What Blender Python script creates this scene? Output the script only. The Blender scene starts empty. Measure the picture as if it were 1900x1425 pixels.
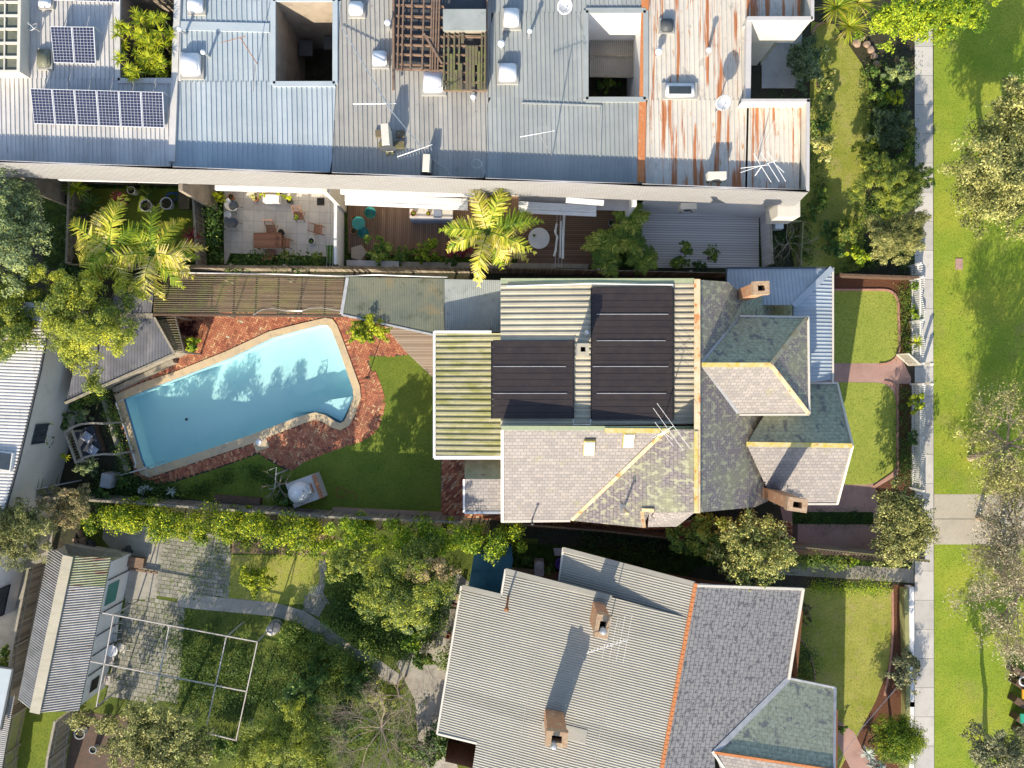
import bpy, bmesh, math, random
import numpy as np
from mathutils import Vector, Matrix
from mathutils.geometry import tessellate_polygon
random.seed(7); RNG = np.random.default_rng(7)
scene = bpy.context.scene
COL = scene.collection
R = math.radians
# ---------------------------------------------------------------- camera, sky, sun, exposure
CAMH = 38.0; PXM = 34.0
cam_d = bpy.data.cameras.new('camera'); cam = bpy.data.objects.new('camera', cam_d); COL.objects.link(cam)
cam.location = (0, 0, CAMH); cam.rotation_euler = (0, 0, 0)
cam_d.sensor_width = 36; cam_d.lens = 36 * (PXM * CAMH) / 1900.0
cam_d.clip_end = 1000; scene.camera = cam
SUN_EL = 27.0; SUN_AZ = 198.0
w = bpy.data.worlds.new("World"); scene.world = w; w.use_nodes = True
nt = w.node_tree; bg = nt.nodes['Background']
sky = nt.nodes.new('ShaderNodeTexSky'); sky.sky_type = 'NISHITA'; sky.sun_disc = False
sky.sun_elevation = R(SUN_EL); sky.sun_rotation = R(SUN_AZ); sky.air_density = 1.0; sky.dust_density = 1.0
nt.links.new(sky.outputs[0], bg.inputs[0]); bg.inputs[1].default_value = 0.15
sd = bpy.data.lights.new('sun', 'SUN'); sd.energy = 4.3; sd.angle = R(0.5); sd.color = (1.0, 0.89, 0.71)
so = bpy.data.objects.new('sun', sd); COL.objects.link(so)
az = R(SUN_AZ); el = R(SUN_EL)
sdir = Vector((math.sin(az) * math.cos(el), math.cos(az) * math.cos(el), math.sin(el)))
so.rotation_euler = sdir.to_track_quat('Z', 'Y').to_euler(); so.location = (0, 0, 30)
scene.view_settings.view_transform = 'Standard'; scene.view_settings.look = 'None'
scene.view_settings.gamma = 1; scene.view_settings.exposure = 0.88
# ---------------------------------------------------------------- helpers
def P(px, py, z=0.0):
    k = (CAMH - z) / CAMH / PXM
    return Vector(((px - 950) * k, (712.5 - py) * k, z))
def PL(pts, z=0.0):
    return [P(a[0], a[1], a[2] if len(a) > 2 else z) for a in pts]
def tag(o, label=None, cat=None, group=None, kind=None):
    if label: o['label'] = label
    if cat: o['category'] = cat
    if group: o['group'] = group
    if kind: o['kind'] = kind
    return o
def T(name, label, cat, loc, group=None):
    o = bpy.data.objects.new(name, None); COL.objects.link(o); o.location = loc
    o.empty_display_size = 0.2
    return tag(o, label, cat, group)
class MB:
    def __init__(s): s.v = []; s.f = []; s.uv = []; s.t = []
    def add(s, vs, fs, uvs=None, tint=0.5):
        b = len(s.v); s.v += [Vector(x) for x in vs]
        for i, f in enumerate(fs):
            s.f.append([b + k for k in f]); s.uv.append(uvs[i] if uvs else None); s.t.append(tint)
        return s
    def box(s, c, size, rz=0, tint=0.5, rx=0, ry=0):
        M_ = Matrix.Translation(c) @ Matrix.Rotation(rz, 4, 'Z') @ Matrix.Rotation(ry, 4, 'Y') @ Matrix.Rotation(rx, 4, 'X')
        x, y, z = size[0] / 2, size[1] / 2, size[2] / 2
        vs = [M_ @ Vector(p) for p in [(-x,-y,-z),(x,-y,-z),(x,y,-z),(-x,y,-z),(-x,-y,z),(x,-y,z),(x,y,z),(-x,y,z)]]
        return s.add(vs, [(0,3,2,1),(4,5,6,7),(0,1,5,4),(1,2,6,5),(2,3,7,6),(3,0,4,7)], None, tint)
    def prism(s, poly, z0, z1, tint=0.5, bottom=True):
        n = len(poly)
        a = [Vector((p[0], p[1], z0)) for p in poly]; b = [Vector((p[0], p[1], z1)) for p in poly]
        s.add(a + b, [(i, (i+1) % n, n + (i+1) % n, n + i) for i in range(n)], None, tint)
        tr = tessellate_polygon([b])
        s.add(b, [tuple(t) for t in tr], None, tint)
        if bottom: s.add(a, [tuple(reversed(t)) for t in tr], None, tint)
        return s
    def walls(s, poly, z0, z1, closed=True, tint=0.5):
        n = len(poly)
        for i in range(n if closed else n - 1):
            p, q = poly[i], poly[(i+1) % n]
            zp = z1[i] if isinstance(z1, (list, tuple)) else z1; zq = z1[(i+1) % n] if isinstance(z1, (list, tuple)) else z1
            L = (Vector((q[0]-p[0], q[1]-p[1], 0))).length
            s.add([(p[0],p[1],z0),(q[0],q[1],z0),(q[0],q[1],zq),(p[0],p[1],zp)], [(0,1,2,3)], [[(0,0),(L,0),(L,zq-z0),(0,zp-z0)]], tint)
        return s
    def wallbox(s, pts, z0, z1, th, closed=False, tint=0.5):
        n = len(pts)
        for i in range(n if closed else n - 1):
            p = Vector((pts[i][0], pts[i][1], 0)); q = Vector((pts[(i+1) % n][0], pts[(i+1) % n][1], 0))
            d = q - p; L = d.length
            s.box((p + q) / 2 + Vector((0, 0, (z0 + z1) / 2)), (L + th * 0.98, th, z1 - z0), math.atan2(d.y, d.x), tint)
        return s
    def beam(s, p, q, wd, hh, tint=0.5):
        p = Vector(p); q = Vector(q); d = q - p; L = d.length
        if L < 1e-4: return s
        X = d / L; Y = Vector((0,0,1)).cross(X)
        if Y.length < 1e-3: Y = Vector((0,1,0))
        Y.normalize(); Z = X.cross(Y)
        vs = []
        for e in (p, q):
            for a, b in ((-1,-1),(1,-1),(1,1),(-1,1)): vs.append(e + Y * a * wd / 2 + Z * b * hh / 2)
        return s.add(vs, [(0,3,2,1),(4,5,6,7),(0,1,5,4),(1,2,6,5),(2,3,7,6),(3,0,4,7)], None, tint)
    def tube(s, pts, r, n=8, cap=True, tint=0.5):
        pts = [Vector(p) for p in pts]; m = len(pts)
        rs = r if isinstance(r, (list, tuple)) else [r] * m
        b = len(s.v); ref = None
        for i, p in enumerate(pts):
            d = (pts[min(i+1, m-1)] - pts[max(i-1, 0)])
            d = d.normalized() if d.length > 1e-6 else Vector((0,0,1))
            if ref is None: ref = Vector((1,0,0)) if abs(d.x) < 0.8 else Vector((0,1,0))
            u = d.cross(ref).normalized(); v_ = d.cross(u).normalized(); ref = v_.cross(d)
            for k in range(n):
                a = 2 * math.pi * k / n
                s.v.append(p + (u * math.cos(a) + v_ * math.sin(a)) * rs[i])
        for i in range(m - 1):
            for k in range(n):
                s.f.append([b+i*n+k, b+i*n+(k+1) % n, b+(i+1)*n+(k+1) % n, b+(i+1)*n+k]); s.uv.append(None); s.t.append(tint)
        if cap:
            s.f.append([b+k for k in range(n)]); s.uv.append(None); s.t.append(tint)
            s.f.append([b+(m-1)*n+k for k in reversed(range(n))]); s.uv.append(None); s.t.append(tint)
        return s
    def lathe(s, c, prof, n=16, tint=0.5, M_=None):
        c = Vector(c); b = len(s.v)
        for r, z in prof:
            for k in range(n):
                a = 2 * math.pi * k / n; p = Vector((r * math.cos(a), r * math.sin(a), z))
                if M_: p = M_ @ p
                s.v.append(c + p)
        for i in range(len(prof) - 1):
            for k in range(n):
                s.f.append([b+i*n+k, b+i*n+(k+1) % n, b+(i+1)*n+(k+1) % n, b+(i+1)*n+k]); s.uv.append(None); s.t.append(tint)
        return s
    def slope(s, pts, eave=None, tint=0.5):
        """planar roof face; uv in metres, u along the eave"""
        pts = [Vector(p) for p in pts]; n = (pts[1]-pts[0]).cross(pts[2]-pts[0])
        for i in range(1, len(pts)-2):
            n += (pts[i+1]-pts[0]).cross(pts[i+2]-pts[0])
        n.normalize()
        if n.z < 0: n = -n; pts = pts[::-1]
        u = Vector(eave).normalized() if eave is not None else Vector((0,0,1)).cross(n).normalized()
        u = (u - n * u.dot(n)).normalized(); v_ = n.cross(u)
        uv = [[(p.dot(u), p.dot(v_)) for p in pts]]
        return s.add(pts, [list(range(len(pts)))], uv, tint)
    def build(s, name, mat, parent=None, smooth=False, label=None):
        if parent and name in ('gutter', 'chimney_pot', 'shed_batten', 'flashing_sheet', 'valley_flashing', 'ridge_cap', 'barge_flashing', 'front_bar') and not s.__dict__.get('done'):
            par = list(range(len(s.v)))
            def fd(a):
                while par[a] != a: par[a] = par[par[a]]; a = par[a]
                return a
            for f in s.f:
                for k in f[1:]: par[fd(k)] = fd(f[0])
            g = {}
            for i, v in enumerate(s.v): g.setdefault(fd(i), []).append(i)
            ks = list(g); bb = [([min(s.v[i][a] for i in g[k]) - .12 for a in range(3)], [max(s.v[i][a] for i in g[k]) + .12 for a in range(3)]) for k in ks]; cl = list(range(len(ks)))
            def fc(a):
                while cl[a] != a: a = cl[a]
                return a
            for i in range(len(ks)):
                for j in range(i):
                    if all(bb[i][0][a] < bb[j][1][a] and bb[j][0][a] < bb[i][1][a] for a in range(3)): cl[fc(i)] = fc(j)
            roots = sorted({fc(i) for i in range(len(ks))}); own = {k: fc(i) for i, k in enumerate(ks)}; o = None
            for r_ in roots:
                m = MB(); mp = {}
                for f, u, t in zip(s.f, s.uv, s.t):
                    if own[fd(f[0])] != r_: continue
                    for k in f:
                        if k not in mp: mp[k] = len(m.v); m.v.append(s.v[k])
                    m.f.append([mp[k] for k in f]); m.uv.append(u); m.t.append(t)
                m.done = True; o = m.build(name, mat, parent, smooth, label)
            return o
        me = bpy.data.meshes.new(name)
        off = Vector(parent_loc(parent)) if parent else Vector((0,0,0))
        if not parent and s.v:
            xs = [p.x for p in s.v]; ys = [p.y for p in s.v]; zs = [p.z for p in s.v]
            off = Vector(((min(xs)+max(xs))/2, (min(ys)+max(ys))/2, min(zs)))
        me.from_pydata([tuple(p - off) for p in s.v], [], s.f)
        if any(u is not None for u in s.uv):
            ul = me.uv_layers.new(name='UVMap'); flat = []
            for f, u in zip(s.f, s.uv):
                for k in range(len(f)): flat += list(u[k]) if u else [0.0, 0.0]
            ul.data.foreach_set('uv', flat)
        at = me.attributes.new('tint', 'FLOAT', 'FACE'); at.data.foreach_set('value', s.t)
        me.materials.append(mat)
        if smooth: me.polygons.foreach_set('use_smooth', [True] * len(me.polygons))
        me.update()
        o = bpy.data.objects.new(name, me); COL.objects.link(o)
        if parent: o.parent = parent
        else: o.location = off
        if label: o['label'] = label
        return o
    def top(s, name, mat, label, cat, group=None, smooth=False):
        return tag(s.build(name, mat, None, smooth), label, cat, group)
def parent_loc(o):
    l = Vector(o.location)
    return l + parent_loc(o.parent) if o.parent else l
def sheet(name, pts, z, mat, holes=(), kind='structure', world=False):
    def w3(l): return [Vector((p[0], p[1], z)) for p in l] if world else PL([q[:2] for q in l], 0)
    loops = [[Vector((p.x, p.y, z)) for p in w3(pts)]] + [[Vector((p.x, p.y, z)) for p in w3(h)] for h in holes]
    tr = tessellate_polygon(loops); flat = [p for l in loops for p in l]
    m = MB(); fs = []
    for t in tr:
        a, b, c = (flat[i] for i in t)
        t = list(t)
        if (b-a).cross(c-a).z < 0: t.reverse()
        fs.append(t)
    m.add(flat, fs)
    o = m.build(name, mat)
    if kind: o['kind'] = kind
    return o
def inside(p, poly):
    x, y = p[0], p[1]; r = False; n = len(poly); j = n - 1
    for i in range(n):
        xi, yi = poly[i][0], poly[i][1]; xj, yj = poly[j][0], poly[j][1]
        if (yi > y) != (yj > y) and x < (xj - xi) * (y - yi) / (yj - yi) + xi: r = not r
        j = i
    return r
def corr(mb, pts, rib, pitch=0.2, amp=0.03, kind='seam', tint=0.5):
    """ribbed sheet over a planar polygon; rib = 2d direction of the ribs"""
    pts = [Vector(p) for p in pts]
    n = Vector((0,0,0))
    for i in range(1, len(pts)-1): n += (pts[i]-pts[0]).cross(pts[i+1]-pts[0])
    n.normalize()
    if n.z < 0: n = -n
    e1 = Vector((rib[0], rib[1], 0)); e1 = (e1 - n * e1.dot(n)).normalized(); e2 = n.cross(e1); o = pts[0]
    ab = [((p-o).dot(e1), (p-o).dot(e2)) for p in pts]
    b0 = min(b for a, b in ab); b1 = max(b for a, b in ab)
    if kind == 'seam': prof = [(0, 0), (0.80, 0), (0.84, 1), (0.96, 1)]
    elif kind == 'sine': prof = [(0, 0), (0.25, 0.7), (0.5, 1), (0.75, 0.3)]
    else: prof = [(0, 0), (0.42, 0), (0.52, 1), (0.9, 1)]
    bs = []; k = 0
    while b0 + k * pitch < b1:
        for q, z in prof:
            b = b0 + (k + q) * pitch
            if b0 < b < b1: bs.append((b, z * amp))
        k += 1
    bs = [(b0 + 1e-4, bs[0][1] if bs else 0)] + bs + [(b1 - 1e-4, 0)]
    def rng(b):
        xs = []
        for i in range(len(ab)):
            p, q = ab[i], ab[(i+1) % len(ab)]
            if (p[1] <= b < q[1]) or (q[1] <= b < p[1]):
                xs.append(p[0] + (q[0]-p[0]) * (b-p[1]) / (q[1]-p[1]))
        return (min(xs), max(xs)) if len(xs) > 1 else None
    prev = None; vs = []; fs = []; lt = []; sw = .76; cache = {}
    for b, z in bs:
        r = rng(b)
        if r is None: prev = None; continue
        i = len(vs)
        vs += [o + e1 * r[0] + e2 * b + n * z, o + e1 * r[1] + e2 * b + n * z]
        if prev is not None: fs.append((prev, prev + 1, i + 1, i)); lt.append(cache.setdefault(int((b - b0) / sw), random.random()))
        prev = i
    mb.add(vs, fs, None, tint)
    if lt: mb.t[-len(lt):] = lt
    return mb
# ---------------------------------------------------------------- materials
MATS = {}
def ramp(N, stops):
    r = N.new('ShaderNodeValToRGB'); e = r.color_ramp.elements
    while len(e) < len(stops): e.new(0.5)
    for i, (p, c) in enumerate(stops): e[i].position = p; e[i].color = (c[0], c[1], c[2], 1)
    return r
def mat(name, c, c2=None, vs=1.5, rough=0.8, bump=0.0, bs=25, stains=(), metal=0.0, tint=None, brick=None, spec=0.3, fine=0.0, coord='Object', det=6, alpha=None):
    m = bpy.data.materials.new(name); m.use_nodes = True; nt = m.node_tree; N = nt.nodes; L = nt.links
    bs_ = N['Principled BSDF']; bs_.inputs['Roughness'].default_value = rough; bs_.inputs['Metallic'].default_value = metal
    bs_.inputs['Specular IOR Level'].default_value = spec
    tc = N.new('ShaderNodeTexCoord'); geo = N.new('ShaderNodeNewGeometry')
    co = geo.outputs['Position'] if coord == 'Object' else tc.outputs[coord]
    def noise(sc, detail=5, rot=None, dist=0):
        n = N.new('ShaderNodeTexNoise'); n.inputs['Detail'].default_value = detail; n.inputs['Roughness'].default_value = 0.6
        n.inputs['Distortion'].default_value = dist
        mp = N.new('ShaderNodeMapping'); L.new(co, mp.inputs[0])
        if isinstance(sc, (tuple, list)): mp.inputs['Scale'].default_value = sc[:3]; n.inputs['Scale'].default_value = 1
        else: n.inputs['Scale'].default_value = sc
        if rot: mp.inputs['Rotation'].default_value = (0, 0, rot)
        L.new(mp.outputs[0], n.inputs['Vector']); return n.outputs['Fac']
    def mix(f, a, b, mode='MIX'):
        x = N.new('ShaderNodeMix'); x.data_type = 'RGBA'; x.blend_type = mode
        if isinstance(f, (int, float)): x.inputs[0].default_value = f
        else: L.new(f, x.inputs[0])
        for i, q in ((6, a), (7, b)):
            if isinstance(q, (tuple, list)): x.inputs[i].default_value = (q[0], q[1], q[2], 1)
            else: L.new(q, x.inputs[i])
        return x.outputs[2]
    def mr(f, lo, hi, a=0.0, b=1.0):
        x = N.new('ShaderNodeMapRange'); L.new(f, x.inputs[0]); x.inputs[1].default_value = lo; x.inputs[2].default_value = hi
        x.inputs[3].default_value = a; x.inputs[4].default_value = b; return x.outputs[0]
    cur = c
    if tint:
        at = N.new('ShaderNodeAttribute'); at.attribute_name = 'tint'
        r = ramp(N, tint); L.new(at.outputs['Fac'], r.inputs[0]); cur = r.outputs[0]
    bump_in = None
    if brick:
        bw, bh, ca, cb, mort, msz = brick[:6]
        b = N.new('ShaderNodeTexBrick'); b.inputs['Scale'].default_value = 1; b.inputs['Brick Width'].default_value = bw
        b.inputs['Row Height'].default_value = bh; b.inputs['Mortar Size'].default_value = msz; b.inputs['Mortar Smooth'].default_value = 0.2
        b.inputs['Color1'].default_value = (*ca, 1); b.inputs['Color2'].default_value = (*cb, 1); b.inputs['Mortar'].default_value = (*mort, 1)
        mp = N.new('ShaderNodeMapping'); L.new(tc.outputs['UV'] if coord == 'UV' else geo.outputs['Position'], mp.inputs[0])
        if len(brick) > 6: mp.inputs['Rotation'].default_value = (0, 0, brick[6])
        L.new(mp.outputs[0], b.inputs['Vector']); cur = b.outputs['Color']; bump_in = b.outputs['Fac']
    if c2: cur = mix(mr(noise(vs, det), 0.35, 0.65), cur, c2) if not brick else mix(mr(noise(vs, det), 0.35, 0.65, 0, 0.6), cur, c2)
    for st in stains:
        col, sc, lo, hi = st[:4]; amt = st[4] if len(st) > 4 else 1.0
        cur = mix(mr(noise(sc, 6, st[5] if len(st) > 5 else None), lo, hi, 0, amt), cur, col)
    if name.startswith('roof_') and not tint:
        at = N.new('ShaderNodeAttribute'); at.attribute_name = 'tint'; r = ramp(N, [(0, (.84,.84,.84)), (1, (1,1,1))]); L.new(at.outputs['Fac'], r.inputs[0]); cur = mix(1.0, cur, r.outputs[0], 'MULTIPLY')
        if not bump: bump = .35; bs = 3.5
    if fine:
        cur = mix(mr(noise(bs, 3), 0.3, 0.7, 0, fine), cur, (0.0, 0.0, 0.0))
    if isinstance(cur, (tuple, list)): bs_.inputs['Base Color'].default_value = (cur[0], cur[1], cur[2], 1)
    else: L.new(cur, bs_.inputs['Base Color'])
    if bump:
        bp = N.new('ShaderNodeBump'); bp.inputs['Strength'].default_value = bump; bp.inputs['Distance'].default_value = 0.03
        L.new(noise(bs, 4), bp.inputs['Height'])
        if bump_in is not None:
            b2 = N.new('ShaderNodeBump'); b2.inputs['Strength'].default_value = 0.6; b2.inputs['Distance'].default_value = 0.012; b2.invert = True
            L.new(bump_in, b2.inputs['Height']); L.new(bp.outputs[0], b2.inputs['Normal']); L.new(b2.outputs[0], bs_.inputs['Normal'])
        else: L.new(bp.outputs[0], bs_.inputs['Normal'])
    MATS[name] = m; return m
def leafmat(name, stops, trans=0.3):
    m = mat(name, (0,0,0), tint=stops, rough=0.55, spec=0.25); nt = m.node_tree; N = nt.nodes; L = nt.links
    bs_ = N['Principled BSDF']; tr = N.new('ShaderNodeBsdfTranslucent'); mx = N.new('ShaderNodeMixShader'); mx.inputs[0].default_value = trans
    src = bs_.inputs['Base Color'].links[0].from_socket
    L.new(src, tr.inputs[0]); L.new(bs_.outputs[0], mx.inputs[1]); L.new(tr.outputs[0], mx.inputs[2])
    L.new(mx.outputs[0], N['Material Output'].inputs[0]); return m
# foliage palettes (dark .. light, last stop = flowers / dead tips)
leafmat('leaf_bright', [(0, (0.024,0.085,0.010)), (0.45, (0.143,0.263,0.024)), (0.85, (0.486,0.564,0.031)), (1, (0.672,0.752,0.046))], 0.35)
leafmat('leaf_yellow', [(0, (0.022,0.070,0.009)), (0.4, (0.150,0.243,0.017)), (0.75, (0.561,0.556,0.029)), (1, (0.672,0.760,0.029))], 0.35)
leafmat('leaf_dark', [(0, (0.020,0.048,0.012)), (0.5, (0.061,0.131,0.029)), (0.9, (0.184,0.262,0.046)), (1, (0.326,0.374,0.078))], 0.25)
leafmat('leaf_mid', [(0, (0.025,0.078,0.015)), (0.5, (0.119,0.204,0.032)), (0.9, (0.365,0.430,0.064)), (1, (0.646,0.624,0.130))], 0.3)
leafmat('leaf_blue', [(0, (0.045,0.081,0.032)), (0.4, (0.155,0.218,0.102)), (0.75, (0.347,0.425,0.184)), (1, (0.592,0.598,0.147))], 0.3)
leafmat('leaf_wattle', [(0, (0.033,0.085,0.019)), (0.45, (0.192,0.245,0.046)), (0.8, (0.489,0.509,0.055)), (1, (0.704,0.677,0.062))], 0.35)
leafmat('leaf_olive', [(0, (0.033,0.054,0.014)), (0.4, (0.201,0.211,0.063)), (0.8, (0.553,0.511,0.164)), (1, (0.688,0.722,0.276))], 0.25)
leafmat('leaf_grey', [(0, (0.053,0.071,0.033)), (0.5, (0.234,0.236,0.119)), (0.9, (0.539,0.489,0.250)), (1, (0.704,0.662,0.395))], 0.2)
leafmat('leaf_brown', [(0, (0.047,0.056,0.019)), (0.5, (0.191,0.176,0.064)), (0.9, (0.479,0.351,0.160)), (1, (0.638,0.447,0.239))], 0.2)
leafmat('leaf_cream', [(0, (0.036,0.078,0.015)), (0.4, (0.234,0.268,0.065)), (0.75, (0.647,0.567,0.157)), (1, (0.704,0.752,0.395))], 0.25)
leafmat('leaf_pale', [(0, (0.066,0.061,0.033)), (0.4, (0.264,0.231,0.121)), (0.8, (0.550,0.495,0.297)), (1, (0.682,0.572,0.396))], 0.2)
leafmat('leaf_red', [(0, (0.053,0.013,0.013)), (0.5, (0.211,0.040,0.040)), (1, (0.660,0.132,0.158))], 0.3)
leafmat('leaf_palm', [(0, (0.051,0.116,0.013)), (0.5, (0.275,0.375,0.024)), (0.85, (0.722,0.635,0.075)), (1, (0.800,0.665,0.248))], 0.3)
leafmat('leaf_silver', [(0, (0.191,0.239,0.208)), (0.5, (0.447,0.510,0.447)), (1, (0.797,0.800,0.717))], 0.2)
mat('bark', (0.10,0.075,0.05), (0.17,0.13,0.10), 8, bump=0.6, bs=30)
mat('bark_pale', (0.36,0.30,0.24), (0.22,0.18,0.14), 6, bump=0.5, bs=30)
mat('twig', (0.42,0.33,0.25), (0.30,0.23,0.17), 5)
# ground
mat('footpath_slab', (0,0,0), tint=[(0,(0.48,0.455,0.42)),(1,(0.62,0.585,0.54))], bump=.2, bs=40, stains=[((0.34,0.32,0.29), 1.6, 0.5, 0.72, .5), ((0.26,0.25,0.21), 6, 0.64, 0.72, .5), ((0.2,0.19,0.16), (9,.8,1), 0.72, 0.735, .6)], fine=.15)
mat('soil', (0.070,0.056,0.036), (0.05,0.06,0.025), 0.9, bump=1, bs=12, stains=[((0.02,0.018,0.012), 2.5, 0.5, 0.7, .8), ((0.10,0.08,0.05), 5, 0.6, 0.75, .7)], fine=.5)
mat('mulch', (0.13,0.045,0.022), (0.20,0.09,0.045), 18, bump=1, bs=22, fine=.6)
G1=((0.44,0.46,0.06), 0.35, 0.45, 0.65, .8)
mat('grass', (0.25,0.355,0.034), (0.33,0.42,0.05), 0.5, bump=1.0, bs=22, stains=[G1, ((0.36,0.30,0.12), .45, 0.56, 0.72, .45), ((0.19,0.28,0.022), 3, 0.55, 0.75, .6), ((0.30,0.29,0.05), 6, 0.62, 0.75, .5), ((0.05,0.09,0.012), 9, 0.5, 0.68, .45), ((0.30,0.34,0.07), 13, 0.56, 0.72, .4)], fine=.45, rough=.9, spec=.1)
mat('lawn', (0.155,0.215,0.033), (0.225,0.275,0.042), 0.8, bump=1.0, bs=26, stains=[((0.16,0.23,0.03), 2, 0.5, 0.7, .5), ((0.06,0.12,0.015), 5, 0.58, 0.75, .6), ((0.05,0.09,0.012), 9, 0.5, 0.68, .45), ((0.30,0.34,0.07), 13, 0.56, 0.72, .4)], fine=.4, rough=.9, spec=.1)
mat('lawn_front', (0.31,0.37,0.065), (0.38,0.42,0.08), 0.8, bump=.9, bs=26, stains=[((0.12,0.20,0.03), 4, 0.55, 0.75, .6), ((0.05,0.09,0.012), 9, 0.5, 0.68, .45), ((0.30,0.34,0.07), 13, 0.56, 0.72, .4)], fine=.35, rough=.9, spec=.1)
mat('lawn_dry', (0.31,0.34,0.055), (0.43,0.42,0.10), 0.7, bump=.9, bs=24, stains=[((0.46,0.36,0.18), 1.6, 0.52, 0.7, .55), ((0.08,0.14,0.02), 3, 0.58, 0.75, .6), ((0.05,0.09,0.012), 9, 0.5, 0.68, .45), ((0.30,0.34,0.07), 13, 0.56, 0.72, .4)], fine=.4, rough=.9, spec=.1)
mat('rough_grass', (0.10,0.14,0.028), (0.17,0.205,0.04), 0.9, bump=1, bs=16, stains=[((0.05,0.07,0.02), 1.8, 0.5, 0.65, .8), ((0.2,0.2,0.05), 5, 0.6, 0.75, .6), ((0.05,0.09,0.012), 9, 0.5, 0.68, .45), ((0.30,0.34,0.07), 13, 0.56, 0.72, .4)], fine=.5, rough=.9, spec=.1)
mat('ground_cover', (0.03,0.065,0.015), (0.07,0.12,0.02), 2.2, bump=1, bs=14, stains=[((0.015,0.02,0.008), 2.5, 0.5, 0.65, .8)], fine=.6, rough=.9, spec=.1)
mat('concrete', (0.62,0.585,0.54), (0.55,0.52,0.48), 1.0, bump=.2, bs=40, stains=[((0.24,0.23,0.21), 3, 0.55, 0.75, .5)], fine=.15)
mat('concrete_old', (0.33,0.305,0.255), (0.42,0.39,0.33), 0.7, bump=.3, bs=30, stains=[((0.17,0.16,0.13), 2, 0.5, 0.75, .6), ((0.09,0.14,0.03), 3, 0.6, 0.72, .5)], fine=.2)
mat('driveway_mat', (0.42,0.37,0.29), (0.52,0.47,0.38), 0.5, bump=.3, bs=30, stains=[((0.22,0.2,0.16), 1, 0.5, 0.75, .5)], fine=.2)
mat('path_red', (0.40,0.245,0.20), (0.46,0.29,0.24), 0.7, bump=.2, bs=40, stains=[((0.18,0.11,0.10), 1.3, 0.5, 0.75, .5)], fine=.15)
mat('edging', (0.46,0.24,0.17), (0.36,0.2,0.15), 3, bump=.2, bs=30)
mat('coping', (0.66,0.50,0.29), (0.56,0.44,0.29), 1.5, bump=.3, bs=30, stains=[((0.25,0.22,0.17), 2.5, 0.52, 0.75, .5)], fine=.15)
BRT=[(0,(0.24,0.075,0.045)),(0.35,(0.44,0.14,0.075)),(0.65,(0.60,0.24,0.12)),(0.88,(0.70,0.40,0.20)),(1,(0.66,0.56,0.36))]
mat('brick_paver', (0,0,0), tint=BRT, bump=.3, bs=40, stains=[((0.12,0.08,0.06), 1.2, 0.5, 0.72, .5)], fine=.2)
mat('mortar', (0.12,0.07,0.05), (0.08,0.06,0.045), 4, bump=.4)
mat('slab_grey', (0,0,0), tint=[(0,(0.22,0.21,0.175)),(1,(0.37,0.345,0.29))], bump=.3, bs=30, stains=[((0.20,0.19,0.15), .9, 0.45, 0.7, .6), ((0.14,0.17,0.06), 3.2, 0.55, 0.65, .8)], fine=.2)
mat('patio_tile', (0,0,0), tint=[(0,(0.50,0.465,0.42)),(1,(0.60,0.56,0.50))], bump=.15, bs=40, stains=[((0.25,0.235,0.22), 1.5, 0.5, 0.75, .4)], fine=.1)
mat('deck_brown', (0,0,0), tint=[(0,(0.16,0.095,0.065)),(1,(0.24,0.15,0.105))], bump=.4, bs=30, rough=.6)
mat('deck_grey', (0,0,0), tint=[(0,(0.60,0.56,0.53)),(1,(0.70,0.655,0.62))], bump=.3, bs=30)
mat('deck_pale', (0,0,0), tint=[(0,(0.30,0.22,0.16)),(1,(0.46,0.37,0.28))], bump=.4, bs=30)
# roofs and walls
def sl(nm, ca, cb, mort, st, bw=.26, bh=.19): mat(nm, (0,0,0), brick=(bw, bh, ca, cb, mort, .012), coord='UV', bump=.25, bs=30, stains=st, rough=.75, fine=.12)
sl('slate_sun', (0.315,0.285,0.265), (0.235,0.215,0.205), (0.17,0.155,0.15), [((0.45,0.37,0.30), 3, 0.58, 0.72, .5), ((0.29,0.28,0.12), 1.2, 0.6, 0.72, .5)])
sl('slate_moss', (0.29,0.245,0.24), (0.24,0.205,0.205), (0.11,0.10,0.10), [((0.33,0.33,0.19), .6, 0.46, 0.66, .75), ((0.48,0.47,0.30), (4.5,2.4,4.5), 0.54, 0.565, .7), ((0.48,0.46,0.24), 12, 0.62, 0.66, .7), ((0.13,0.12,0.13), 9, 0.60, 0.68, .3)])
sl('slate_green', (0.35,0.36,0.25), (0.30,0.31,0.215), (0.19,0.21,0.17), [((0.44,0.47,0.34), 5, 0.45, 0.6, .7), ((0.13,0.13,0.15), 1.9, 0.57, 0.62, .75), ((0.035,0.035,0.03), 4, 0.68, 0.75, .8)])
sl('slate_neigh', (0.27,0.26,0.255), (0.24,0.232,0.23), (0.075,0.07,0.08), [((0.10,0.10,0.11), (3.6,4.6,4), 0.555, 0.575, .9), ((0.40,0.42,0.28), 7, 0.68, 0.71, .9)], .33, .24)
sl('shingle', (0.30,0.295,0.29), (0.275,0.27,0.265), (0.17,0.16,0.155), [], .3, .13)
mat('lead', (0.30,0.31,0.33), (0.42,0.42,0.42), 3, rough=.6)
mat('ridge_yellow', (0.55,0.42,0.07), (0.62,0.54,0.30), 4, rough=.8, stains=[((0.50,0.20,0.04), 3, 0.58, 0.68, .9)], bump=.2)
mat('ridge_rust', (0.62,0.42,0.20), (0.66,0.54,0.36), 2, rough=.85, stains=[((0.50,0.18,0.05), 2.6, 0.55, 0.65, .9)], bump=.3)
mat('ridge_green', (0.30,0.36,0.20), (0.38,0.40,0.26), 4, rough=.8, stains=[((0.55,0.45,0.10), 2, 0.62, 0.7, .6)])
mat('terracotta_ridge', (0.58,0.22,0.08), (0.48,0.17,0.06), 8, bump=.8, bs=30, stains=[((0.60,0.42,0.28), 6, 0.6, 0.7, .7)])
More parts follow.
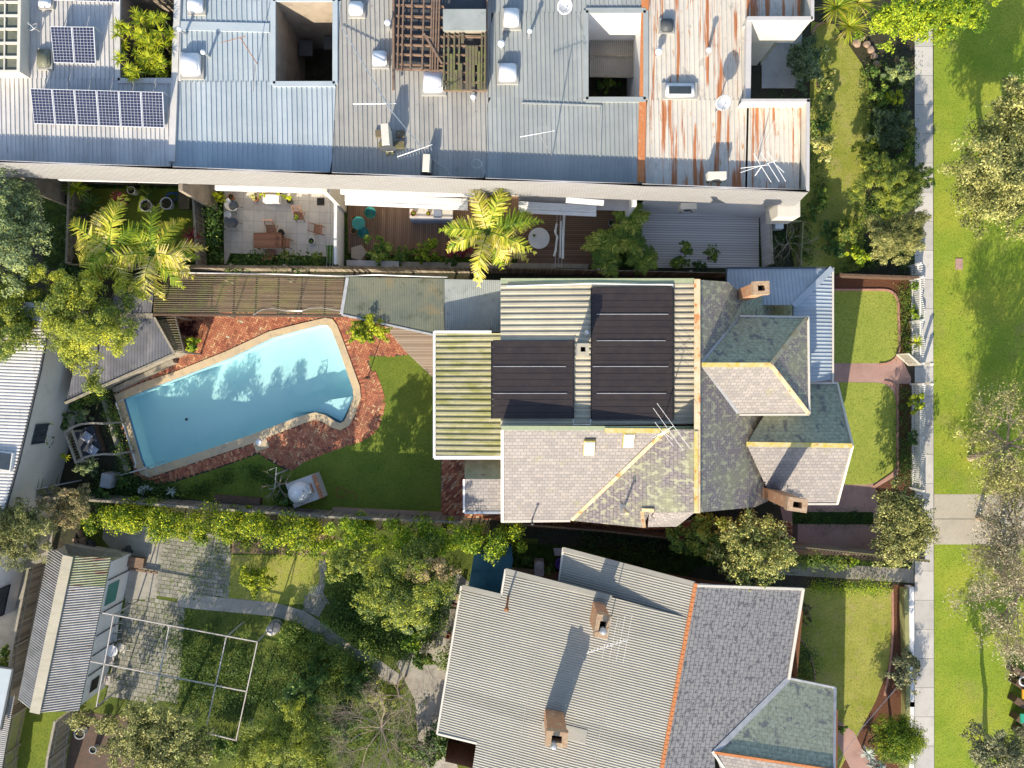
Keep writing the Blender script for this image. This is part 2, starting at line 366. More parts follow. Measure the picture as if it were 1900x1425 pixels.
mat('roof_white', (0.64,0.615,0.58), (0.56,0.54,0.515), 1.5, rough=.5, stains=[((0.42,0.38,0.33), (5,.4,1), 0.55, 0.75, .5), ((0.16,0.07,0.04), (5,.5,1), 0.66, 0.72, .8)])
mat('roof_blue', (0.40,0.46,0.49), (0.45,0.50,0.525), 1.2, rough=.45, stains=[((0.5,0.55,0.58), 4, 0.66, 0.75, .5)])
mat('roof_beige', (0.41,0.395,0.355), (0.36,0.35,0.325), 1.5, rough=.55, stains=[((0.27,0.26,0.24), (4,.5,1), 0.55, 0.75, .5), ((0.24,0.23,0.21), 2.2, 0.66, 0.69, .7)])
mat('roof_grey', (0.37,0.39,0.375), (0.33,0.35,0.34), 1.2, rough=.5, stains=[((0.28,0.29,0.28), (4,.5,1), 0.58, 0.75, .5)])
RU=(0.43,0.135,0.03)
mat('roof_rusty', (0.66,0.60,0.51), (0.58,0.54,0.47), 1.5, rough=.7, stains=[((0.34,0.32,0.28), (2,1.2,1), 0.60, 0.66, .5), (RU, (3.6,.18,1), 0.53, 0.585, .9), ((0.50,0.24,0.08), (7,1.1,1), 0.63, 0.67, .9), ((0.13,0.05,0.025), (5,.6,1), 0.70, 0.74, .8)])
mat('roof_cream', (0.50,0.45,0.34), (0.43,0.39,0.30), 1.5, rough=.6, stains=[((0.33,0.30,0.20), (.5,4,1), 0.5, 0.7, .5)])
mat('roof_mossy', (0.40,0.37,0.24), (0.34,0.32,0.17), 1.5, rough=.8, bump=.5, bs=16, stains=[((0.24,0.24,0.07), (.8,3,1), 0.48, 0.62, .8), ((0.12,0.11,0.05), 9, 0.62, 0.7, .7)])
mat('roof_bullnose', (0.38,0.43,0.47), (0.44,0.49,0.53), 1.0, rough=.5, stains=[((0.55,0.58,0.60), (.7,3,1), 0.58, 0.75, .6)])
mat('roof_corr', (0.335,0.315,0.265), (0.305,0.29,0.245), 1.2, rough=.6, stains=[((0.36,0.36,0.32), (.4,3,1), 0.55, 0.75, .4)])
mat('roof_shed', (0.40,0.38,0.355), (0.31,0.295,0.27), 2.0, rough=.7, stains=[((0.26,0.25,0.22), (.6,4,1), 0.52, 0.7, .6), ((0.15,0.05,0.035), (1.2,3,1), 0.66, 0.72, .7)])
mat('roof_shed_green', (0.23,0.25,0.13), (0.33,0.33,0.22), 2.0, rough=.7, stains=[((0.17,0.05,0.04), (1,5,1), 0.55, 0.64, .8)])
mat('roof_dark', (0.17,0.17,0.19), (0.13,0.13,0.14), 1.5, rough=.6, stains=[((0.32,0.30,0.29), (2,.8,1), 0.52, 0.7, .5)])
mat('fibreglass', (0.125,0.14,0.11), (0.18,0.18,0.125), .7, rough=.3, stains=[((0.28,0.19,0.08), .5, 0.52, 0.66, .6), ((0.07,0.075,0.04), 1.6, 0.55, 0.68, .6), ((0.07,0.08,0.07), 7, 0.6, 0.7, .6), ((0.30,0.32,0.30), 3, 0.66, 0.72, .6)])  # broad brown blotches paint in a reflection; the dark mottling is moss
mat('poly_grey', (0.34,0.36,0.34), (0.28,0.30,0.28), 1.5, rough=.4, stains=[((0.12,0.13,0.11), 3, 0.62, 0.7, .7)])
mat('solar_mat', (0.030,0.024,0.025), (0.042,0.032,0.030), 2, rough=.45, stains=[((0.09,0.075,0.065), (3,8,1), 0.66, 0.75, .5)], bump=.2, bs=10)
mat('panel_blue', (0.012,0.016,0.045), (0.016,0.02,0.055), 3, rough=.18, spec=.6)
mat('cell_line', (0.42,0.44,0.48))
mat('metal', (0.55,0.56,0.57), (0.45,0.46,0.47), 3, rough=.4, metal=.6)
mat('steel_paint', (0.52,0.48,0.44), (0.42,0.36,0.31), 3, rough=.6)
mat('white', (0.74,0.73,0.71), (0.68,0.67,0.65), 2, rough=.5)
mat('dome', (0.70,0.71,0.74), (0.76,0.76,0.77), 2, rough=.25, spec=.5)
mat('cream', (0.64,0.59,0.50), (0.58,0.54,0.46), 1.5, rough=.7, stains=[((0.42,0.38,0.32), 2, 0.6, 0.75, .5)])
mat('render_grey', (0.42,0.40,0.38), (0.36,0.345,0.33), 1.5, rough=.8, stains=[((0.25,0.23,0.21), 1.5, 0.55, 0.75, .5)])
mat('render_brown', (0.34,0.28,0.215), (0.27,0.225,0.175), 1.5, rough=.85, stains=[((0.17,0.14,0.11), 1.5, 0.5, 0.75, .6)])
mat('parapet', (0.44,0.42,0.41), (0.50,0.47,0.45), 2, rough=.7, stains=[((0.45,0.25,0.13), (.8,4,1), 0.68, 0.75, .5)])
mat('black', (0.012,0.012,0.013), rough=.6)
mat('dark_grey', (0.06,0.065,0.07), (0.08,0.085,0.09), 3, rough=.5)
mat('glass', (0.03,0.04,0.045), (0.05,0.06,0.065), 1, rough=.08, spec=.8)
mat('brick_wall', (0.30,0.12,0.06), (0.40,0.18,0.09), 3, bump=.4, brick=(.23,.08,(0.36,0.14,0.07),(0.26,0.10,0.055),(0.34,0.27,0.2),.01), coord='UV', stains=[((0.15,0.09,0.06), 2, 0.55, 0.7, .6)])
mat('chim_orange', (0,0,0), bump=.4, brick=(.23,.08,(0.50,0.21,0.09),(0.40,0.17,0.08),(0.50,0.40,0.28),.01), coord='UV', stains=[((0.58,0.42,0.26), 2.5, 0.52, 0.65, .7), ((0.3,0.1,0.04), 4, 0.6, 0.7, .6)])
mat('chim_cap', (0.46,0.34,0.22), (0.36,0.22,0.13), 5, bump=.4, stains=[((0.22,0.18,0.12), 6, 0.55, 0.7, .6)])
mat('timber', (0.17,0.11,0.075), (0.24,0.16,0.11), (2,9,2), bump=.3)
mat('timber_red', (0,0,0), tint=[(0,(0.22,0.09,0.045)),(1,(0.34,0.16,0.085))], bump=.3, rough=.5)
mat('timber_grey', (0.33,0.29,0.23), (0.24,0.21,0.16), 5, bump=.4, stains=[((0.20,0.21,0.10), 2.5, 0.55, 0.7, .7)])
mat('timber_moss', (0,0,0), tint=[(0,(0.10,0.08,0.05)),(1,(0.20,0.16,0.10))], bump=.5, stains=[((0.17,0.18,0.06), 1.4, 0.48, 0.62, .7), ((0.36,0.35,0.27), 6, 0.62, 0.7, .6), ((0.10,0.075,0.05), 3, 0.6, 0.7, .5)])
mat('timber_dark', (0.10,0.06,0.04), (0.14,0.09,0.06), 5, bump=.3)
mat('paling', (0,0,0), tint=[(0,(0.16,0.13,0.10)),(1,(0.34,0.29,0.22))], bump=.4, stains=[((0.19,0.19,0.08), 1.5, 0.55, 0.7, .6)])
mat('paling_green', (0.30,0.29,0.13), (0.24,0.25,0.10), 3, bump=.4)
mat('pool_plaster', (0.62,0.80,0.80), (0.56,0.76,0.78), .5, rough=.7, stains=[((0.45,0.66,0.70), .6, 0.5, 0.7, .4), ((0.35,0.50,0.55), 1.1, 0.66, 0.72, .35)])
mat('pool_tile', (0.06,0.16,0.30), (0.10,0.25,0.40), 3, rough=.3)
mat('terracotta', (0.45,0.19,0.09), (0.38,0.15,0.07), 4, rough=.7)
mat('teal', (0.03,0.11,0.145), (0.05,0.145,0.18), 1, rough=.55, stains=[((0.10,0.2,0.17), (5,5,1), 0.66, 0.74, .5)])
mat('green_plastic', (0.03,0.18,0.16), (0.04,0.22,0.19), 2, rough=.4)
mat('grey_wicker', (0.10,0.12,0.14), (0.14,0.16,0.18), 20, bump=.4)
mat('cushion_navy', (0.045,0.05,0.065), (0.06,0.065,0.08), 8, rough=.9)
mat('blue_plastic', (0.05,0.14,0.4), rough=.4)
mat('purple_plastic', (0.14,0.07,0.40), rough=.5)
mat('green_bright', (0.05,0.35,0.12), rough=.5)
mat('cloth_blue', (0.16,0.19,0.27), (0.20,0.23,0.30), 4, rough=.9)
mat('cloth_white', (0.72,0.70,0.66), (0.6,0.58,0.55), 8, rough=.9)
mat('rust_metal', (0.30,0.13,0.05), (0.22,0.09,0.04), 8, rough=.8)
mat('gold_cone', (0.7,0.35,0.03), rough=.6)
mat('play_teal', (0.03,0.32,0.20), rough=.5)
mat('rock', (0.40,0.28,0.20), (0.28,0.2,0.15), 2, bump=.6, bs=8)
mat('dug_soil', (0.30,0.20,0.13), (0.20,0.13,0.085), 3, bump=1, bs=10, stains=[((0.10,0.14,0.04), 2.5, 0.55, 0.68, .7)])
mat('turf', (0.06,0.15,0.02), (0.045,0.12,0.015), 3, bump=.8, bs=40)
def stripes():
    m = bpy.data.materials.new('stripe_cloth'); m.use_nodes = True; N = m.node_tree.nodes; L = m.node_tree.links
    tc = N.new('ShaderNodeTexCoord'); wv = N.new('ShaderNodeTexWave'); wv.inputs['Scale'].default_value = 4; wv.bands_direction = 'Y'
    L.new(tc.outputs['Object'], wv.inputs[0]); r = ramp(N, [(0.35, (0.75,0.74,0.72)), (0.6, (0.16,0.20,0.38))]); r.color_ramp.interpolation = 'LINEAR'
    L.new(wv.outputs[1], r.inputs[0]); L.new(r.outputs[0], N['Principled BSDF'].inputs[0]); N['Principled BSDF'].inputs['Roughness'].default_value = .9
    MATS['stripe_cloth'] = m
stripes()
def water():
    m = bpy.data.materials.new('water'); m.use_nodes = True; N = m.node_tree.nodes; L = m.node_tree.links
    N.remove(N['Principled BSDF']); tr = N.new('ShaderNodeBsdfTransparent'); tr.inputs[0].default_value = (0.81, 0.925, 0.915, 1)
    gl = N.new('ShaderNodeBsdfGlossy'); gl.inputs['Roughness'].default_value = .05; fr = N.new('ShaderNodeFresnel'); fr.inputs[0].default_value = 1.33
    ns = N.new('ShaderNodeTexNoise'); ns.inputs['Scale'].default_value = 60; bp = N.new('ShaderNodeBump'); bp.inputs['Strength'].default_value = .12; bp.inputs['Distance'].default_value = .02
    L.new(ns.outputs[0], bp.inputs['Height']); L.new(bp.outputs[0], gl.inputs['Normal']); L.new(bp.outputs[0], fr.inputs['Normal'])
    mx = N.new('ShaderNodeMixShader'); L.new(fr.outputs[0], mx.inputs[0]); L.new(tr.outputs[0], mx.inputs[1]); L.new(gl.outputs[0], mx.inputs[2])
    L.new(mx.outputs[0], N['Material Output'].inputs[0]); MATS['water'] = m
water()
m_ = MATS
# ---------------------------------------------------------------- vegetation makers
def quads_mesh(name, V, tint, material, parent=None, faceverts=4):
    """V: (n,4,3) world coordinates"""
    n = V.shape[0]; k = V.shape[1]
    off = np.array(parent_loc(parent)) if parent else np.array([V[..., 0].mean(), V[..., 1].mean(), V[..., 2].min()])
    me = bpy.data.meshes.new(name); me.vertices.add(n * k); me.loops.add(n * k); me.polygons.add(n)
    me.vertices.foreach_set('co', (V.reshape(-1, 3) - off).astype(np.float32).ravel())
    me.loops.foreach_set('vertex_index', np.arange(n * k, dtype=np.int32))
    me.polygons.foreach_set('loop_start', np.arange(0, n * k, k, dtype=np.int32))
    at = me.attributes.new('tint', 'FLOAT', 'FACE'); at.data.foreach_set('value', np.clip(tint, 0, 1).astype(np.float32))
    me.materials.append(material); me.update(calc_edges=True); me.validate()
    o = bpy.data.objects.new(name, me); COL.objects.link(o)
    if parent: o.parent = parent
    else: o.location = off
    return o
def leaves(pos, nrm, size, aspect, rnd=0.6, direction=None):
    n = len(pos)
    nn = nrm + RNG.normal(0, rnd, (n, 3)); nn /= np.linalg.norm(nn, axis=1)[:, None] + 1e-9
    t = RNG.normal(0, 1, (n, 3)) if direction is None else direction + RNG.normal(0, .25, (n, 3))
    t -= nn * (t * nn).sum(1)[:, None]; t /= np.linalg.norm(t, axis=1)[:, None] + 1e-9
    b = np.cross(nn, t); s = (size * RNG.uniform(0.6, 1.3, n))[:, None]
    a = pos - t * s * .5; c = pos + t * s * .5
    return np.stack([a, pos + b * s * .5 / aspect, c, pos - b * s * .5 / aspect], 1)
def lobes(c, r, K, low=-0.35, rough=.3):
    out = []; ph = RNG.uniform(0, 6.283, 3); am = RNG.uniform(.5, 1, 3) * rough
    for i in range(K):
        while True:
            d = RNG.normal(0, 1, 3); d /= np.linalg.norm(d)
            if d[2] > low: break
        a = math.atan2(d[1], d[0]); m = 1 + am[0] * .5 * math.sin(2 * a + ph[0]) + am[1] * .55 * math.sin(3 * a + ph[1]) + am[2] * .5 * math.sin(5 * a + ph[2])
        rr = RNG.uniform(0.25, 0.88) * m
        out.append((np.array(c) + d * np.array(r) * rr, RNG.uniform(0.15, 0.32), RNG.uniform(-.22, .20)))
    return out
def foliage(c, r, leaf=0.14, aspect=1.8, cover=3.2, K=None, tmid=0.55, tspread=0.2, low=-0.35, feather=False, core=True, rough=.3):
    area = math.pi * r[0] * r[1]; n = int(1.45 * cover * area / (leaf * leaf / aspect * .5) * .8)
    K = K or int(14 + area * 3.2)
    lb = lobes(c, r, K, low, rough); rm = (r[0] + r[1] + r[2]) / 3; small = rm < .9
    Vs = []; Ts = []
    wts = np.array([l[1] ** 2 for l in lb]); wts /= wts.sum()
    for (lc, lr, lt), wt in zip(lb, wts):
        k = max(4, int(n * wt)); S = 3 if small else 9
        sd = RNG.normal(0, 1, (S, 3)); sd /= np.linalg.norm(sd, axis=1)[:, None]; sd[:, 2] = np.where(sd[:, 2] < -.2, -sd[:, 2], sd[:, 2])
        sc = lc + sd * lr * rm * RNG.uniform(.4, 1.15, (S, 1)) * np.array([1, 1, .8]); st = RNG.uniform(-.13, .13, S); idx = RNG.integers(0, S, k)
        d = RNG.normal(0, 1, (k, 3)); d /= np.linalg.norm(d, axis=1)[:, None]
        d[:, 2] = np.where(d[:, 2] < -0.3, -d[:, 2], d[:, 2])
        pos = sc[idx] + d * (lr * rm * (.6 if small else .42) * RNG.uniform(0.3, 1.1, k) ** .6)[:, None]; pos[:, 2] = np.maximum(pos[:, 2], 0.05)
        out = pos - np.array(c); out /= np.linalg.norm(out, axis=1)[:, None] + 1e-9
        nr = d * .6 + out * .4 + np.array([0, 0, .55])
        Vs.append(leaves(pos, nr, leaf, aspect, .5, (out + np.array([0, 0, .6])) if feather else None))
        Ts.append(np.clip(tmid + lt + st[idx] + RNG.normal(0, tspread * .8, k), 0, 1))
    return np.concatenate(Vs), np.concatenate(Ts), lb
def limb(mb, a, b, r0, r1, n=6, wob=.08):
    a = Vector(a); b = Vector(b); L = (b - a).length; pts = []
    for i in range(5):
        t = i / 4; p = a.lerp(b, t)
        if 0 < i < 4: p += Vector((random.gauss(0, wob), random.gauss(0, wob), 0)) * L * .5
        pts.append(p)
    mb.tube(pts, [r0 + (r1 - r0) * i / 4 for i in range(5)], n)
def tree(name, label, px, py, rx, ry, zc, rz, pal, leaf=.15, aspect=1.8, cover=3.0, bark='bark', cat='tree', tmid=.55, tspread=.2, K=None, feather=False, rough=.3, lean=(0, 0), group=None, low=-.35, z0=0, twigs=0, trunk_r=None):
    c = P(px, py, zc); s = (CAMH - zc) / CAMH / PXM; r = (rx * s, ry * s, rz)
    c0 = P(px, py, 0); base = Vector((c.x + (c0.x - c.x) * .8 + lean[0], c.y + (c0.y - c.y) * .8 + lean[1], z0)); t = T(name, label, cat, base, group)
    V, Ti, lb = foliage((c.x, c.y, zc), r, leaf, aspect, cover, K, tmid, tspread, low, feather, True, rough)
    quads_mesh('crown', V, Ti, m_[pal], t)
    mb = MB(); tr = trunk_r or max(.04, .03 * (zc + rz)); fork = Vector((c.x, c.y, max(z0 + .2, zc - rz * .55)))
    limb(mb, base, fork, tr, tr * .6, 8, .03)
    for lc, lr, lt in lb[:max(6, min(16 + twigs, len(lb)))]:
        limb(mb, fork, lc, tr * .4, tr * .08, 5, .1)
    mb.build('trunk', m_[bark], t); return t
def shrub(name, label, px, py, rx, ry, h, pal, leaf=.12, aspect=1.8, cover=3.0, cat='shrub', tmid=.5, tspread=.2, K=None, feather=False, z0=0, group=None, low=-.1):
    zc = z0 + h * .5; c = P(px, py, zc); s = (CAMH - zc) / CAMH / PXM; r = (rx * s, ry * s, h * .5)
    t = T(name, label, cat, (c.x, c.y, z0), group)
    V, Ti, lb = foliage((c.x, c.y, zc), r, leaf, aspect, cover, K, tmid, tspread, low, feather)
    quads_mesh('foliage', V, Ti, m_[pal], t)
    mb = MB()
    for lc, lr, lt in lb[:8]: limb(mb, (c.x, c.y, z0), lc, .02, .006, 4)
    mb.build('stem', m_['bark'], t); return t
def blade_strip(base, d, L, wd, droop, segs=4):
    """a bent blade as quads; returns list of quads"""
    base = np.array(base); d = np.array(d) / np.linalg.norm(d); side = np.cross(d, [0, 0, 1.0]); side /= np.linalg.norm(side) + 1e-9
    pts = []; p = base.copy(); v = d.copy()
    for i in range(segs + 1):
        pts.append(p.copy()); p = p + v * L / segs; v = v + np.array([0, 0, -droop / segs]); v /= np.linalg.norm(v)
    q = []
    for i in range(segs):
        w0 = wd * (1 - i / segs) ** .5; w1 = wd * (1 - (i + 1) / segs) ** .5
        q.append([pts[i] - side * w0, pts[i] + side * w0, pts[i+1] + side * w1, pts[i+1] - side * w1])
    return q
def rosette_quads(c, n=30, L=.6, wd=.03, droop=.6, up=(.1, 1.2)):
    qs = []; ts = []
    for i in range(n):
        a = random.uniform(0, 6.283); e = random.uniform(*up)
        q = blade_strip(c, (math.cos(a), math.sin(a), e), L * random.uniform(.7, 1.1), wd, droop)
        tt = random.gauss(.6, .2); qs += q; ts += [tt] * len(q)
    return qs, ts
def rosette(name, label, px, py, z, L, n, pal, cat='plant', wd=.03, droop=.7, stem=True, group=None, z0=0, heads=None, up=(.05, 1.2)):
    c = P(px, py, z); t = T(name, label, cat, (c.x, c.y, z0), group); qs = []; ts = []; mb = MB()
    for hx, hy, hz in (heads or [(0, 0, 0)]):
        q, s = rosette_quads((c.x + hx, c.y + hy, z + hz), n, L, wd, droop, up); qs += q; ts += s
        mb.tube([(c.x + hx * .3, c.y + hy * .3, z0), (c.x + hx, c.y + hy, max(z + hz, z0 + .05))], [.06, .04], 6)
    quads_mesh('foliage', np.array(qs), np.array(ts), m_[pal], t)
    mb.build('stem', m_['bark'], t); return t
def frond_quads(c, a, e, L, droop, ll=.45, pinn=34, wd=.035, tm=.6, vee=.5):
    d = np.array([math.cos(a), math.sin(a), e]); d /= np.linalg.norm(d); p = np.array(c, float); v = d.copy(); seg = L / pinn; qs = []; ts = []; path = []
    for i in range(pinn + 1):
        path.append(p.copy()); side = np.cross(v, [0, 0, 1.0]); side /= np.linalg.norm(side) + 1e-9; up_ = np.cross(side, v)
        if i > 3:
            f = i / pinn; l = ll * (math.sin(math.pi * min(1, .12 + f * .95)) ** .6 if f < .95 else .35) * random.uniform(.8, 1.1)
            for sg in (-1, 1):
                if random.random() < .08: continue
                dd = side * sg * random.uniform(.75, 1.2) + v * (.35 + .6 * f + random.uniform(-.12, .15)) + up_ * (vee * random.uniform(-.6, 1.2)) + np.array([0, 0, -.25]); dd /= np.linalg.norm(dd)
                e2 = p + dd * l; w_ = v * wd * random.uniform(.7, 1.2)
                qs.append([p - w_, p + w_, e2 + w_ * .25 + np.array([0, 0, -.08 * l]), e2 - w_ * .25 + np.array([0, 0, -.08 * l])]); ts.append(random.gauss(tm, .13))
        p = p + v * seg; v = v + np.array([0, 0, -droop / pinn * (0.5 + 1.2 * i / pinn)]); v /= np.linalg.norm(v)
    return qs, ts, path
def palm(name, label, px, py, z, fronds, L, pal='leaf_palm', droop=2.1, ll=.5, group=None, trunk=.11, cat='palm tree', lean=(0, 0), angs=None, z0=0, er=(.15, 1.3), wd=.05):
    c = P(px, py, z); t = T(name, label, cat, (c.x + lean[0], c.y + lean[1], z0), group); fm = MB()
    for i in range(fronds):
        a = (angs[i % len(angs)] if angs else i * 2.4) + random.uniform(-.2, .2); e = random.uniform(*er)
        tm = random.choice([.35, .55, .7, .85, .92])
        qs, ts, path = frond_quads((c.x, c.y, z), a, e, L * random.uniform(.75, 1.1), droop * random.uniform(.7, 1.2), ll, 40, wd, tm)
        fr = quads_mesh('frond', np.array(qs), np.array(ts), m_[pal], t)
        mr_ = MB(); mr_.tube([Vector(p) for p in path[::4]], [.03 - .0022 * k for k in range(len(path[::4]))], 4); mr_.build('rachis', m_['leaf_mid'], fr)
    tb = MB(); tb.tube([(c.x + lean[0], c.y + lean[1], z0), (c.x + lean[0] * .4, c.y + lean[1] * .4, z0 + (z - z0) * .5), (c.x, c.y, z)], [trunk * 1.3, trunk, trunk * .8], 10)
    tb.build('trunk', m_['bark_pale'], t); return t
def branchy(mb, p, d, L, r, depth, spread=.6, up=.1, n=4, rec=None):
    p = Vector(p); d = Vector(d).normalized(); mid = p + d * L * .5 + Vector((random.gauss(0, .06), random.gauss(0, .06), random.gauss(0, .04))) * L
    q = p + d * L; mb.tube([p, mid, q], [r, r * .85, r * .65], n, cap=False)
    if rec is not None and depth <= 2: rec.append((q, d))
    if depth <= 0: return
    for k in range(random.choice([2, 3, 3])):
        nd = (d + Vector((random.gauss(0, spread), random.gauss(0, spread), random.gauss(up, spread * .6)))).normalized()
        branchy(mb, q if k else mid, nd, L * random.uniform(.6, .85), r * .6, depth - 1, spread, up, 3 if depth < 3 else 4, rec)
def bare_tree(name, label, px, py, z, L, depth=6, mat_='twig', base=None, r=.09, pal=None, leafn=0, leaf=.1, spread=.55, dirs=6, rz=1.0, group=None, flat=.35):
    c = P(px, py, z); b = P(base[0], base[1], 0) if base else Vector((c.x, c.y, 0)); t = T(name, label, 'tree', b, group); mb = MB(); rec = []
    limb(mb, b, c, r * 1.6, r, 8, .05)
    for i in range(dirs):
        a = i * 6.283 / dirs + random.uniform(-.3, .3)
        branchy(mb, c, (math.cos(a), math.sin(a), flat), L * .42, r * .6, depth - 1, spread, .12, 4, rec)
    mb.build('branches', m_[mat_], t)
    if pal and leafn:
        q = [rec[random.randrange(len(rec))] for _ in range(leafn)]
        pos = np.array([list(a + Vector((random.gauss(0, .16), random.gauss(0, .16), random.gauss(0, .12)))) for a, d in q])
        quads_mesh('crown', leaves(pos, np.tile([0, 0, .6], (leafn, 1)), leaf, 3.0, .7), RNG.normal(.6, .2, leafn), m_[pal], t)
    return t
def hedge(name, label, pts, wd, z0, z1, pal, leaf=.14, cover=3, tmid=.6, tspread=.22, cat='hedge', aspect=1.7):
    """pts: pixel line at the hedge's mid height"""
    zm = (z0 + z1) / 2; W = [P(x, y, zm) for x, y in pts]; t = T(name, label, cat, (W[0].x, W[0].y, 0)); Vs = []; Ts = []
    for a, b in zip(W, W[1:]):
        L = (b - a).length; K = int(L * 6 * max(1, wd)); 
        for i in range(K):
            u = random.random(); c = a.lerp(b, u); d = (b - a).normalized(); s = Vector((-d.y, d.x, 0))
            off = random.uniform(-.5, .5) * wd; z = z0 + .3 + (z1 - z0 - .3) * random.random() ** .45
            lc = np.array([c.x + s.x * off, c.y + s.y * off, z]); k = int(cover * L * wd / K / (leaf * leaf / aspect * .5)); rr = random.uniform(.25, .6)
            dd = RNG.normal(0, 1, (k, 3)); dd /= np.linalg.norm(dd, axis=1)[:, None]; dd[:, 2] = np.abs(dd[:, 2]) * np.where(RNG.random(k) < .2, -1, 1)
            pos = lc + dd * rr * (RNG.uniform(.4, 1.1, k))[:, None]; pos[:, 2] = np.maximum(pos[:, 2], .05)
            Vs.append(leaves(pos, dd * .5 + np.array([0, -.1, .6]), leaf, aspect)); Ts.append(np.clip(tmid + RNG.uniform(-.12, .12) + RNG.normal(0, tspread, k), 0, 1))
    quads_mesh('foliage', np.concatenate(Vs), np.concatenate(Ts), m_[pal], t)
    mb = MB()
    for a, b in zip(W, W[1:]):
        for i in range(int((b - a).length / .9)):
            c = a.lerp(b, (i + .5) * .9 / (b - a).length); mb.tube([(c.x, c.y, 0), (c.x + random.gauss(0, .1), c.y + random.gauss(0, .1), z1 - .6)], [.04, .02], 5)
    mb.build('stem', m_['bark'], t); return t
def cover_stuff(name, label, poly_px, n, pal, leaf=.12, hmax=.25, tmid=.45, cat='ground cover', aspect=2.2, tspread=.2, clump=40):
    """countless low leaves inside a pixel polygon on the ground"""
    W = [P(x, y) for x, y in poly_px]; xs = [p.x for p in W]; ys = [p.y for p in W]; Vs = []; Ts = []; got = 0; tries = 0
    while got < n and tries < n:
        tries += 1
        c = (random.uniform(min(xs), max(xs)), random.uniform(min(ys), max(ys)))
        if not inside(c, W): continue
        k = clump; h = random.uniform(.3, 1) * hmax; rr = random.uniform(.12, .32)
        pos = np.array([c[0], c[1], 0]) + RNG.normal(0, 1, (k, 3)) * np.array([rr, rr, h * .4]) + np.array([0, 0, h * .6]); pos[:, 2] = np.clip(pos[:, 2], .03, None)
        Vs.append(leaves(pos, np.tile([0, 0, .8], (k, 1)), leaf, aspect, .7)); Ts.append(np.clip(tmid + random.uniform(-.2, .2) + RNG.normal(0, tspread, k), 0, 1)); got += k
    o = quads_mesh(name, np.concatenate(Vs), np.concatenate(Ts), m_[pal]); tag(o, label, cat, None, 'stuff'); return o
# ================================================================ patterned ground makers
def _rngf(ab, b):
    xs = []
    for i in range(len(ab)):
        p, q = ab[i], ab[(i+1) % len(ab)]
        if (p[1] <= b < q[1]) or (q[1] <= b < p[1]): xs.append(p[0] + (q[0]-p[0]) * (b-p[1]) / (q[1]-p[1]))
    xs.sort(); return (xs[0], xs[-1]) if len(xs) > 1 else None
def strips(mb, pts, ang, wd, z, gap=.008, L=None, stag=True, th=.02):
    W = [P(a[0], a[1]) for a in pts]; ca, sa = math.cos(ang), math.sin(ang)
    ab = [(p.x * ca + p.y * sa, -p.x * sa + p.y * ca) for p in W]; b = min(q[1] for q in ab); b1 = max(q[1] for q in ab); k = 0
    while b < b1:
        r0 = _rngf(ab, b + gap); r1 = _rngf(ab, min(b + wd - gap, b1 - 1e-4))
        if r0 and r1:
            def pt(a, bb): return (a * ca - bb * sa, a * sa + bb * ca, z)
            t0 = random.random()
            if not L: mb.add([pt(r0[0], b+gap), pt(r0[1], b+gap), pt(r1[1], b+wd-gap), pt(r1[0], b+wd-gap)], [(0,1,2,3)], None, t0)
            else:
                lo = min(r0[0], r1[0]); hi = max(r0[1], r1[1]); a = math.floor(lo / L) * L - (L * .5 if (stag and k % 2) else 0)
                while a < hi:
                    x0, x1 = a + gap, a + L - gap
                    q = [(max(x0, r0[0]), b+gap), (min(x1, r0[1]), b+gap), (min(x1, r1[1]), b+wd-gap), (max(x0, r1[0]), b+wd-gap)]
                    if q[1][0] > q[0][0] and q[2][0] > q[3][0]: mb.add([pt(*e) for e in q], [(0,1,2,3)], None, random.random())
                    a += L
        b += wd; k += 1
    return mb
def herring(poly, z, ang, l=.235, holes=()):
    W = [P(a[0], a[1]) for a in poly]; H = [[P(a[0], a[1]) for a in h] for h in holes]; wd = l / 2; g = .009
    ca, sa = math.cos(ang), math.sin(ang); mb = MB()
    xs = [p.x * ca + p.y * sa for p in W]; ys = [-p.x * sa + p.y * ca for p in W]
    for j in range(int(min(ys) / wd) - 2, int(max(ys) / wd) + 2):
        for i in range(int(min(xs) / wd) - 2, int(max(xs) / wd) + 2):
            r = (i - j) % 4
            if r == 0: q = (i * wd, j * wd, (i+2) * wd, (j+1) * wd)
            elif r == 3: q = (i * wd, j * wd, (i+1) * wd, (j+2) * wd)
            else: continue
            cx, cy = (q[0]+q[2]) / 2, (q[1]+q[3]) / 2; c = (cx * ca - cy * sa, cx * sa + cy * ca)
            if not inside(c, W) or any(inside(c, h) for h in H): continue
            mb.add([(x * ca - y * sa, x * sa + y * ca, z) for x, y in ((q[0]+g,q[1]+g),(q[2]-g,q[1]+g),(q[2]-g,q[3]-g),(q[0]+g,q[3]-g))], [(0,1,2,3)], None, min(1, abs(random.gauss(.5, .17))))
    return mb
def soldier(mb, pts, wd, z, step=.1, closed=False):
    W = [P(a[0], a[1]) for a in pts]; n = len(W)
    for i in range(n if closed else n-1):
        p, q = W[i], W[(i+1) % n]; d = q - p; L = d.length; d.normalize(); s = Vector((-d.y, d.x, 0)); k = int(L / step)
        for j in range(k):
            a = p + d * (j * step + .006); b = p + d * ((j+1) * step - .006)
            mb.add([Vector((e.x, e.y, z)) for e in (a, b, b + s * wd, a + s * wd)], [(0,1,2,3)], None, min(1, abs(random.gauss(.4, .25))))
    return mb
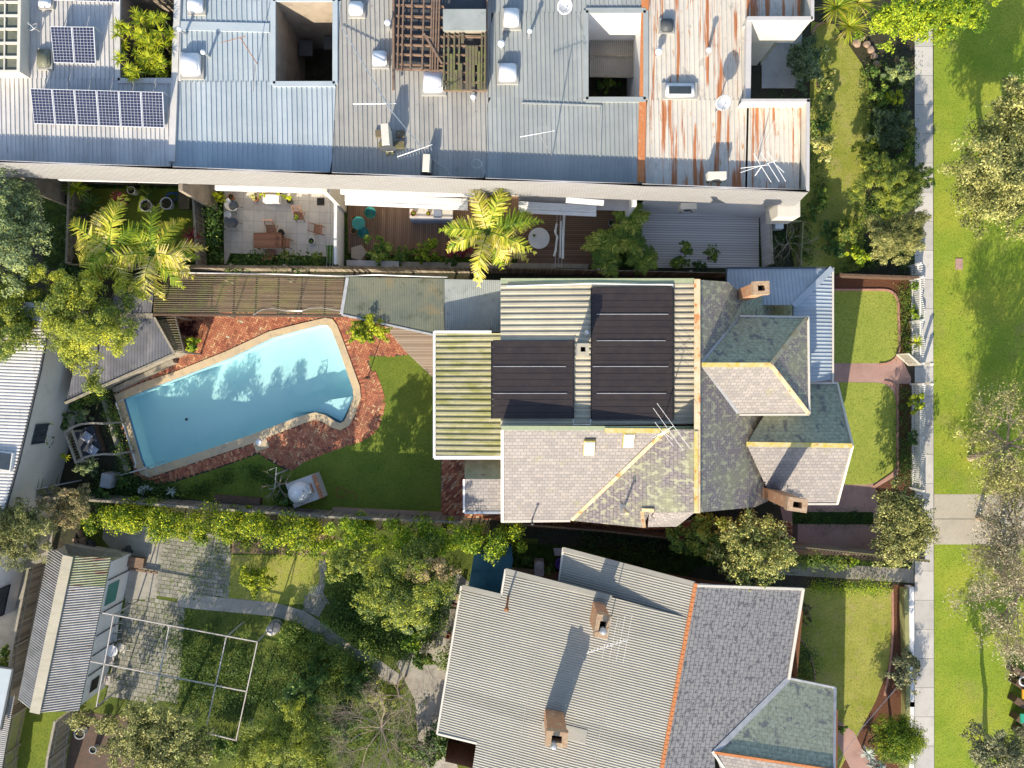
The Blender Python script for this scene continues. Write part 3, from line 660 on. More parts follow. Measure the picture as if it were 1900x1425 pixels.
# ================================================================ setting
COP = [(213,733),(260,712),(330,688),(420,652),(500,615),(560,600),(604,590),(617,592),(626,604),(640,640),(668,717),(670,738),(658,772),(648,790),(632,798),(618,794),(598,782),(585,779),(565,785),(470,822),(350,862),(278,886),(262,880),(250,862)]
WAT = [(230,741),(270,724),(340,698),(430,663),(505,627),(560,612),(596,603),(608,604),(615,612),(630,650),(655,722),(656,738),(645,768),(639,781),(632,785),(624,783),(604,770),(585,765),(560,771),(465,807),(345,848),(276,870),(268,866),(262,852)]
GX = 170.0
def ground():
    outer = [Vector((x, y, 0)) for x, y in ((-GX,-GX),(GX,-GX),(GX,GX),(-GX,GX))]; hole = PL(WAT)
    flat = outer + hole; mb = MB(); fs = []
    for t in tessellate_polygon([outer, hole]):
        t = list(t); a, b, c = (flat[i] for i in t)
        if (b-a).cross(c-a).z < 0: t.reverse()
        fs.append(t)
    mb.add(flat, fs); tag(mb.build('ground', m_['soil']), kind='structure')
ground()
sheet('reserve_grass', [(1733,-900),(2900,-900),(2900,2400),(1735,2400),(1733,1010),(1732,712)], .008, m_['grass'])
sheet('side_lawn', [(1548,45),(1600,120),(1618,170),(1608,330),(1600,500),(1480,520),(1460,430),(1500,300),(1505,40)], .008, m_['lawn_dry'])
sheet('footpath', [(1695,-200),(1730,-200),(1730,500),(1733,916),(1733,1600),(1696,1600),(1697,520),(1695,300)], .012, m_['soil'])
tag(strips(MB(), [(1697,-200),(1730,-200),(1731,500),(1733,1600),(1697,1600)], 0, 1.59, .02, gap=.008).build('footpath_surface', m_['footpath_slab']), kind='structure')

sheet('driveway', [(1733,917),(2900,917),(2900,1010),(1733,1010)], .013, m_['driveway_mat'])
jb = MB(); a = P(1733, 963); jb.box((a.x+6, a.y, .016), (12, .02, .006)); tag(jb.build('driveway_joints', m_['dark_grey']), kind='structure')
# front yard of the main house
sheet('front_path', [(1440,655),(1668,655),(1690,700),(1690,1030),(1465,1030),(1440,900)], .008, m_['path_red'])
sheet('front_mulch', [(1500,510),(1690,520),(1690,655),(1668,655),(1655,690),(1500,690)], .006, m_['mulch'])
def rpoly(pts, rads, n=6):
    out = []; N_ = len(pts)
    for i, (p, r) in enumerate(zip(pts, rads)):
        p = Vector((p[0], p[1])); a = Vector(pts[i-1]); b = Vector(pts[(i+1) % N_])
        if r <= 0: out.append((p.x, p.y)); continue
        da = (a - p).normalized() * r; db = (b - p).normalized() * r
        for k in range(n + 1):
            t = k / n; q = (p + da) * (1-t)**2 + p * 2*t*(1-t) + (p + db) * t*t; out.append((q.x, q.y))
    return out
L1 = rpoly([(1490,540),(1664,540),(1667,674),(1490,674)], (0,28,38,0)); sheet('lawn_by_gate', L1, .014, m_['lawn_front'])
L2 = rpoly([(1500,709),(1662,710),(1663,872),(1620,899),(1500,899)], (0,40,16,16,0)); sheet('lawn_below_path', L2, .014, m_['lawn_front'])
sheet('lawn_strip', [(1470,950),(1620,950),(1620,973),(1470,972)], .014, m_['ground_cover'])
def edging(name, pts, wd=.11, h=.07):
    mb = MB(); W = PL(pts)
    for a, b in zip(W, W[1:]): mb.beam(a + Vector((0,0,h/2)), b + Vector((0,0,h/2)), wd, h)
    tag(mb.build(name, m_['edging']), kind='structure')
edging('lawn_edging', rpoly([(1500,538),(1665,538),(1669,676),(1600,676)], (0,28,38,0))[0:15])
edging('garden_kerb', rpoly([(1640,708),(1664,712),(1665,872),(1620,903)], (0,16,16,0)))
BED = [(1668,712),(1690,712),(1690,1030),(1640,1030),(1625,905),(1668,880)]; sheet('garden_bed', BED, .012, m_['mulch'])
# back yard
sheet('back_lawn', [(678,655),(760,650),(812,712),(812,845),(825,846),(823,956),(620,952),(340,925),(296,902),(320,896),(400,871),(470,846),(478,842),(534,875),(560,855),(600,839),(640,825),(672,815),(690,800),(700,776),(706,745),(700,722),(687,690)], .008, m_['lawn'])
sheet('side_paving', [(818,840),(870,840),(950,950),(1480,970),(1480,1004),(940,968),(818,962)], .010, m_['mortar'])
tag(strips(MB(), [(820,842),(866,842),(866,957),(818,957)], math.pi/4, .105, .016, L=.21).build('brick_path', m_['brick_paver']), kind='structure')
tag(strips(MB(), [(866,950),(1470,968),(1470,1000),(866,962)], 0, .105, .016, L=.21).build('side_brick_path', m_['brick_paver']), kind='structure')
DECK = [(322,578),(645,578),(722,610),(760,655),(748,660),(682,661),(690,690),(703,722),(709,745),(703,775),(693,797),(672,812),(640,822),(600,836),(560,852),(536,872),(478,840),(400,868),(320,893),(288,898),(250,880),(213,733)]
def outline_mb(outer, inner, z0, z1):
    o = PL(outer); i = PL(inner); mb = MB(); flat = [Vector((p.x, p.y, z1)) for p in o + i]; fs = []
    for t in tessellate_polygon([[Vector((p.x,p.y,0)) for p in o], [Vector((p.x,p.y,0)) for p in i]]):
        t = list(t); a, b, c = (flat[k] for k in t)
        if (b-a).cross(c-a).z < 0: t.reverse()
        fs.append(t)
    mb.add(flat, fs); mb.walls(o, z0, z1); mb.walls(i, z0, z1); return mb
tag(outline_mb(DECK, WAT, 0, .012).build('pool_surround', m_['mortar']), kind='structure')
HB = herring(DECK, .02, R(22 + 45), holes=[[(x, y) for x, y in COP]]); tag(HB.build('brick_paving', m_['brick_paver']), kind='structure')
sb = MB()
soldier(sb, [(690,690),(703,722),(709,745),(703,775),(693,797),(672,812),(640,822),(600,836),(560,852),(536,870)], .2, .026)
soldier(sb, [(278,889),(350,865),(470,825),(565,788),(585,782),(598,785),(618,797),(634,800),(650,792),(660,774),(672,738)], -.2, .026)
soldier(sb, [(672,738),(670,717),(642,640),(628,604)], -.2, .026)
soldier(sb, [(286,897),(400,868),(470,843)], .2, .026)
tag(sb.build('brick_border', m_['brick_paver']), kind='structure')
# swimming pool
pool = T('swimming_pool', 'turquoise kite shaped in-ground pool with tan concrete coping', 'pool', P(440, 735))
outline_mb(COP, WAT, 0, .06).build('coping', m_['coping'], pool)
cb = MB(); a = P(484, 822); cb.box((a.x, a.y, .03), (.75, .75, .066), R(18)); cb.build('skimmer_slab', m_['coping'], pool)
cb = MB(); cb.lathe((a.x-.1, a.y+.05, .06), [(.17, 0), (.17, .02), (.15, .035), (0, .035)], 18); cb.build('skimmer_lid', m_['white'], pool)
bw = PL(WAT); b1 = MB(); b1.walls(bw, -1.15, -.18)
fl = MB(); zf = -1.15; fl.add([Vector((p.x, p.y, zf)) for p in bw], [tuple(t) for t in tessellate_polygon([[Vector((p.x,p.y,0)) for p in bw]])]); fl.v += []
b1.add(fl.v, fl.f); b1.build('basin', m_['pool_plaster'], pool)
tl = MB(); tl.walls(bw, -.18, .0); tl.build('waterline_tiles', m_['pool_tile'], pool)
st = MB()
for k in range(4):
    a = [(632-0,783),(655-k*2,735-k*8),(610-k*14,742-k*2),(575-k*14,762+k*1),(604,768)]
    st.prism(PL(a), -1.14, -.25 - k * .2)
st.build('step', m_['pool_plaster'], pool)
dr = MB(); dp = P(328,780); dr.lathe((dp.x,dp.y,-1.14), [(0,.02),(.08,.02),(.08,0)], 14); dr.build('drain', m_['dark_grey'], pool)
wt = MB(); wt.add([Vector((p.x, p.y, -.10)) for p in bw], [tuple(t) for t in tessellate_polygon([[Vector((p.x,p.y,0)) for p in bw]])])
wo = wt.build('pool_water', m_['water'], pool)
ld = MB()
for px, py in ((284, 873), (302, 866)):
    a = P(px, py); d = Vector((-.25, .5, 0)).normalized()
    ld.tube([a + Vector((0,0,.05)) - d*.3, a + Vector((0,0,.75)) - d * .25, a + Vector((0,0,.8)), a + d * .25 + Vector((0,0,.5)), a + d * .3 + Vector((0,0,-.3))], .022, 6)
ld.build('ladder_rail', m_['metal'], pool)
hz = MB(); hz.tube(PL([(228,741,.1),(215,747,.1),(252,860,.1),(250,868,.1)]), .045, 6)
hz.top('pool_pipe', m_['white'], 'white plastic pipe running along the coping at the narrow left end of the pool', 'pipe')
hz = MB(); hz.tube(PL([(222,882,.12),(245,876,.15),(272,868,.1)]), .04, 6); hz.top('pool_hose', m_['white'], 'short white hose hooked over the lower left corner of the pool', 'hose')
# timber deck between pool paving and house
sheet('deck_base', [(714,606),(930,606),(930,715),(806,704),(752,655)], .005, m_['mortar'])
tag(strips(MB(), [(716,608),(815,608),(815,704),(806,703),(750,650)], 0, .09, .05).build('timber_deck', m_['deck_pale']), kind='structure')
# courtyards of the terrace
sheet('courtyard_soil', [(80,330),(1420,360),(1420,498),(80,498)], .004, m_['ground_cover'])
sheet('shaded_lawn', [(150,350),(375,350),(375,495),(150,495)], .008, m_['lawn'])
tag(strips(MB(), [(415,345),(600,345),(628,350),(628,460),(600,490),(416,490)], R(-2), .6, .012, L=.6, stag=False, gap=.004).build('patio_paving', m_['patio_tile']), kind='structure')
tag(strips(MB(), [(645,345),(960,350),(960,480),(645,470)], R(88), .11, .012).build('courtyard_deck', m_['deck_brown']), kind='structure')
tag(strips(MB(), [(960,350),(1145,350),(1145,497),(960,497)], 0, .11, .012).build('dark_courtyard_deck', m_['deck_brown']), kind='structure')
tag(strips(MB(), [(1180,380),(1408,380),(1408,497),(1180,497)], R(-1), .13, .012).build('grey_courtyard_deck', m_['deck_grey']), kind='structure')
# yard below
sheet('yard_ground', [(150,950),(1000,1000),(870,1425),(870,1500),(60,1500),(120,1330)], .004, m_['rough_grass'])
sheet('dug_bed', [(425,978),(600,990),(640,1000),(600,1031),(428,1026)], .012, m_['dug_soil'])
sheet('yard_lawn', [(420,1030),(600,1030),(598,1070),(580,1120),(520,1122),(415,1115)], .008, m_['lawn_dry'])
tag(strips(MB(), [(300,985),(432,985),(424,1112),(285,1112)], R(-8), .22, .012, L=.36, gap=.010).build('yard_paving', m_['slab_grey']), kind='structure')
sheet('concrete_slabs', [(195,960),(305,985),(290,1112),(232,1112),(225,1040),(190,1000)], .010, m_['concrete_old'])
tag(strips(MB(), [(235,1105),(345,1112),(330,1310),(195,1300)], R(-10), .26, .012, L=.26, gap=.012).build('patio_slabs', m_['slab_grey']), kind='structure')
def path_strip(name, pts, wd, mat_, z=.014, kind='structure'):
    W = PL(pts); mb = MB()
    for i, (a, b) in enumerate(zip(W, W[1:])):
        d = (b-a).normalized(); s = Vector((-d.y, d.x, 0)) * wd / 2
        d0 = (W[i]-W[i-1]).normalized() if i else d; s0 = Vector((-(d0+d).y, (d0+d).x, 0)).normalized() * wd / 2
        d1 = (W[i+2]-W[i+1]).normalized() if i + 2 < len(W) else d; s1 = Vector((-(d1+d).y, (d1+d).x, 0)).normalized() * wd / 2
        mb.add([Vector((q.x, q.y, z)) for q in (a - s0, b - s1, b + s1, a + s0)], [(0,1,2,3)])
    tag(mb.build(name, m_[mat_]), kind=kind)
path_strip('garden_path', [(330,1112),(360,1117),(430,1123),(510,1131),(560,1145),(600,1172),(650,1212),(690,1230),(740,1265)], .75, 'concrete_old')
sheet('concrete_apron', [(735,1230),(800,1180),(848,1060),(870,1080),(850,1180),(822,1330),(850,1425),(780,1425),(770,1300)], .012, m_['concrete_old'])
sheet('side_access', [(905,1005),(1700,1045),(1700,1060),(1300,1050),(1245,1090),(900,1105)], .006, m_['ground_cover'])
path_strip('stepping_path', [(1390,1050),(1690,1068)], .75, 'slab_grey')
tag(strips(MB(), [(1390,1040),(1695,1056),(1695,1082),(1390,1062)], R(-3.5), .75, .018, L=.62, stag=False, gap=.012).build('front_slabs', m_['slab_grey']), kind='structure')
sheet('neighbour_lawn', [(1440,1090),(1655,1092),(1655,1220),(1625,1300),(1560,1425),(1440,1425)], .010, m_['lawn_dry'])
sheet('neighbour_bed', [(1655,1085),(1692,1085),(1692,1425),(1560,1425),(1620,1310),(1655,1230)], .008, m_['mulch'])
path_strip('curved_path', [(1535,1345),(1570,1370),(1600,1430),(1600,1500)], 1.1, 'path_red')
sheet('corner_lawn', [(20,1280),(150,1300),(120,1500),(0,1500)], .010, m_['lawn'])
sheet('alley_paving', [(-60,600),(130,700),(60,1330),(-60,1330)], .006, m_['concrete_old'])
# ================================================================ MAIN HOUSE
def gutter(mb, pts, z=None, wd=.13, hh=.10):
    W = [P(a[0], a[1], a[2] if len(a) > 2 else z) for a in pts]
    for a, b in zip(W, W[1:]): mb.beam(a, b, wd, hh)
    return mb
H = T('slate_roofed_house', 'old villa with mossy slate gables in front and black mats on its ribbed metal roof', 'house', P(1200, 720))
def inset(pts, k):
    c = sum((Vector((p.x,p.y,0)) for p in pts), Vector()) / len(pts); out = []
    for p in pts:
        d = c - Vector((p.x, p.y, 0)); out.append(Vector((p.x, p.y, 0)) + d.normalized() * k)
    return out
wl = MB()
for q, z1 in ((PL([(940,535,3.5),(1290,535,3.5),(1290,780,3.5),(940,780,3.5)]), 5.3), (PL([(936,780,3.3),(1200,790,3.3),(1200,955,3.3),(936,955,3.3)]), 3.2), (PL([(820,630,3),(930,630,3),(930,835,3),(820,835,3)]), 3.15),
              (PL([(1195,532,3.3),(1440,545,3.3),(1425,925,3.3),(1200,925,3.3)]), 2.7), (PL([(1440,600,3.6),(1488,600,3.6),(1488,750,3.6),(1440,750,3.6)]), 4.2), (PL([(1440,722,3.3),(1535,722,3.3),(1535,925,3.3),(1440,925,3.3)]), 2.7),
              (PL([(872,856,2.8),(936,856,2.8),(936,945,2.8),(872,945,2.8)]), 2.75)):
    wl.walls(q, 0, z1)
wl.build('wall', m_['brick_wall'], H)
# metal roof and lower mossy roof
mr = MB(); corr(mr, PL([(929,522,5.4),(1290,522,6.0),(1290,790,6.0),(929,790,5.4)]), (1,0), .275, .055, 'trap'); corr(mr, PL([(911,630,5.36),(930,630,5.4),(930,778,5.4),(911,778,5.36)]), (1,0), .275, .055, 'trap'); mr.build('metal_roof', m_['roof_cream'], H)
mr = MB(); corr(mr, PL([(808,617,3.3),(934,617,3.75),(934,848,3.75),(808,848,3.3)]), (1,0), .285, .055, 'trap'); mr.build('mossy_roof', m_['roof_mossy'], H)
g = MB(); gutter(g, [(806,615,3.3),(806,850,3.3)]); gutter(g, [(806,849,3.3),(931,849,3.7)], wd=.18); gutter(g, [(806,616,3.3),(912,616,3.7)]); g.build('gutter', m_['white'], H)
g = MB(); gutter(g, [(929,521,5.4),(1288,521,6.0)], wd=.22, hh=.08); g.build('flashing', m_['ridge_green'], H); g = MB(); gutter(g, [(930,794,6.2),(1290,795,6.2)], wd=.2, hh=.08); g.build('flashing', m_['ridge_green'], H)
g = MB(); gutter(g, [(1122,798.5,6.26),(1292,800,6.26)], wd=.22, hh=.05); g.build('flashing', m_['ridge_yellow'], H)
fs = MB(); fs.walls(PL([(929,791,5.4),(1290,792,6.0)]), 3.5, 6.15, closed=False); fs.build('fascia', m_['white'], H)
sd_ = MB(); q = PL([(929,521,5.3),(929,790,5.3)]); sd_.walls(q, 2.4, 5.36, closed=False); q = PL([(929,522,5.3),(1290,522,5.9)]); sd_.walls(q, 2.4, [5.36, 5.96], closed=False); sd_.build('gable_end', m_['cream'], H)
# slates
zr = 7.0; za = 6.2
ev = 3.3
BW0, BW1, BW2 = P(1291,797,7.0), P(1291,951,7.0), P(1060,966,3.3)
def skirt(pts, mt='brick_wall', name='wall'):
    mb = MB()
    for a, b in zip(pts, pts[1:]): mb.add([(a.x,a.y,0),(b.x,b.y,0),(b.x,b.y,b.z-.03),(a.x,a.y,a.z-.03)], [(0,1,2,3)], [[(0,0),((b-a).length,0),((b-a).length,b.z),(0,a.z)]])
    mb.build(name, m_[mt], H)
def onplane(px, py, p0, p1, p2, dz=0):
    n = (p1-p0).cross(p2-p0); z = p0.z
    for _ in range(60):
        q = P(px, py, z); z = .5 * z + .5 * (p0.z - (n.x*(q.x-p0.x) + n.y*(q.y-p0.y)) / n.z)
    return P(px, py, z + dz)
bw = lambda x, y, dz=0: onplane(x, y, BW0, BW1, BW2, dz)
s = MB(); s.slope([P(932,797,za), bw(1236,797), P(1060,966,ev), P(932,968,ev)], (1,0,0)); s.build('slate_roof', m_['slate_sun'], H, label='sunlit pinkish slates on the south slope')
s = MB(); s.slope([bw(1236,797), BW0, BW1, bw(1205,951), bw(1192,979), BW2], (0,1,0)); skirt([BW2, bw(1192,979)]); skirt([bw(1205,951), BW1]); s.build('slate_roof', m_['slate_moss'], H)
s = MB(); s.slope(PL([(1298,519,zr),(1350,523,4.6),(1375,547,4.25),(1430,560,3.3),(1430,700,3.3)]), (0,1,0)); s.v = []; s.f = []; s.uv = []; s.t = []
zC = lambda px: None
# east slope: plane through ridge (true x) and eave
def east(px, py):
    # height on the east plane for an apparent pixel: z = zr - k*(X-Xr)
    Xr = P(1296, 0, zr).x; k = .90; z = zr
    for _ in range(60): z = .5 * z + .5 * (zr - k * (P(px, py, z).x - Xr))
    return (px, py, z)
s.slope([P(*east(*q)) for q in ((1296,519),(1350,523),(1378,546),(1425,640),(1430,770),(1425,930),(1400,941),(1296,951))], (0,1,0)); skirt([P(*east(*q)) for q in ((1296,519),(1350,523),(1378,546))]); skirt([P(*east(*q)) for q in ((1425,930),(1400,941),(1296,951))]); s.build('slate_roof', m_['slate_moss'], H, label='broad east slope speckled with pale lichen')
s = MB(); s.slope([P(*east(*q)) for q in ((1380,541),(1470,536),(1470,590),(1400,660),(1318,668),(1376,560))], (0,1,0))
for v_ in s.v: v_.z += .03
s.build('slate_roof', m_['slate_green'], H)
s = MB(); s.slope(PL([(1205,945,5.0),(1290,950,5.6),(1256,977,4.0),(1202,978,4.0)]), (1,0,0)); s.build('bay_roof', m_['slate_sun'], H)
g = MB(); gutter(g, [(1293.5,518,zr+.06),(1293.5,952,zr+.06)], wd=.26, hh=.07); g.build('ridge_cap', m_['ridge_rust'], H)
g = MB(); gutter(g, [(1291.5,800,zr+.12),(1291.5,950,zr+.12)], wd=.17, hh=.04); g.build('ridge_cap', m_['ridge_yellow'], H)
g = MB(); g.beam(P(1061,965,ev+.05), bw(1236,798,.06), .16, .05); g.build('valley_flashing', m_['ridge_rust'], H); g = MB(); g.beam(bw(1191,948,.05), bw(1195,979,.05), .17, .06); g.beam(bw(1191,946,.05), bw(1214,947,.05), .15, .06); g.build('valley_flashing', m_['ridge_rust'], H)
g = MB(); gutter(g, [(932,797,za),(932,968,ev)], wd=.14, hh=.1); gutter(g, [(932,967.5,ev),(1058,966,ev)], wd=.12, hh=.1); g.build('barge_board', m_['cream'], H)
gb = MB(); W = PL([(934,799,za),(934,966,ev)]); gb.add([W[0], W[1], (W[1].x, W[1].y, 0), (W[0].x, W[0].y, 0)], [(0,1,2,3)]); gb.build('gable_end', m_['cream'], H)
# rear lean-to
s = MB(); s.slope(PL([(862,889,3.35),(932,889,3.35),(932,950,2.8),(862,950,2.8)]), (1,0,0)); s.build('laundry_roof', m_['slate_sun'], H)
s = MB(); s.slope(PL([(862,849,2.8),(932,849,2.8),(932,889,3.35),(862,889,3.35)]), (1,0,0)); s.build('laundry_roof', m_['roof_shed_green'], H)
g = MB(); gutter(g, [(862,951,2.8),(932,951,2.8)], wd=.13); gutter(g, [(861,889,3.35),(861,951,2.8)], wd=.1); g.build('gutter', m_['metal'], H)
# upper hipped wing
A = (1302,677,6.95); B = (1430,677,6.95); C_ = (1497,590,4.75); D = (1500,767,4.75); E = (1370,768,4.75); F = (1374,588,4.75)
s = MB(); s.slope(PL([A, B, C_, F]), (1,0,0)); s.build('wing_roof', m_['slate_green'], H)
s = MB(); s.slope(PL([B, D, C_]), (0,1,0)); s.build('wing_roof', m_['slate_moss'], H)
s = MB(); s.slope(PL([A, E, D, B]), (1,0,0)); s.build('wing_roof', m_['slate_sun'], H)
wl = MB(); wl.walls(PL([(1380,600,4.7),(1489,600,4.7),(1489,758,4.7),(1380,758,4.7)]), 2.6, 4.7); wl.build('wing_wall', m_['cream'], H)
g = MB(); gutter(g, [(A[0],A[1],7.0),(B[0],B[1],7.0)], wd=.2, hh=.06); g.build('ridge_cap', m_['ridge_yellow'], H)
g = MB(); gutter(g, [(C_[0],C_[1],4.8),(B[0],B[1],7.0),(D[0],D[1],4.8)], wd=.17, hh=.07); g.build('hip_cap', m_['ridge_rust'], H)
g = MB(); g.beam(P(*east(1303,678)), P(*east(1368,765)), .13, .14); g.build('valley_flashing', m_['lead'], H); g = MB(); g.beam(P(*east(1303,675)), P(*east(1373,590)), .26, .14); g.build('valley_flashing', m_['lead'], H)
g = MB(); gutter(g, [(1372,586.5,4.75),(1499,588.5,4.75),(1501,769,4.75),(1372,769.5,4.75)], wd=.10, hh=.1); g.build('gutter', m_['cream'], H)
# lower gabled wing
A2 = (1385,824,4.6); B2 = (1581,827,4.6)
s = MB(); s.slope(PL([A2, B2, (1554,712,3.3), (1440,712,3.3), (1430,770,4.2)]), (1,0,0)); s.f = []; s.v = []; s.uv = []; s.t = []
nP = lambda py: 3.3 + (5.1 - 3.3) * 1.0
s.slope(PL([A2, B2, (1554,712,2.75), (1453,712,2.75)]), (1,0,0)); s.build('wing_roof', m_['slate_green'], H, label='deep mossy shaded slates of the lower gable')
s = MB(); s.slope(PL([A2, (1436,934,2.75), (1553,934,2.75), B2]), (1,0,0)); s.build('wing_roof', m_['slate_sun'], H)
g = MB(); gutter(g, [(A2[0],A2[1],4.63),(B2[0],B2[1],4.63)], wd=.22, hh=.06); g.build('ridge_cap', m_['ridge_yellow'], H)
g = MB(); g.beam(P(*east(1388,825)), P(*east(1438,934)), .13, .12); g.build('valley_flashing', m_['lead'], H); g = MB(); g.beam(P(*east(1388,822)), P(*east(1424,768)), .15, .12); g.build('valley_flashing', m_['lead'], H)
g = MB(); gutter(g, [(1500,711,2.75),(1553,711,2.75),(1581.5,827,4.6),(1553,935,2.75),(1495,935,2.75)], wd=.10, hh=.12); g.build('barge_board', m_['cream'], H)
gb = MB(); W = PL([(1550,716,2.75),(1577,827,4.55),(1550,931,2.75)]); gb.add([W[0], W[1], W[2], (W[2].x, W[2].y, 0), (W[0].x, W[0].y, 0)], [(0,1,2,3,4)]); gb.build('gable_end', m_['cream'], H)
# bullnose verandah
s = MB(); corr(s, PL([(1349,498,2.8),(1543,498,2.8),(1472,566,3.3),(1349,566,3.3)]), (0,1), .19, .03, 'seam'); s.build('verandah_roof', m_['roof_bullnose'], H)
s = MB(); corr(s, PL([(1543,499,2.8),(1543,711,2.8),(1472,711,3.3),(1472,568,3.3)]), (1,0), .19, .035, 'seam'); s.build('verandah_roof', m_['roof_bullnose'], H)
g = MB(); gutter(g, [(1544,498,2.85),(1472,568,3.35)], wd=.3, hh=.05); g.build('hip_cap', m_['roof_bullnose'], H)
g = MB(); gutter(g, [(1348,497,2.8),(1545,497,2.8)], wd=.08); gutter(g, [(1348,497,2.8),(1348,530,2.9)], wd=.08); g.build('gutter', m_['dark_grey'], H)
g = MB(); gutter(g, [(1545,497,2.8),(1545,712,2.8)], wd=.09); g.build('gutter', m_['cream'], H)
g = MB()
for y in (502, 555, 610, 660, 705): a = P(1541, y, 2.7); g.tube([(a.x, a.y, 0), (a.x, a.y, 2.75)], .05, 8)
g.build('verandah_post', m_['cream'], H)
def chimney(parent, px, py, z0, z1, w, d, rz, mat_='chim_orange', cap='chim_cap', pots=0):
    """px,py: pixel of the centre of the TOP"""
    c = P(px, py, z1); rm = Matrix.Rotation(rz, 4, 'Z'); mb = MB()
    cs = [rm @ Vector((x * w / 2, y * d / 2, 0)) + Vector((c.x, c.y, 0)) for x, y in ((-1,-1),(1,-1),(1,1),(-1,1))]
    mb.walls(cs, z0, z1 - .12); ch = mb.build('chimney', m_[mat_], parent)
    mb = MB(); co = [rm @ Vector((x * (w/2+.05), y * (d/2+.05), 0)) + Vector((c.x, c.y, 0)) for x, y in ((-1,-1),(1,-1),(1,1),(-1,1))]
    ci = [rm @ Vector((x * w * .26, y * d * .26, 0)) + Vector((c.x, c.y, 0)) for x, y in ((-1,-1),(1,-1),(1,1),(-1,1))]
    mb.walls(co, z1 - .3, z1); mb.walls(ci, z1 - .5, z1)
    for i in range(4):
        j = (i+1) % 4; mb.add([(co[i].x,co[i].y,z1),(co[j].x,co[j].y,z1),(ci[j].x,ci[j].y,z1),(ci[i].x,ci[i].y,z1)], [(0,1,2,3)])
        mb.add([(co[i].x,co[i].y,z1-.3),(co[j].x,co[j].y,z1-.3),(cs[j].x,cs[j].y,z1-.3),(cs[i].x,cs[i].y,z1-.3)], [(3,2,1,0)])
    mb.build('chimney_cap', m_[cap], ch)
    mb = MB(); mb.add([(p.x, p.y, z1 - .45) for p in ci], [(0,1,2,3)]); mb.build('flue', m_['black'], ch)
    return ch, c
chimney(H, 1413, 534, 3.8, 7.0, .62, .5, R(2)); chimney(H, 1480, 937, 2.4, 6.4, .8, .52, R(-8))
chimney(H, 1082, 648, 5.4, 7.1, .42, .42, 0, 'lead', 'roof_cream')
def pipe_vent(parent, px, py, z0, z1, r=.06, mat_='metal', name='vent_pipe', cowl=True):
    c = P(px, py, z0); mb = MB(); mb.tube([(c.x, c.y, z0), (c.x, c.y, z1)], r, 10)
    if cowl: mb.lathe((c.x, c.y, z1), [(r*1.1, -.02), (r*2, .03), (r*1.2, .12), (0, .16)], 12)
    return mb.build(name, m_[mat_], parent)
pipe_vent(H, 987, 964, 3.3, 4.3, .04, 'dark_grey'); pipe_vent(H, 1158, 944, 5.1, 6.0, .05, 'ridge_rust'); pipe_vent(H, 1208, 957, 4.6, 5.6, .03, 'white', cowl=False)
pipe_vent(H, 1085, 620, 5.6, 6.5, .06, 'metal')
g = MB(); a = bw(1159,945,.06); g.box(a, (.45,.45,.05), 0, rx=R(-25)); g.build('pipe_flashing', m_['cream'], H)
def skylight(parent, px, py, z, w, l, h, glassm='dome', framem='ridge_yellow', rx=0, name='skylight', rz=0):
    c = P(px, py, z); mb = MB(); mb.box(c, (w, l, h), rz, rx=rx); k = mb.build(name, m_[framem], parent)
    n = Matrix.Rotation(rz, 3, 'Z') @ Matrix.Rotation(rx, 3, 'X') @ Vector((0,0,1)); mb = MB(); mb.box(c + n * (h/2 + .02), (w*.88, l*.88, .05), rz, rx=rx); mb.build('skylight_pane', m_[glassm], k); return k
zsk = lambda y: onplane(1100, y, P(932,797,za), P(1060,966,ev), P(932,968,ev)).z + .1
skylight(H, 1093, 829, zsk(829), .5, .8, .25, rx=R(31)); skylight(H, 1166, 815, zsk(815), .5, .8, .25, rx=R(31))
# pool heating mats
def mats(px0, py0, px1, py1, z0, z1, gaps, label):
    t = T('pool_heating_mat', label, 'solar mat', P((px0+px1)/2, (py0+py1)/2, (z0+z1)/2), 'black pool heating mats on the metal roof'); n = int((py1-py0)/12); mb = MB()
    for i in range(n):
        ya = py0 + (py1-py0) * i / n + .35; yb = py0 + (py1-py0) * (i+1) / n - .35
        W = PL([(px0,ya,z0),(px1,ya,z1),(px1,yb,z1),(px0,yb,z0)]); mb.add(W + [v + Vector((0,0,.05)) for v in W], [(4,7,6,5),(0,1,5,4),(2,3,7,6),(1,2,6,5),(3,0,4,7)], None, random.random())
    mb.build('collector_strip', m_['solar_mat'], t)
    mb = MB(); mb.tube(PL([(px0,py0,z0+.06),(px0,py1,z0+.06)]), .03, 6); mb.tube(PL([(px1,py0,z1+.06),(px1,py1,z1+.06)]), .03, 6); mb.build('header_pipe', m_['black'], t)
    mb = MB()
    for g_, a, b in gaps: mb.beam(P(a, g_, z0 + (z1-z0)*(a-px0)/(px1-px0) + .085), P(b, g_, z0 + (z1-z0)*(b-px0)/(px1-px0) + .085), .028, .02)
    mb.build('clamp_strip', m_['lead'], t)
def zroof(px): return 5.4 + (px - 929) / (1290 - 929) * .6
mats(912, 632, 1064, 777, zroof(912)+.12, zroof(1064)+.1, [(680,915,1050),(730,915,1052)], 'smaller black pool heating mat, over the edge of the mossy roof')
mats(1097, 533, 1249, 779, zroof(1097)+.1, zroof(1249)+.1, [(583,1107,1240),(632,1107,1235),(680,1100,1240),(730,1107,1236)], 'taller black pool heating mat, right of the small square chimney')
g = MB(); g.tube(PL([(940,531,5.55),(1000,529,5.65),(1100,526,5.8),(1249,528,6.05),(1249,534,6.05)]), .035, 6); g.top('roof_pipe', m_['white'], 'white plastic supply pipe crossing the cream ribbed roof above the heating mats', 'pipe'); g = MB(); g.tube(PL([(1064,778,5.85),(1064,788,5.85),(1096,788,5.9),(1096,778,5.9)]), .03, 6)
g.top('roof_pipe', m_['white'], 'white plastic pipe loop joining the lower ends of the two heating mats', 'pipe')
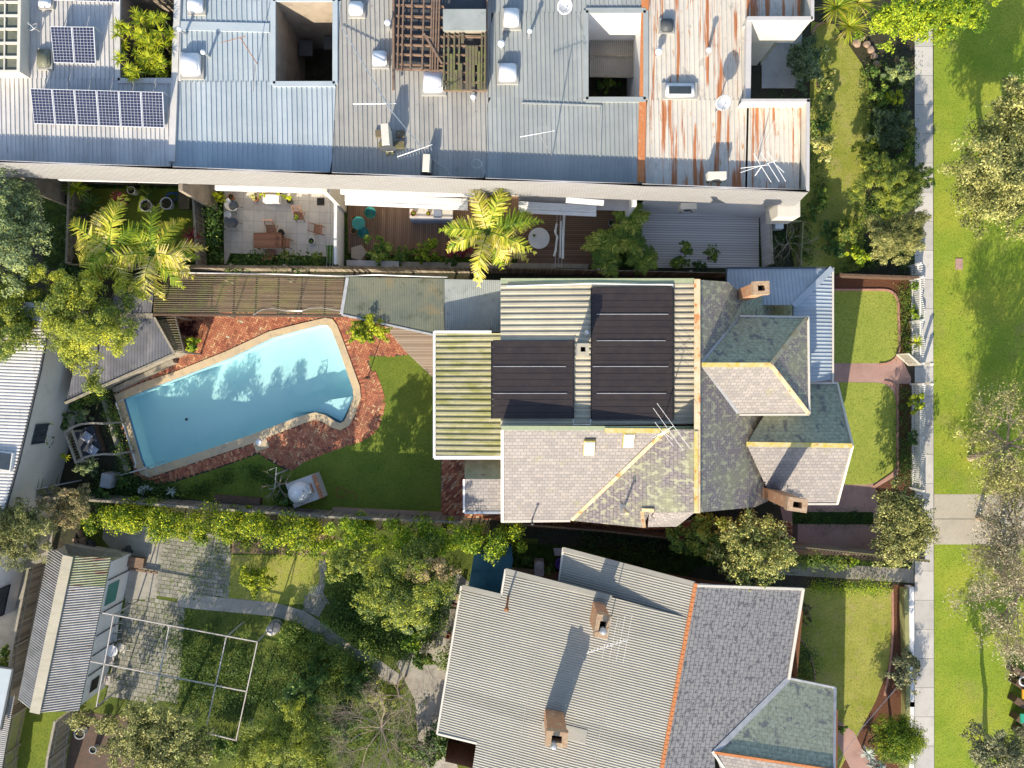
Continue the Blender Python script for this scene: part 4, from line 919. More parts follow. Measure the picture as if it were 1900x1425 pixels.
# tv antennas
def antenna(label, base, top, elems, boom, mat_='metal', group=None, cat='antenna', r=.009, braces=()):
    """base/top: (px,py,z); boom: two (px,py,z); elems: list of pairs"""
    t = T('tv_antenna', label, cat, P(*base), group); mb = MB(); mb.tube([P(*base), P(*top)], .022, 6); mb.build('mast', m_[mat_], t)
    mb = MB(); mb.tube([P(*boom[0]), P(*boom[1])], .016, 5); mb.build('boom', m_[mat_], t)
    mb = MB()
    for a, b in elems: mb.tube([P(*a), P(*b)], r, 4)
    for a, b in braces: mb.tube([P(*a), P(*b)], r, 4)
    mb.build('element', m_[mat_], t); return t
antenna('tall skeletal tv antenna with long rods standing over the yellow valley of the slate roof', (1222,808,6.0), (1240,800,8.0), [((1212,757,8),(1268,836,8)),((1219,748,8.1),(1281,833,8.1)),((1215,783,7.9),(1250,828,7.9)),((1225,797,8),(1248,815,8))], ((1212,812,7.9),(1250,790,8.1)), 'white')
# ================================================================ TERRACE ROW (top of the picture)
ZR = 4.8; ZP = 5.6
def ysp(px): return 297.5 + px * 0.0363      # inner parapet edge (apparent) at ZP
def ysr(px): return 712.5 + (ysp(px) - 712.5) * (CAMH-ZP) / (CAMH-ZR)
def unit(name, label, x0t, x0b, x1t, x1b, mat_, void=None, ext=-150, wallm='render_grey', pitch=.215, voidm='cream', cap=None, zoff=0):
    t = T(name, label, 'row house', P((x0t+x1t)/2, 250), None); z = ZR + zoff
    def X0(y): return x0t + (x0b-x0t) * y / 330
    def X1(y): return x1t + (x1b-x1t) * y / 330
    mb = MB()
    def reg(xa, ya, xb, yb):
        """xa/xb may be None = unit edge"""
        pa = [(X0(ya) if xa is None else xa, ya), (X1(ya) if xb is None else xb, ya), (X1(yb if yb else 300) if xb is None else xb, yb or 0), (X0(yb if yb else 300) if xa is None else xa, yb or 0)]
        if yb is None: pa[2] = (pa[2][0], ysr(pa[2][0])+2); pa[3] = (pa[3][0], ysr(pa[3][0])+2)
        corr(mb, [P(a, b, z) for a, b in pa], (-.02, 1), pitch, .045, 'seam')
    if void:
        a, b, c, d = void
        if b > ext: reg(None, ext, None, b)
        reg(None, b, a, d); 
        if c < X1(d) - 4: reg(c, b, None, d)
        reg(None, d, None, None)
    else: reg(None, ext, None, None)
    mb.build('roof', m_[mat_], t)
    if void:
        a, b, c, d = void; W = PL([(a,b,z),(c,b,z),(c,d,z),(a,d,z)]); mb = MB(); mb.walls(W, 0, z + .03); mb.build('light_well_wall', m_[voidm], t)
        mb = MB(); cap_ = [(a-5,b-4),(c+5,b-4),(c+5,d+4),(a-5,d+4)]; gutter(mb, [(x,y,z+.05) for x, y in cap_ + cap_[:1]], wd=.24, hh=.1); mb.build('light_well_flashing', m_[cap or mat_], t)
        mb = MB(); mb.add([(p.x,p.y,.1) for p in W], [(0,1,2,3)]); mb.build('light_well_floor', m_['soil'], t)
    # south parapet, mansard band and lower wall
    xs = (X0(300), X1(300)); o = []
    for zz, off in ((ZP, 0), (ZP, 4.5), (4.1, None)):
        for x in xs:
            if off is None: p = P(x, ysp(x) + 5, ZP); q = Vector((p.x, p.y - .24, 4.1)); o.append(q)
            else: o.append(P(x, ysp(x) + off, zz))
    mb = MB(); mb.add([o[0], o[1], o[3], o[2], (o[0].x,o[0].y,ZR-.1), (o[1].x,o[1].y,ZR-.1)], [(0,2,3,1),(4,0,1,5)]); mb.build('parapet', m_['parapet'], t)
    mb = MB(); mb.slope([o[2], o[3], o[5], o[4]], (1,0,0)); mb.build('shingled_mansard', m_['shingle'], t)
    mb = MB(); mb.add([(o[4].x,o[4].y,4.1),(o[5].x,o[5].y,4.1),(o[5].x,o[5].y+1.5,4.1),(o[4].x,o[4].y+1.5,4.1)], [(0,1,2,3)]); mb.build('soffit', m_['cream'], t)
    return t, o
U1, o1 = unit('row_house', 'leftmost white roofed row house with blue solar panels and a plant filled light well', -60, -60, 333, 318, 'roof_white', (224,-20,326,146), voidm='render_brown')
U2, o2 = unit('row_house', 'row house with the smooth pale blue ribbed roof', 333, 318, 632, 613, 'roof_blue', (512,2,617,152), pitch=.24, voidm='render_brown')
U3, o3 = unit('row_house', 'row house with beige ribbed roof carrying a broken timber lattice', 632, 613, 912, 899, 'roof_beige', pitch=.225)
U4, o4 = unit('row_house', 'row house with grey green ribbed roof and a white walled light well', 912, 899, 1202, 1190, 'roof_grey', (1092,24,1193,181), pitch=.215, voidm='white', cap='roof_grey')
# unit 5 (rusty) drawn separately because of its notch
U5 = T('row_house', 'end row house with heavily rusted orange and white roof', 'row house', P(1300, 250))
mb = MB()
corr(mb, PL([(1202,-150,ZR),(1386,-150,ZR),(1386,185,ZR),(1197,185,ZR)]), (-.02,1), .225, .045, 'seam')
corr(mb, PL([(1197,185,ZR),(1386,185,ZR),(1386,ysr(1386)+2,ZR),(1190,ysr(1190)+2,ZR)]), (-.02,1), .225, .045, 'seam')
corr(mb, PL([(1386,193,ZR),(1486,193,ZR),(1484,ysr(1486)+2,ZR),(1386,ysr(1386)+2,ZR)]), (-.02,1), .225, .045, 'seam')
corr(mb, PL([(1386,-150,ZR),(1488,-150,ZR),(1488,33,ZR),(1386,33,ZR)]), (-.02,1), .225, .045, 'seam')
mb.build('roof', m_['roof_rusty'], U5)
mb = MB(); o = [P(1190, ysp(1190), ZP), P(1500, ysp(1500), ZP), P(1190, ysp(1190)+4.5, ZP), P(1500, ysp(1500)+4.5, ZP)]
mb.add([o[0], o[1], o[3], o[2], (o[0].x,o[0].y,ZR-.1), (o[1].x,o[1].y,ZR-.1)], [(0,2,3,1),(4,0,1,5)])
g = [(1500,188,ZP),(1497,ysp(1497),ZP)]
gutter(mb, [(1499,185,ZP-.05),(1498,ysp(1498)+3,ZP-.05)], wd=.14, hh=.12)
gutter(mb, [(1376,187,ZP-.05),(1502,187,ZP-.05)], wd=.14, hh=.12); gutter(mb, [(1386,35,ZP-.05),(1507,35,ZP-.05)], wd=.18, hh=.12); gutter(mb, [(1507,-150,ZP-.05),(1507,37,ZP-.05)], wd=.14, hh=.12)
gutter(mb, [(1388,35,ZP-.3),(1386,185,ZR+.3)], wd=.24, hh=.3)
mb.build('parapet', m_['parapet'], U5)
mb = MB(); q = P(1500, ysp(1500)+5, ZP); q0 = P(1190, ysp(1190)+5, ZP); mb.slope([q0, q, Vector((q.x-.02,q.y-.24,4.1)), Vector((q0.x,q0.y-.24,4.1))], (1,0,0)); mb.build('shingled_mansard', m_['shingle'], U5)
se = Vector((q.x-.02, q.y-.24, 0)); ne = P(1500,187,ZP); wl = MB()
wl.walls([ne, P(1500, ysp(1500), ZP)], 0, ZP, closed=False)
wl.walls([P(1378,187,ZP), P(1500,187,ZP)], ZR-.05, ZP, closed=False); wl.walls([P(1386,186,ZR), P(1484,186,ZR)], 0, ZR, closed=False)
wl.walls([P(1507,36,ZP), P(1388,36,ZP)], 3.4, ZP, closed=False); wl.walls([P(1507,36,ZP), P(1507,-150,ZP)], 3.4, ZP, closed=False)
wl.walls([P(1388,36,ZR), P(1388,186,ZR)], 0, ZR, closed=False)
wl.walls([P(1470,36,ZR), P(1388,36,ZR)], 0, 3.4, closed=False); wl.walls([P(1478,36,ZR), P(1478,-150,ZR)], 0, 3.4, closed=False)
wl.build('wall', m_['cream'], U5)
mb = MB(); mb.add(PL([(1390,37,3.4),(1507,37,3.4),(1507,-20,3.4),(1390,-20,3.4)]), [(0,1,2,3)]); mb.build('soffit', m_['render_grey'], U5)
# ground floor walls and front structure
def lowwall(t, xa, xb, yg, z1, mt, ztop=4.1):
    a = P(xa, yg + xa*.02); b = P(xb, yg + xb*.02); mb = MB(); mb.walls([a, b], 0, z1, closed=False)
    mb.add([(a.x,a.y,z1),(b.x,b.y,z1),(b.x,b.y+.15,z1),(a.x,a.y+.15,z1)], [(0,1,2,3)]); return mb.build('wall', m_[mt], t)
lowwall(U1, 60, 372, 338, 4.1, 'render_brown'); lowwall(U2, 400, 612, 338, 4.1, 'cream'); lowwall(U3, 645, 890, 342, 4.1, 'cream'); lowwall(U4, 900, 1175, 345, 4.1, 'cream')
se4 = Vector((se.x, se.y, 0)); a5 = P(1180, 392); mb = MB(); mb.walls([a5, Vector((P(1412,404).x, P(1412,404).y, 0))], 0, 4.1, closed=False); mb.walls([P(1412,404), P(1412,250)], 0, 4.1, closed=False); mb.build('wall', m_['white'], U5)
mb = MB(); mb.box(P(1452, 392, 3.2), (1.1, .9, 1.6), R(0)); mb.build('balcony', m_['cream'], U5)
# party fin walls between courtyards under the mansard
def fin(label, xa, ya, xb, yb, z0, z1, mt, th=.16, name='garden_wall', cat='wall'):
    mb = MB(); mb.wallbox([P(xa,ya), P(xb,yb)], z0, z1, th); return mb.top(name, m_[mt], label, cat)
for t, (xa, ya, xb, yb), mt in ((U1,(48,346,158,390),'render_brown'),(U2,(334,348,412,372),'render_brown'),(U3,(602,350,640,380),'cream'),(U4,(895,372,900,388),'cream'),(U5,(1178,375,1178,402),'white')):
    a = P(xa, ya, 4.1); b = Vector((a.x, a.y - .9, 0)); mb = MB(); mb.wallbox([Vector((a.x, a.y+1.1, 0)), b + Vector((0,.85,0))], 0, 4.05, .2); mb.build('fin_wall', m_[mt], t)
fin('white rendered wall dividing the two middle courtyards, with wires strung to it', 636, 374, 636, 497, 0, 1.6, 'white')
def fence(name, label, pts, h, mt='paling', th=.05, post='timber_grey', cap=True, cat='fence', pw=.1, z0=0, posts=2.4, capm=None):
    W = PL(pts); t = T(name, label, cat, W[0]); mb = MB(); rm = MB()
    for a, b in zip(W, W[1:]):
        d = b - a; L = d.length; an = math.atan2(d.y, d.x); d.normalize(); n = max(1, int(L / pw))
        for i in range(n):
            c = a + d * (i + .5) * L / n; mb.box((c.x, c.y, z0 + h/2 + random.uniform(-.01,.01)), (L/n - .008, th * .5, h), an, random.random())
        k = max(1, int(L / posts)); s = Vector((-d.y, d.x, 0))
        for i in range(k + 1): c = a + d * i * L / k + s * .06; pm = MB(); pm.box((c.x, c.y, z0 + h/2), (.09, .09, h), an); pm.build('post', m_[post], t)
        if cap: rm.beam(a + Vector((0,0,z0+h+.015)), b + Vector((0,0,z0+h+.015)), .12, .03)
        for zz in (.3, h - .3): rm.beam(a + s * .04 + Vector((0,0,z0+zz)), b + s*.04 + Vector((0,0,z0+zz)), .04, .07)
    mb.build('palings', m_[mt], t); rm.build('rail', m_[capm or post], t); return t
fence('wooden_fence', 'double railed timber fence between the palm courtyard and the paved patio', [(377,372),(384,498)], 1.2)
fence('wooden_fence', 'long timber fence behind the slatted pergola along the upper edge of the pool garden', [(165,500),(640,504),(940,507),(1350,516)], 1.7, cap=False)
fence('wooden_fence', 'short paling fence at the far left end of the palm courtyard', [(165,352),(160,498)], 1.7)
fence('wooden_fence', 'grey fence with flat top at the right end of the grey deck courtyard', [(1410,404),(1414,497)], 1.5, 'deck_grey')
fence('wooden_fence', 'low dark boundary fence between the shrub garden and the front lawn', [(1545,515),(1690,520)], 1.0, 'timber_dark', post='timber_dark')
fin('pale rendered planter wall behind the shrubs of the brown deck', 655, 493, 740, 495, 0, .9, 'render_grey', .3)
fin('long low timber topped planter wall at the foot of the dark deck', 745, 494, 1085, 498, 0, .7, 'timber_grey', .25)
# patio back walls / white beams and awnings
def beam_thing(name, label, cat, a, b, wd, hh, mt):
    mb = MB(); mb.beam(P(*a), P(*b), wd, hh); return mb.top(name, m_[mt], label, cat)
for t, xa, xb, y, z in ((U2,400,612,347,3.6),(U3,632,895,353,3.9),(U4,1050,1120,367,3.95),(U1,110,370,330,3.9)):
    mb = MB(); mb.beam(P(xa, y + xa*0.004, z), P(xb, y + 5 + xb*.004, z), .22, .2); mb.build('eave_beam', m_['white'], t)
mb = MB(); mb.add(PL([(640,356,3.0),(890,364,3.0),(890,378,2.9),(640,370,2.9)]), [(0,1,2,3)]); mb.build('porch_roof', m_['render_grey'], U3)
mb = MB(); mb.add(PL([(962,362,3.0),(1172,368,3.0),(1172,392,2.9),(962,384,2.9)]), [(0,1,2,3)]); mb.build('porch_roof', m_['render_grey'], U4)
def awning(label, a, b, mt='white'):
    t = T('awning', label, 'awning', P(*a)); mb = MB(); A_ = P(*a); B_ = P(*b); mb.tube([A_, B_], .15, 12); mb.build('roller', m_['cloth_white'], t)
    mb = MB(); mb.beam(A_ + Vector((0,-.22,.02)), B_ + Vector((0,-.22,.02)), .16, .1); mb.beam(A_ + Vector((0,.14,.12)), B_ + Vector((0,.14,.12)), .2, .08); mb.build('front_bar', m_[mt], t)
awning('long white rolled awning above the brown deck with the blue covered bench', (641,369,3.0), (868,379,3.0)); awning('rolled pale awning above the dark deck with the round white table', (962,384,3.0), (1106,391,3.0))
# west boundary: left lit concrete
# roof items ---------------------------------------------------------
def dome(label, px, py, w, l, h=.35, z=ZR, rz=0, cat='skylight', mt='dome', name='skylight_dome', group='white skylight boxes on the row house roofs'):
    s = (CAMH - z - h) / CAMH / PXM; c = P(px, py, z + h); t = T(name, label, cat, (c.x, c.y, z), group); W_, L_ = w * s, l * s
    mb = MB(); mb.box((c.x, c.y, z + .08), (W_*1.18, L_*1.18, .12), rz); mb.build('curb', m_['roof_beige'], t)
    bm = bmesh.new(); bmesh.ops.create_cube(bm, size=1)
    for v in bm.verts:
        k = .9 if v.co.z > 0 else 1.0; v.co = Vector((v.co.x * W_ * k, v.co.y * L_ * k, v.co.z * h))
    bmesh.ops.bevel(bm, geom=list(bm.edges), offset=.06, segments=3, affect='EDGES'); me = bpy.data.meshes.new('dome'); bm.to_mesh(me); bm.free(); me.materials.append(m_[mt])
    me.polygons.foreach_set('use_smooth', [True] * len(me.polygons)); o = bpy.data.objects.new('dome', me); COL.objects.link(o); o.parent = t; o.location = (0, 0, h/2 + .1); o.rotation_euler = (0,0,rz); return t
dome('white skylight box on the pale blue roof, below the bent vent pipe', 352, 118, 37, 42)
dome('white skylight box cut by the top edge, on the pale blue roof', 361, 8, 28, 26)
dome('white skylight box in the top left corner of the beige roof', 660, 14, 27, 24)
dome('white skylight box left of the timber lattice', 704, 107, 28, 27)
dome('largest white skylight box, at the lower edge of the timber lattice', 804, 150, 39, 40)
dome('upper of two white skylight boxes at the left edge of the grey green roof', 949, 31, 30, 34)
dome('lower of two white skylight boxes at the left edge of the grey green roof', 942, 133, 34, 33)
dome('small framed skylight left of the pair of solar panels', 81, 108, 24, 34, .2, mt='fibreglass')
dome('small square skylight at the top left, by the solar panels', 83, 6, 24, 16, .2)
sk_ = dome('long white framed skylight with dark glass on the rusty roof', 1262, 167, 56, 26, .22, mt='white'); mb = MB(); q = P(1262,167,ZR+.35); mb.box((q.x,q.y,ZR+.345), (1.05,.36,.03)); mb.build('pane', m_['glass'], sk_); dome('small rusty framed skylight near the top of the rusty roof', 1238, 46, 24, 24, .25, mt='dark_grey')
def whirly(label, px, py, z=ZR, r=.16, h=.35, name='roof_vent', cat='vent', group='round roof vents'):
    c = P(px, py, z + h); t = T(name, label, cat, (c.x, c.y, z), group); mb = MB(); mb.tube([(c.x,c.y,z),(c.x,c.y,z+h)], r*.6, 12); mb.build('pipe', m_['metal'], t)
    mb = MB(); mb.lathe((c.x, c.y, z+h), [(r*.5,-.05),(r,.0),(r*1.1,.1),(r*.8,.22),(0,.28)], 16); mb.build('cap', m_['dome'], t, smooth=True); return t
whirly('round metal vent cap between the two skylights of the grey green roof', 930, 82); whirly('round metal vent cap on the rusty roof beside its rusted edge', 1222, 97)
whirly('small round vent at the lower right corner of the timber lattice', 878, 181, r=.12)
def bentpipe(label, px, py, lx, ly, z=ZR, h=1.0, r=.07, mt='metal', group='slender roof flues'):
    """flue: base at px,py; top leaning"""
    b = P(px, py, z); t = T('roof_flue', label, 'flue', b, group); e = P(lx, ly, z + h); mb = MB(); mb.tube([b, (e.x, e.y, z+h)], r, 10); mb.build('pipe', m_[mt], t)
    mb = MB(); mb.lathe((e.x, e.y, z+h), [(r*1.1,-.04),(r*1.7,.02),(r*1.2,.1),(0,.14)], 12); mb.build('cap', m_['dome'], t); return t
bentpipe('short white flue just right of the blue roof skylight box', 388, 105, 377, 97, h=.7); bentpipe('short white flue above the blue roof skylight box, near the white party strip', 345, 64, 333, 54, h=.8)
bentpipe('white flue just left of the timber lattice', 722, 54, 719, 42, h=.8, r=.09); bentpipe('white flue on the grey green roof right of the upper skylight box', 981, 68, 983, 58, h=.9, r=.07); bentpipe('white flue in the middle of the rusty roof', 1312, 103, 1315, 93, h=1.0, r=.08)
def dish(label, px, py, z, r, tilt=R(30), az_=0, squash=1):
    c = P(px, py, z); t = T('satellite_dish', label, 'satellite dish', (c.x, c.y, ZR), 'satellite dishes on the row house roofs'); M_ = Matrix.Rotation(az_, 3, 'Z') @ Matrix.Rotation(tilt, 3, 'X')
    mb = MB(); mb.lathe(c, [(0,-.10),(r*.5,-.07),(r*.85,-.02),(r,.03),(r*1.0,.05),(r*.8,.0),(r*.4,-.05),(0,-.07)], 22, M_=M_); mb.build('reflector', m_['metal'], t, smooth=True)
    mb = MB(); mb.tube([(c.x,c.y,ZR),(c.x,c.y,z-.1)], .03, 8); mb.tube([c + M_ @ Vector((0,-r,0)), c + M_ @ Vector((0,-r*.5,r*1.0))], .015, 5); mb.box(c + M_ @ Vector((0,-r*.5,r*1.0)), (.08,.08,.12)); mb.build('arm', m_['metal'], t); return t
dish('pale satellite dish at the top edge above the white walled light well', 1048, 11, 5.7, .36, R(35)); dish('satellite dish on the rusty roof near the notch', 1342, 190, 6.0, .36, R(40)); dish('white satellite dish left of the paired solar panels', 62, 50, 5.3, .26, R(-30), R(40))
def aircon(label, px, py, z, w, d, h, rz=0, base='paver'):
    c = P(px, py, z + h); t = T('air_conditioner', label, 'air conditioner', (c.x, c.y, z), 'air conditioning units'); M_ = Matrix.Rotation(rz, 3, 'Z'); mb = MB(); mb.box((c.x, c.y, z + .1 + h/2), (w, d, h), rz); mb.build('casing', m_['cream'], t)
    mb = MB()
    f = Vector((c.x, c.y, z + .1 + h/2)) + M_ @ Vector((0, -d/2 - .01, 0)); Mx = M_ @ Matrix.Rotation(R(90), 3, 'X'); mb.lathe(f, [(0,0.0),(h*.38,0.0),(h*.4,.012)], 18, M_=Mx); mb.build('fan_grille', m_['dark_grey'], t)
    mb = MB()
    for s_ in (-1, 1): k = M_ @ Vector((s_ * w * .35, 0, 0)); mb.box((c.x + k.x, c.y + k.y, z + .06), (.1, d * 1.3, .09), rz)
    mb.build('foot', m_['timber_moss'], t); return t
aircon('upright cream air conditioner on mossy blocks in the middle of the beige roof', 715, 250, ZR+.1, .34, .95, 1.05, R(4)); aircon('cream air conditioner near the parapet under the big yagi antenna', 791, 303, ZR, .32, .8, .7, R(-3)); aircon('low cream air conditioner at the parapet of the rusty roof', 1330, 326, ZR+.3, .85, .33, .5, R(1))
aircon('white wall air conditioner over the grey deck courtyard', 1277, 383, 2.7, .8, .3, .5, R(1))
for lb_, px, py, rz in (('mossy concrete block left of the upright air conditioner',704,248,.1),('mossy concrete block right of the upright air conditioner',743,249,0),('mossy block below and left of the upright air conditioner',710,270,0),('long mossy block below and right of the upright air conditioner',741,269,.02)):
    mb = MB(); c = P(px, py, ZR+.08); mb.box(c, (.5 if 'long' in lb_ else .36, .32, .16), rz); mb.top('paver_block', m_['timber_moss'], lb_, 'block', 'mossy blocks around the roof air conditioner')
# box polycarbonate skylight + timber lattice
PG = T('timber_lattice', 'broken brown timber lattice frame standing on the beige roof', 'pergola', P(818, 90, ZR)); mb = MB(); zb = ZR + .45
for x in (738,746,762,784,799,803,808,813): mb.beam(P(x+3,-20,zb+.12), P(x-1,132,zb+.12), .07, .06)
mb.beam(P(730,-20,zb+.1), P(730,168,zb+.1), .1, .1); mb.build('rafter', m_['timber'], PG); mb = MB()
for y in (10, 30, 49, 66, 83, 101, 120, 128): mb.beam(P(735,y,zb), P(824,y+3,zb), .06, .14)
for y in (68, 85, 102, 118, 135, 152, 168): mb.beam(P(824,y,zb), P(900,y+1,zb), .05, .14)
mb.build('batten', m_['timber'], PG); mb = MB(); mb.add(PL([(736,-25,ZR+.06),(903,-25,ZR+.06),(900,166,ZR+.06),(826,166,ZR+.06),(824,126,ZR+.06),(736,126,ZR+.06)]), [(0,1,2,3,4,5)]); mb.build('dark_opening_sheet', m_['dark_grey'], PG); mb = MB()  # flat dark sheet painted in for the shaded opening below the lattice
for x in (824, 832, 843, 852, 894, 900): mb.beam(P(x,63,zb+.12), P(x-1,168,zb+.12), .08, .05)
for x, a, b in ((858,63,80),(866,85,168),(872,85,168),(878,85,160),(884,85,120),(888,95,165),(837,100,168),(846,130,168),(855,118,168)): mb.beam(P(x,a,zb+.14), P(x,b,zb+.14), .13, .03)
mb.build('board', m_['timber_moss'], PG); mb = MB(); mb.beam(P(786,62,zb+.2), P(820,118,zb+.2), .09, .04); mb.build('loose_plank', m_['timber'], PG)
mb = MB(); mb.wallbox([P(732,0,ZR), P(732,130,ZR), P(900,172,ZR), P(906,-30,ZR)][:2], ZR, zb, .06); mb.wallbox([P(905,-30,ZR), P(902,170,ZR)], ZR, ZR+.5, .05); mb.build('side_board', m_['timber'], PG)
mb = MB(); c = P(862, 38, ZR + .7); mb.box((c.x, c.y, ZR + .35), (1.95, .95, .7)); bx_ = mb.top('skylight_box', m_['timber_grey'], 'large raised box with a milky corrugated lid within the timber lattice', 'skylight')
mb = MB(); mb.box((c.x, c.y, ZR + .74), (2.0, 1.0, .05)); mb.build('lid', m_['poly_grey'], bx_)
# solar panels: 6 + 2 + strip at top edge
def panel(name, label, a, b, c, d, ncx=6, ncy=12):
    W = [P(*q) for q in (a, b, c, d)]; t = T(name, label, 'solar panel', (sum(W, Vector())/4).xy.to_3d() + Vector((0,0,ZR)), 'blue solar panels on the white roof'); n = (W[1]-W[0]).cross(W[3]-W[0]).normalized(); n = n if n.z > 0 else -n
    mb = MB(); mb.add([w_ + n * .0 for w_ in W] + [w_ + n * .04 for w_ in W], [(0,1,2,3),(4,7,6,5),(0,1,5,4),(1,2,6,5),(2,3,7,6),(3,0,4,7)]); fr = mb.build('frame', m_['cell_line'], t)
    mb = MB(); g_ = .035
    def pt(u, v): return W[0].lerp(W[1], u).lerp(W[3].lerp(W[2], u), v) + n * .046
    for i in range(ncx):
        for j in range(ncy):
            u0 = .03 + .94 * i / ncx; v0 = .02 + .96 * j / ncy; u1 = u0 + .94 / ncx * .9; v1 = v0 + .96 / ncy * .88; mb.add([pt(u0,v0), pt(u1,v0), pt(u1,v1), pt(u0,v1)], [(0,1,2,3)], None, random.random())
    mb.build('cell', m_['panel_blue'], t)
    mb = MB()
    for w_ in (W[0], W[1]): mb.tube([(w_.x, w_.y, ZR), w_], .02, 5)
    mb.build('leg', m_['metal'], t)
zl, zh = ZR + .12, ZR + .75
names = ['first', 'second', 'third', 'fourth', 'fifth', 'sixth']
for i in range(6):
    u0, u1 = i / 6, (i + 1) / 6 - .004; X = lambda a, b, u: a + (b - a) * u
    panel('solar_panel', f'{names[i]} solar panel from the left in the row of six', (X(57,304,u0), X(164,171,u0), zh), (X(57,304,u1), X(164,171,u1), zh), (X(64,307,u1), X(230,238,u1), zl), (X(64,307,u0), X(230,238,u0), zl))
panel('solar_panel', 'left one of the two solar panels above the row of six', (94,49,zh), (134,49.5,zh), (139,118,zl), (101,117,zl)); panel('solar_panel', 'right one of the two solar panels above the row of six', (135,49.5,zh), (175,50,zh), (179,119,zl), (140,118,zl))
for i in range(3): panel('solar_panel', f'{["left","middle","right"][i]} solar panel cut by the top edge of the picture', (98+i*42,-60,zh), (138+i*42,-60,zh), (139.5+i*42,2+i*1.5,zl), (101+i*42,1+i*1.5,zl))
# glasshouse at the top left
GH = T('glass_roof_lantern', 'white framed glazed roof lantern in the top left corner', 'roof lantern', P(10, 60, ZR)); mb = MB(); mb.add(PL([(-60,-40,5.5),(36,-40,5.5),(33,131,5.5),(-60,131,5.5)]), [(0,1,2,3)]); mb.build('pane', m_['fibreglass'], GH)
mb = MB()
for y in (4, 29, 54, 80, 106, 132): mb.beam(P(-60,y,5.56), P(37,y,5.56), .1, .06)
mb.beam(P(38,-40,5.55), P(35,132,5.55), .14, .1); mb.beam(P(10,-40,5.57), P(8,132,5.57), .06, .05); mb.walls(PL([(38,-40,5.5),(36,133,5.5),(-60,133,5.5)]), ZR, 5.5, closed=False); mb.build('frame', m_['cream'], GH)
# antennas on the terrace
zA = 7.0
mb = MB(); pole = T('tv_antenna', 'very long thin mast with a many toothed yagi head hanging over the beige roof', 'antenna', P(634,52,ZR)); mb.tube([P(634,50,ZR+.1), P(722,200,ZR+1.6), P(783,275,ZR+2.6)], .03, 6); mb.build('mast', m_['metal'], pole)
def yagi(parent, a, b, n, l0, l1, ang=90, mt='metal'):
    A_, B_ = P(*a), P(*b); mb = MB(); mb.tube([A_, B_], .016, 5); d = (B_-A_).normalized(); s = Matrix.Rotation(R(ang), 3, 'Z') @ d
    for i in range(n): c = A_.lerp(B_, (i+.3)/n); l = l0 + (l1-l0) * i / n; mb.tube([c - s*l, c + s*l], .01, 4)
    return mb.build('yagi_head', m_[mt], parent)
yagi(pole, (737,291,ZR+2.4), (802,268,ZR+2.7), 12, .13, .26); yagi(pole, (655,193,ZR+1.4), (735,192,ZR+1.5), 12, .05, .2)
an = T('tv_antenna', 'spindly yagi antenna on the grey green roof with a feathery shadow', 'antenna', P(1025,285,ZR)); mb = MB(); mb.tube([P(1025,290,ZR), P(1000,246,7.6)], .025, 6); mb.tube([P(1015,175,7.4), P(1030,225,7.5)], .012, 4); mb.build('mast', m_['metal'], an); yagi(an, (965,254,7.5), (1030,242,7.7), 12, .16, .3)
an = T('tv_antenna', 'antenna with long rods at the right hand end of the rusty roof', 'antenna', P(1398,300,ZR)); mb = MB(); mb.tube([P(1398,330,ZR), P(1412,310,6.8)], .025, 6); mb.tube([P(1405,300,ZR), P(1440,220,5.2)], .008, 4); mb.tube([P(1400,290,ZR), P(1425,235,5.2)], .008, 4)
for a, b in (((1374,320),(1440,298)),((1374,312),(1425,306)),((1398,285),(1431,338)),((1412,283),(1446,337)),((1424,281),(1458,337)),((1434,300),(1455,320))): mb.tube([P(*a,6.8), P(*b,6.9)], .014, 4)
mb.build('element', m_['white'], an)
an = T('tv_antenna', 'thin antenna lying over the right half of the pale blue roof', 'antenna', P(478,118,ZR)); mb = MB(); mb.tube([P(478,120,ZR), P(446,70,6.3)], .02, 5); mb.tube([P(410,79,6.3), P(456,67,6.3)], .016, 4); mb.tube([P(473,120,ZR), P(470,170,5.0)], .008, 4); mb.build('mast', m_['rust_metal'], an)
mb = MB(); mb.tube([P(885+10*math.cos(a*.5), 300+10*math.sin(a*.5)+a*.6, ZR+.05) for a in range(14)], .012, 4); mb.tube([P(800,292,ZR+.05), P(815,305,ZR+.05), P(828,312,ZR+.05), P(834,324,ZR+.05)], .012, 4); mb.top('cable', m_['white'], 'loose white cable looping on the beige roof near the parapet', 'cable')
g = MB(); gutter(g, [(333,48,ZR+.05),(500,52,ZR+.05)], wd=.42, hh=.07); g.build('ridge_cap', m_['roof_blue'], U2)
g = MB(); gutter(g, [(330,0,ZR+.08),(319,300,ZR+.08)], wd=.30, hh=.12); g.build('party_capping', m_['roof_white'], U2); g = MB(); gutter(g, [(1197,0,ZR+.05),(1189,338,ZR+.05)], wd=.34, hh=.07); g.build('party_capping', m_['terracotta_ridge'], U5)
g = MB(); gutter(g, [(968,191,ZR+.05),(1116,196,ZR+.05),(1113,290,ZR+.05)], wd=.07, hh=.05); g.build('flashing', m_['roof_grey'], U4)
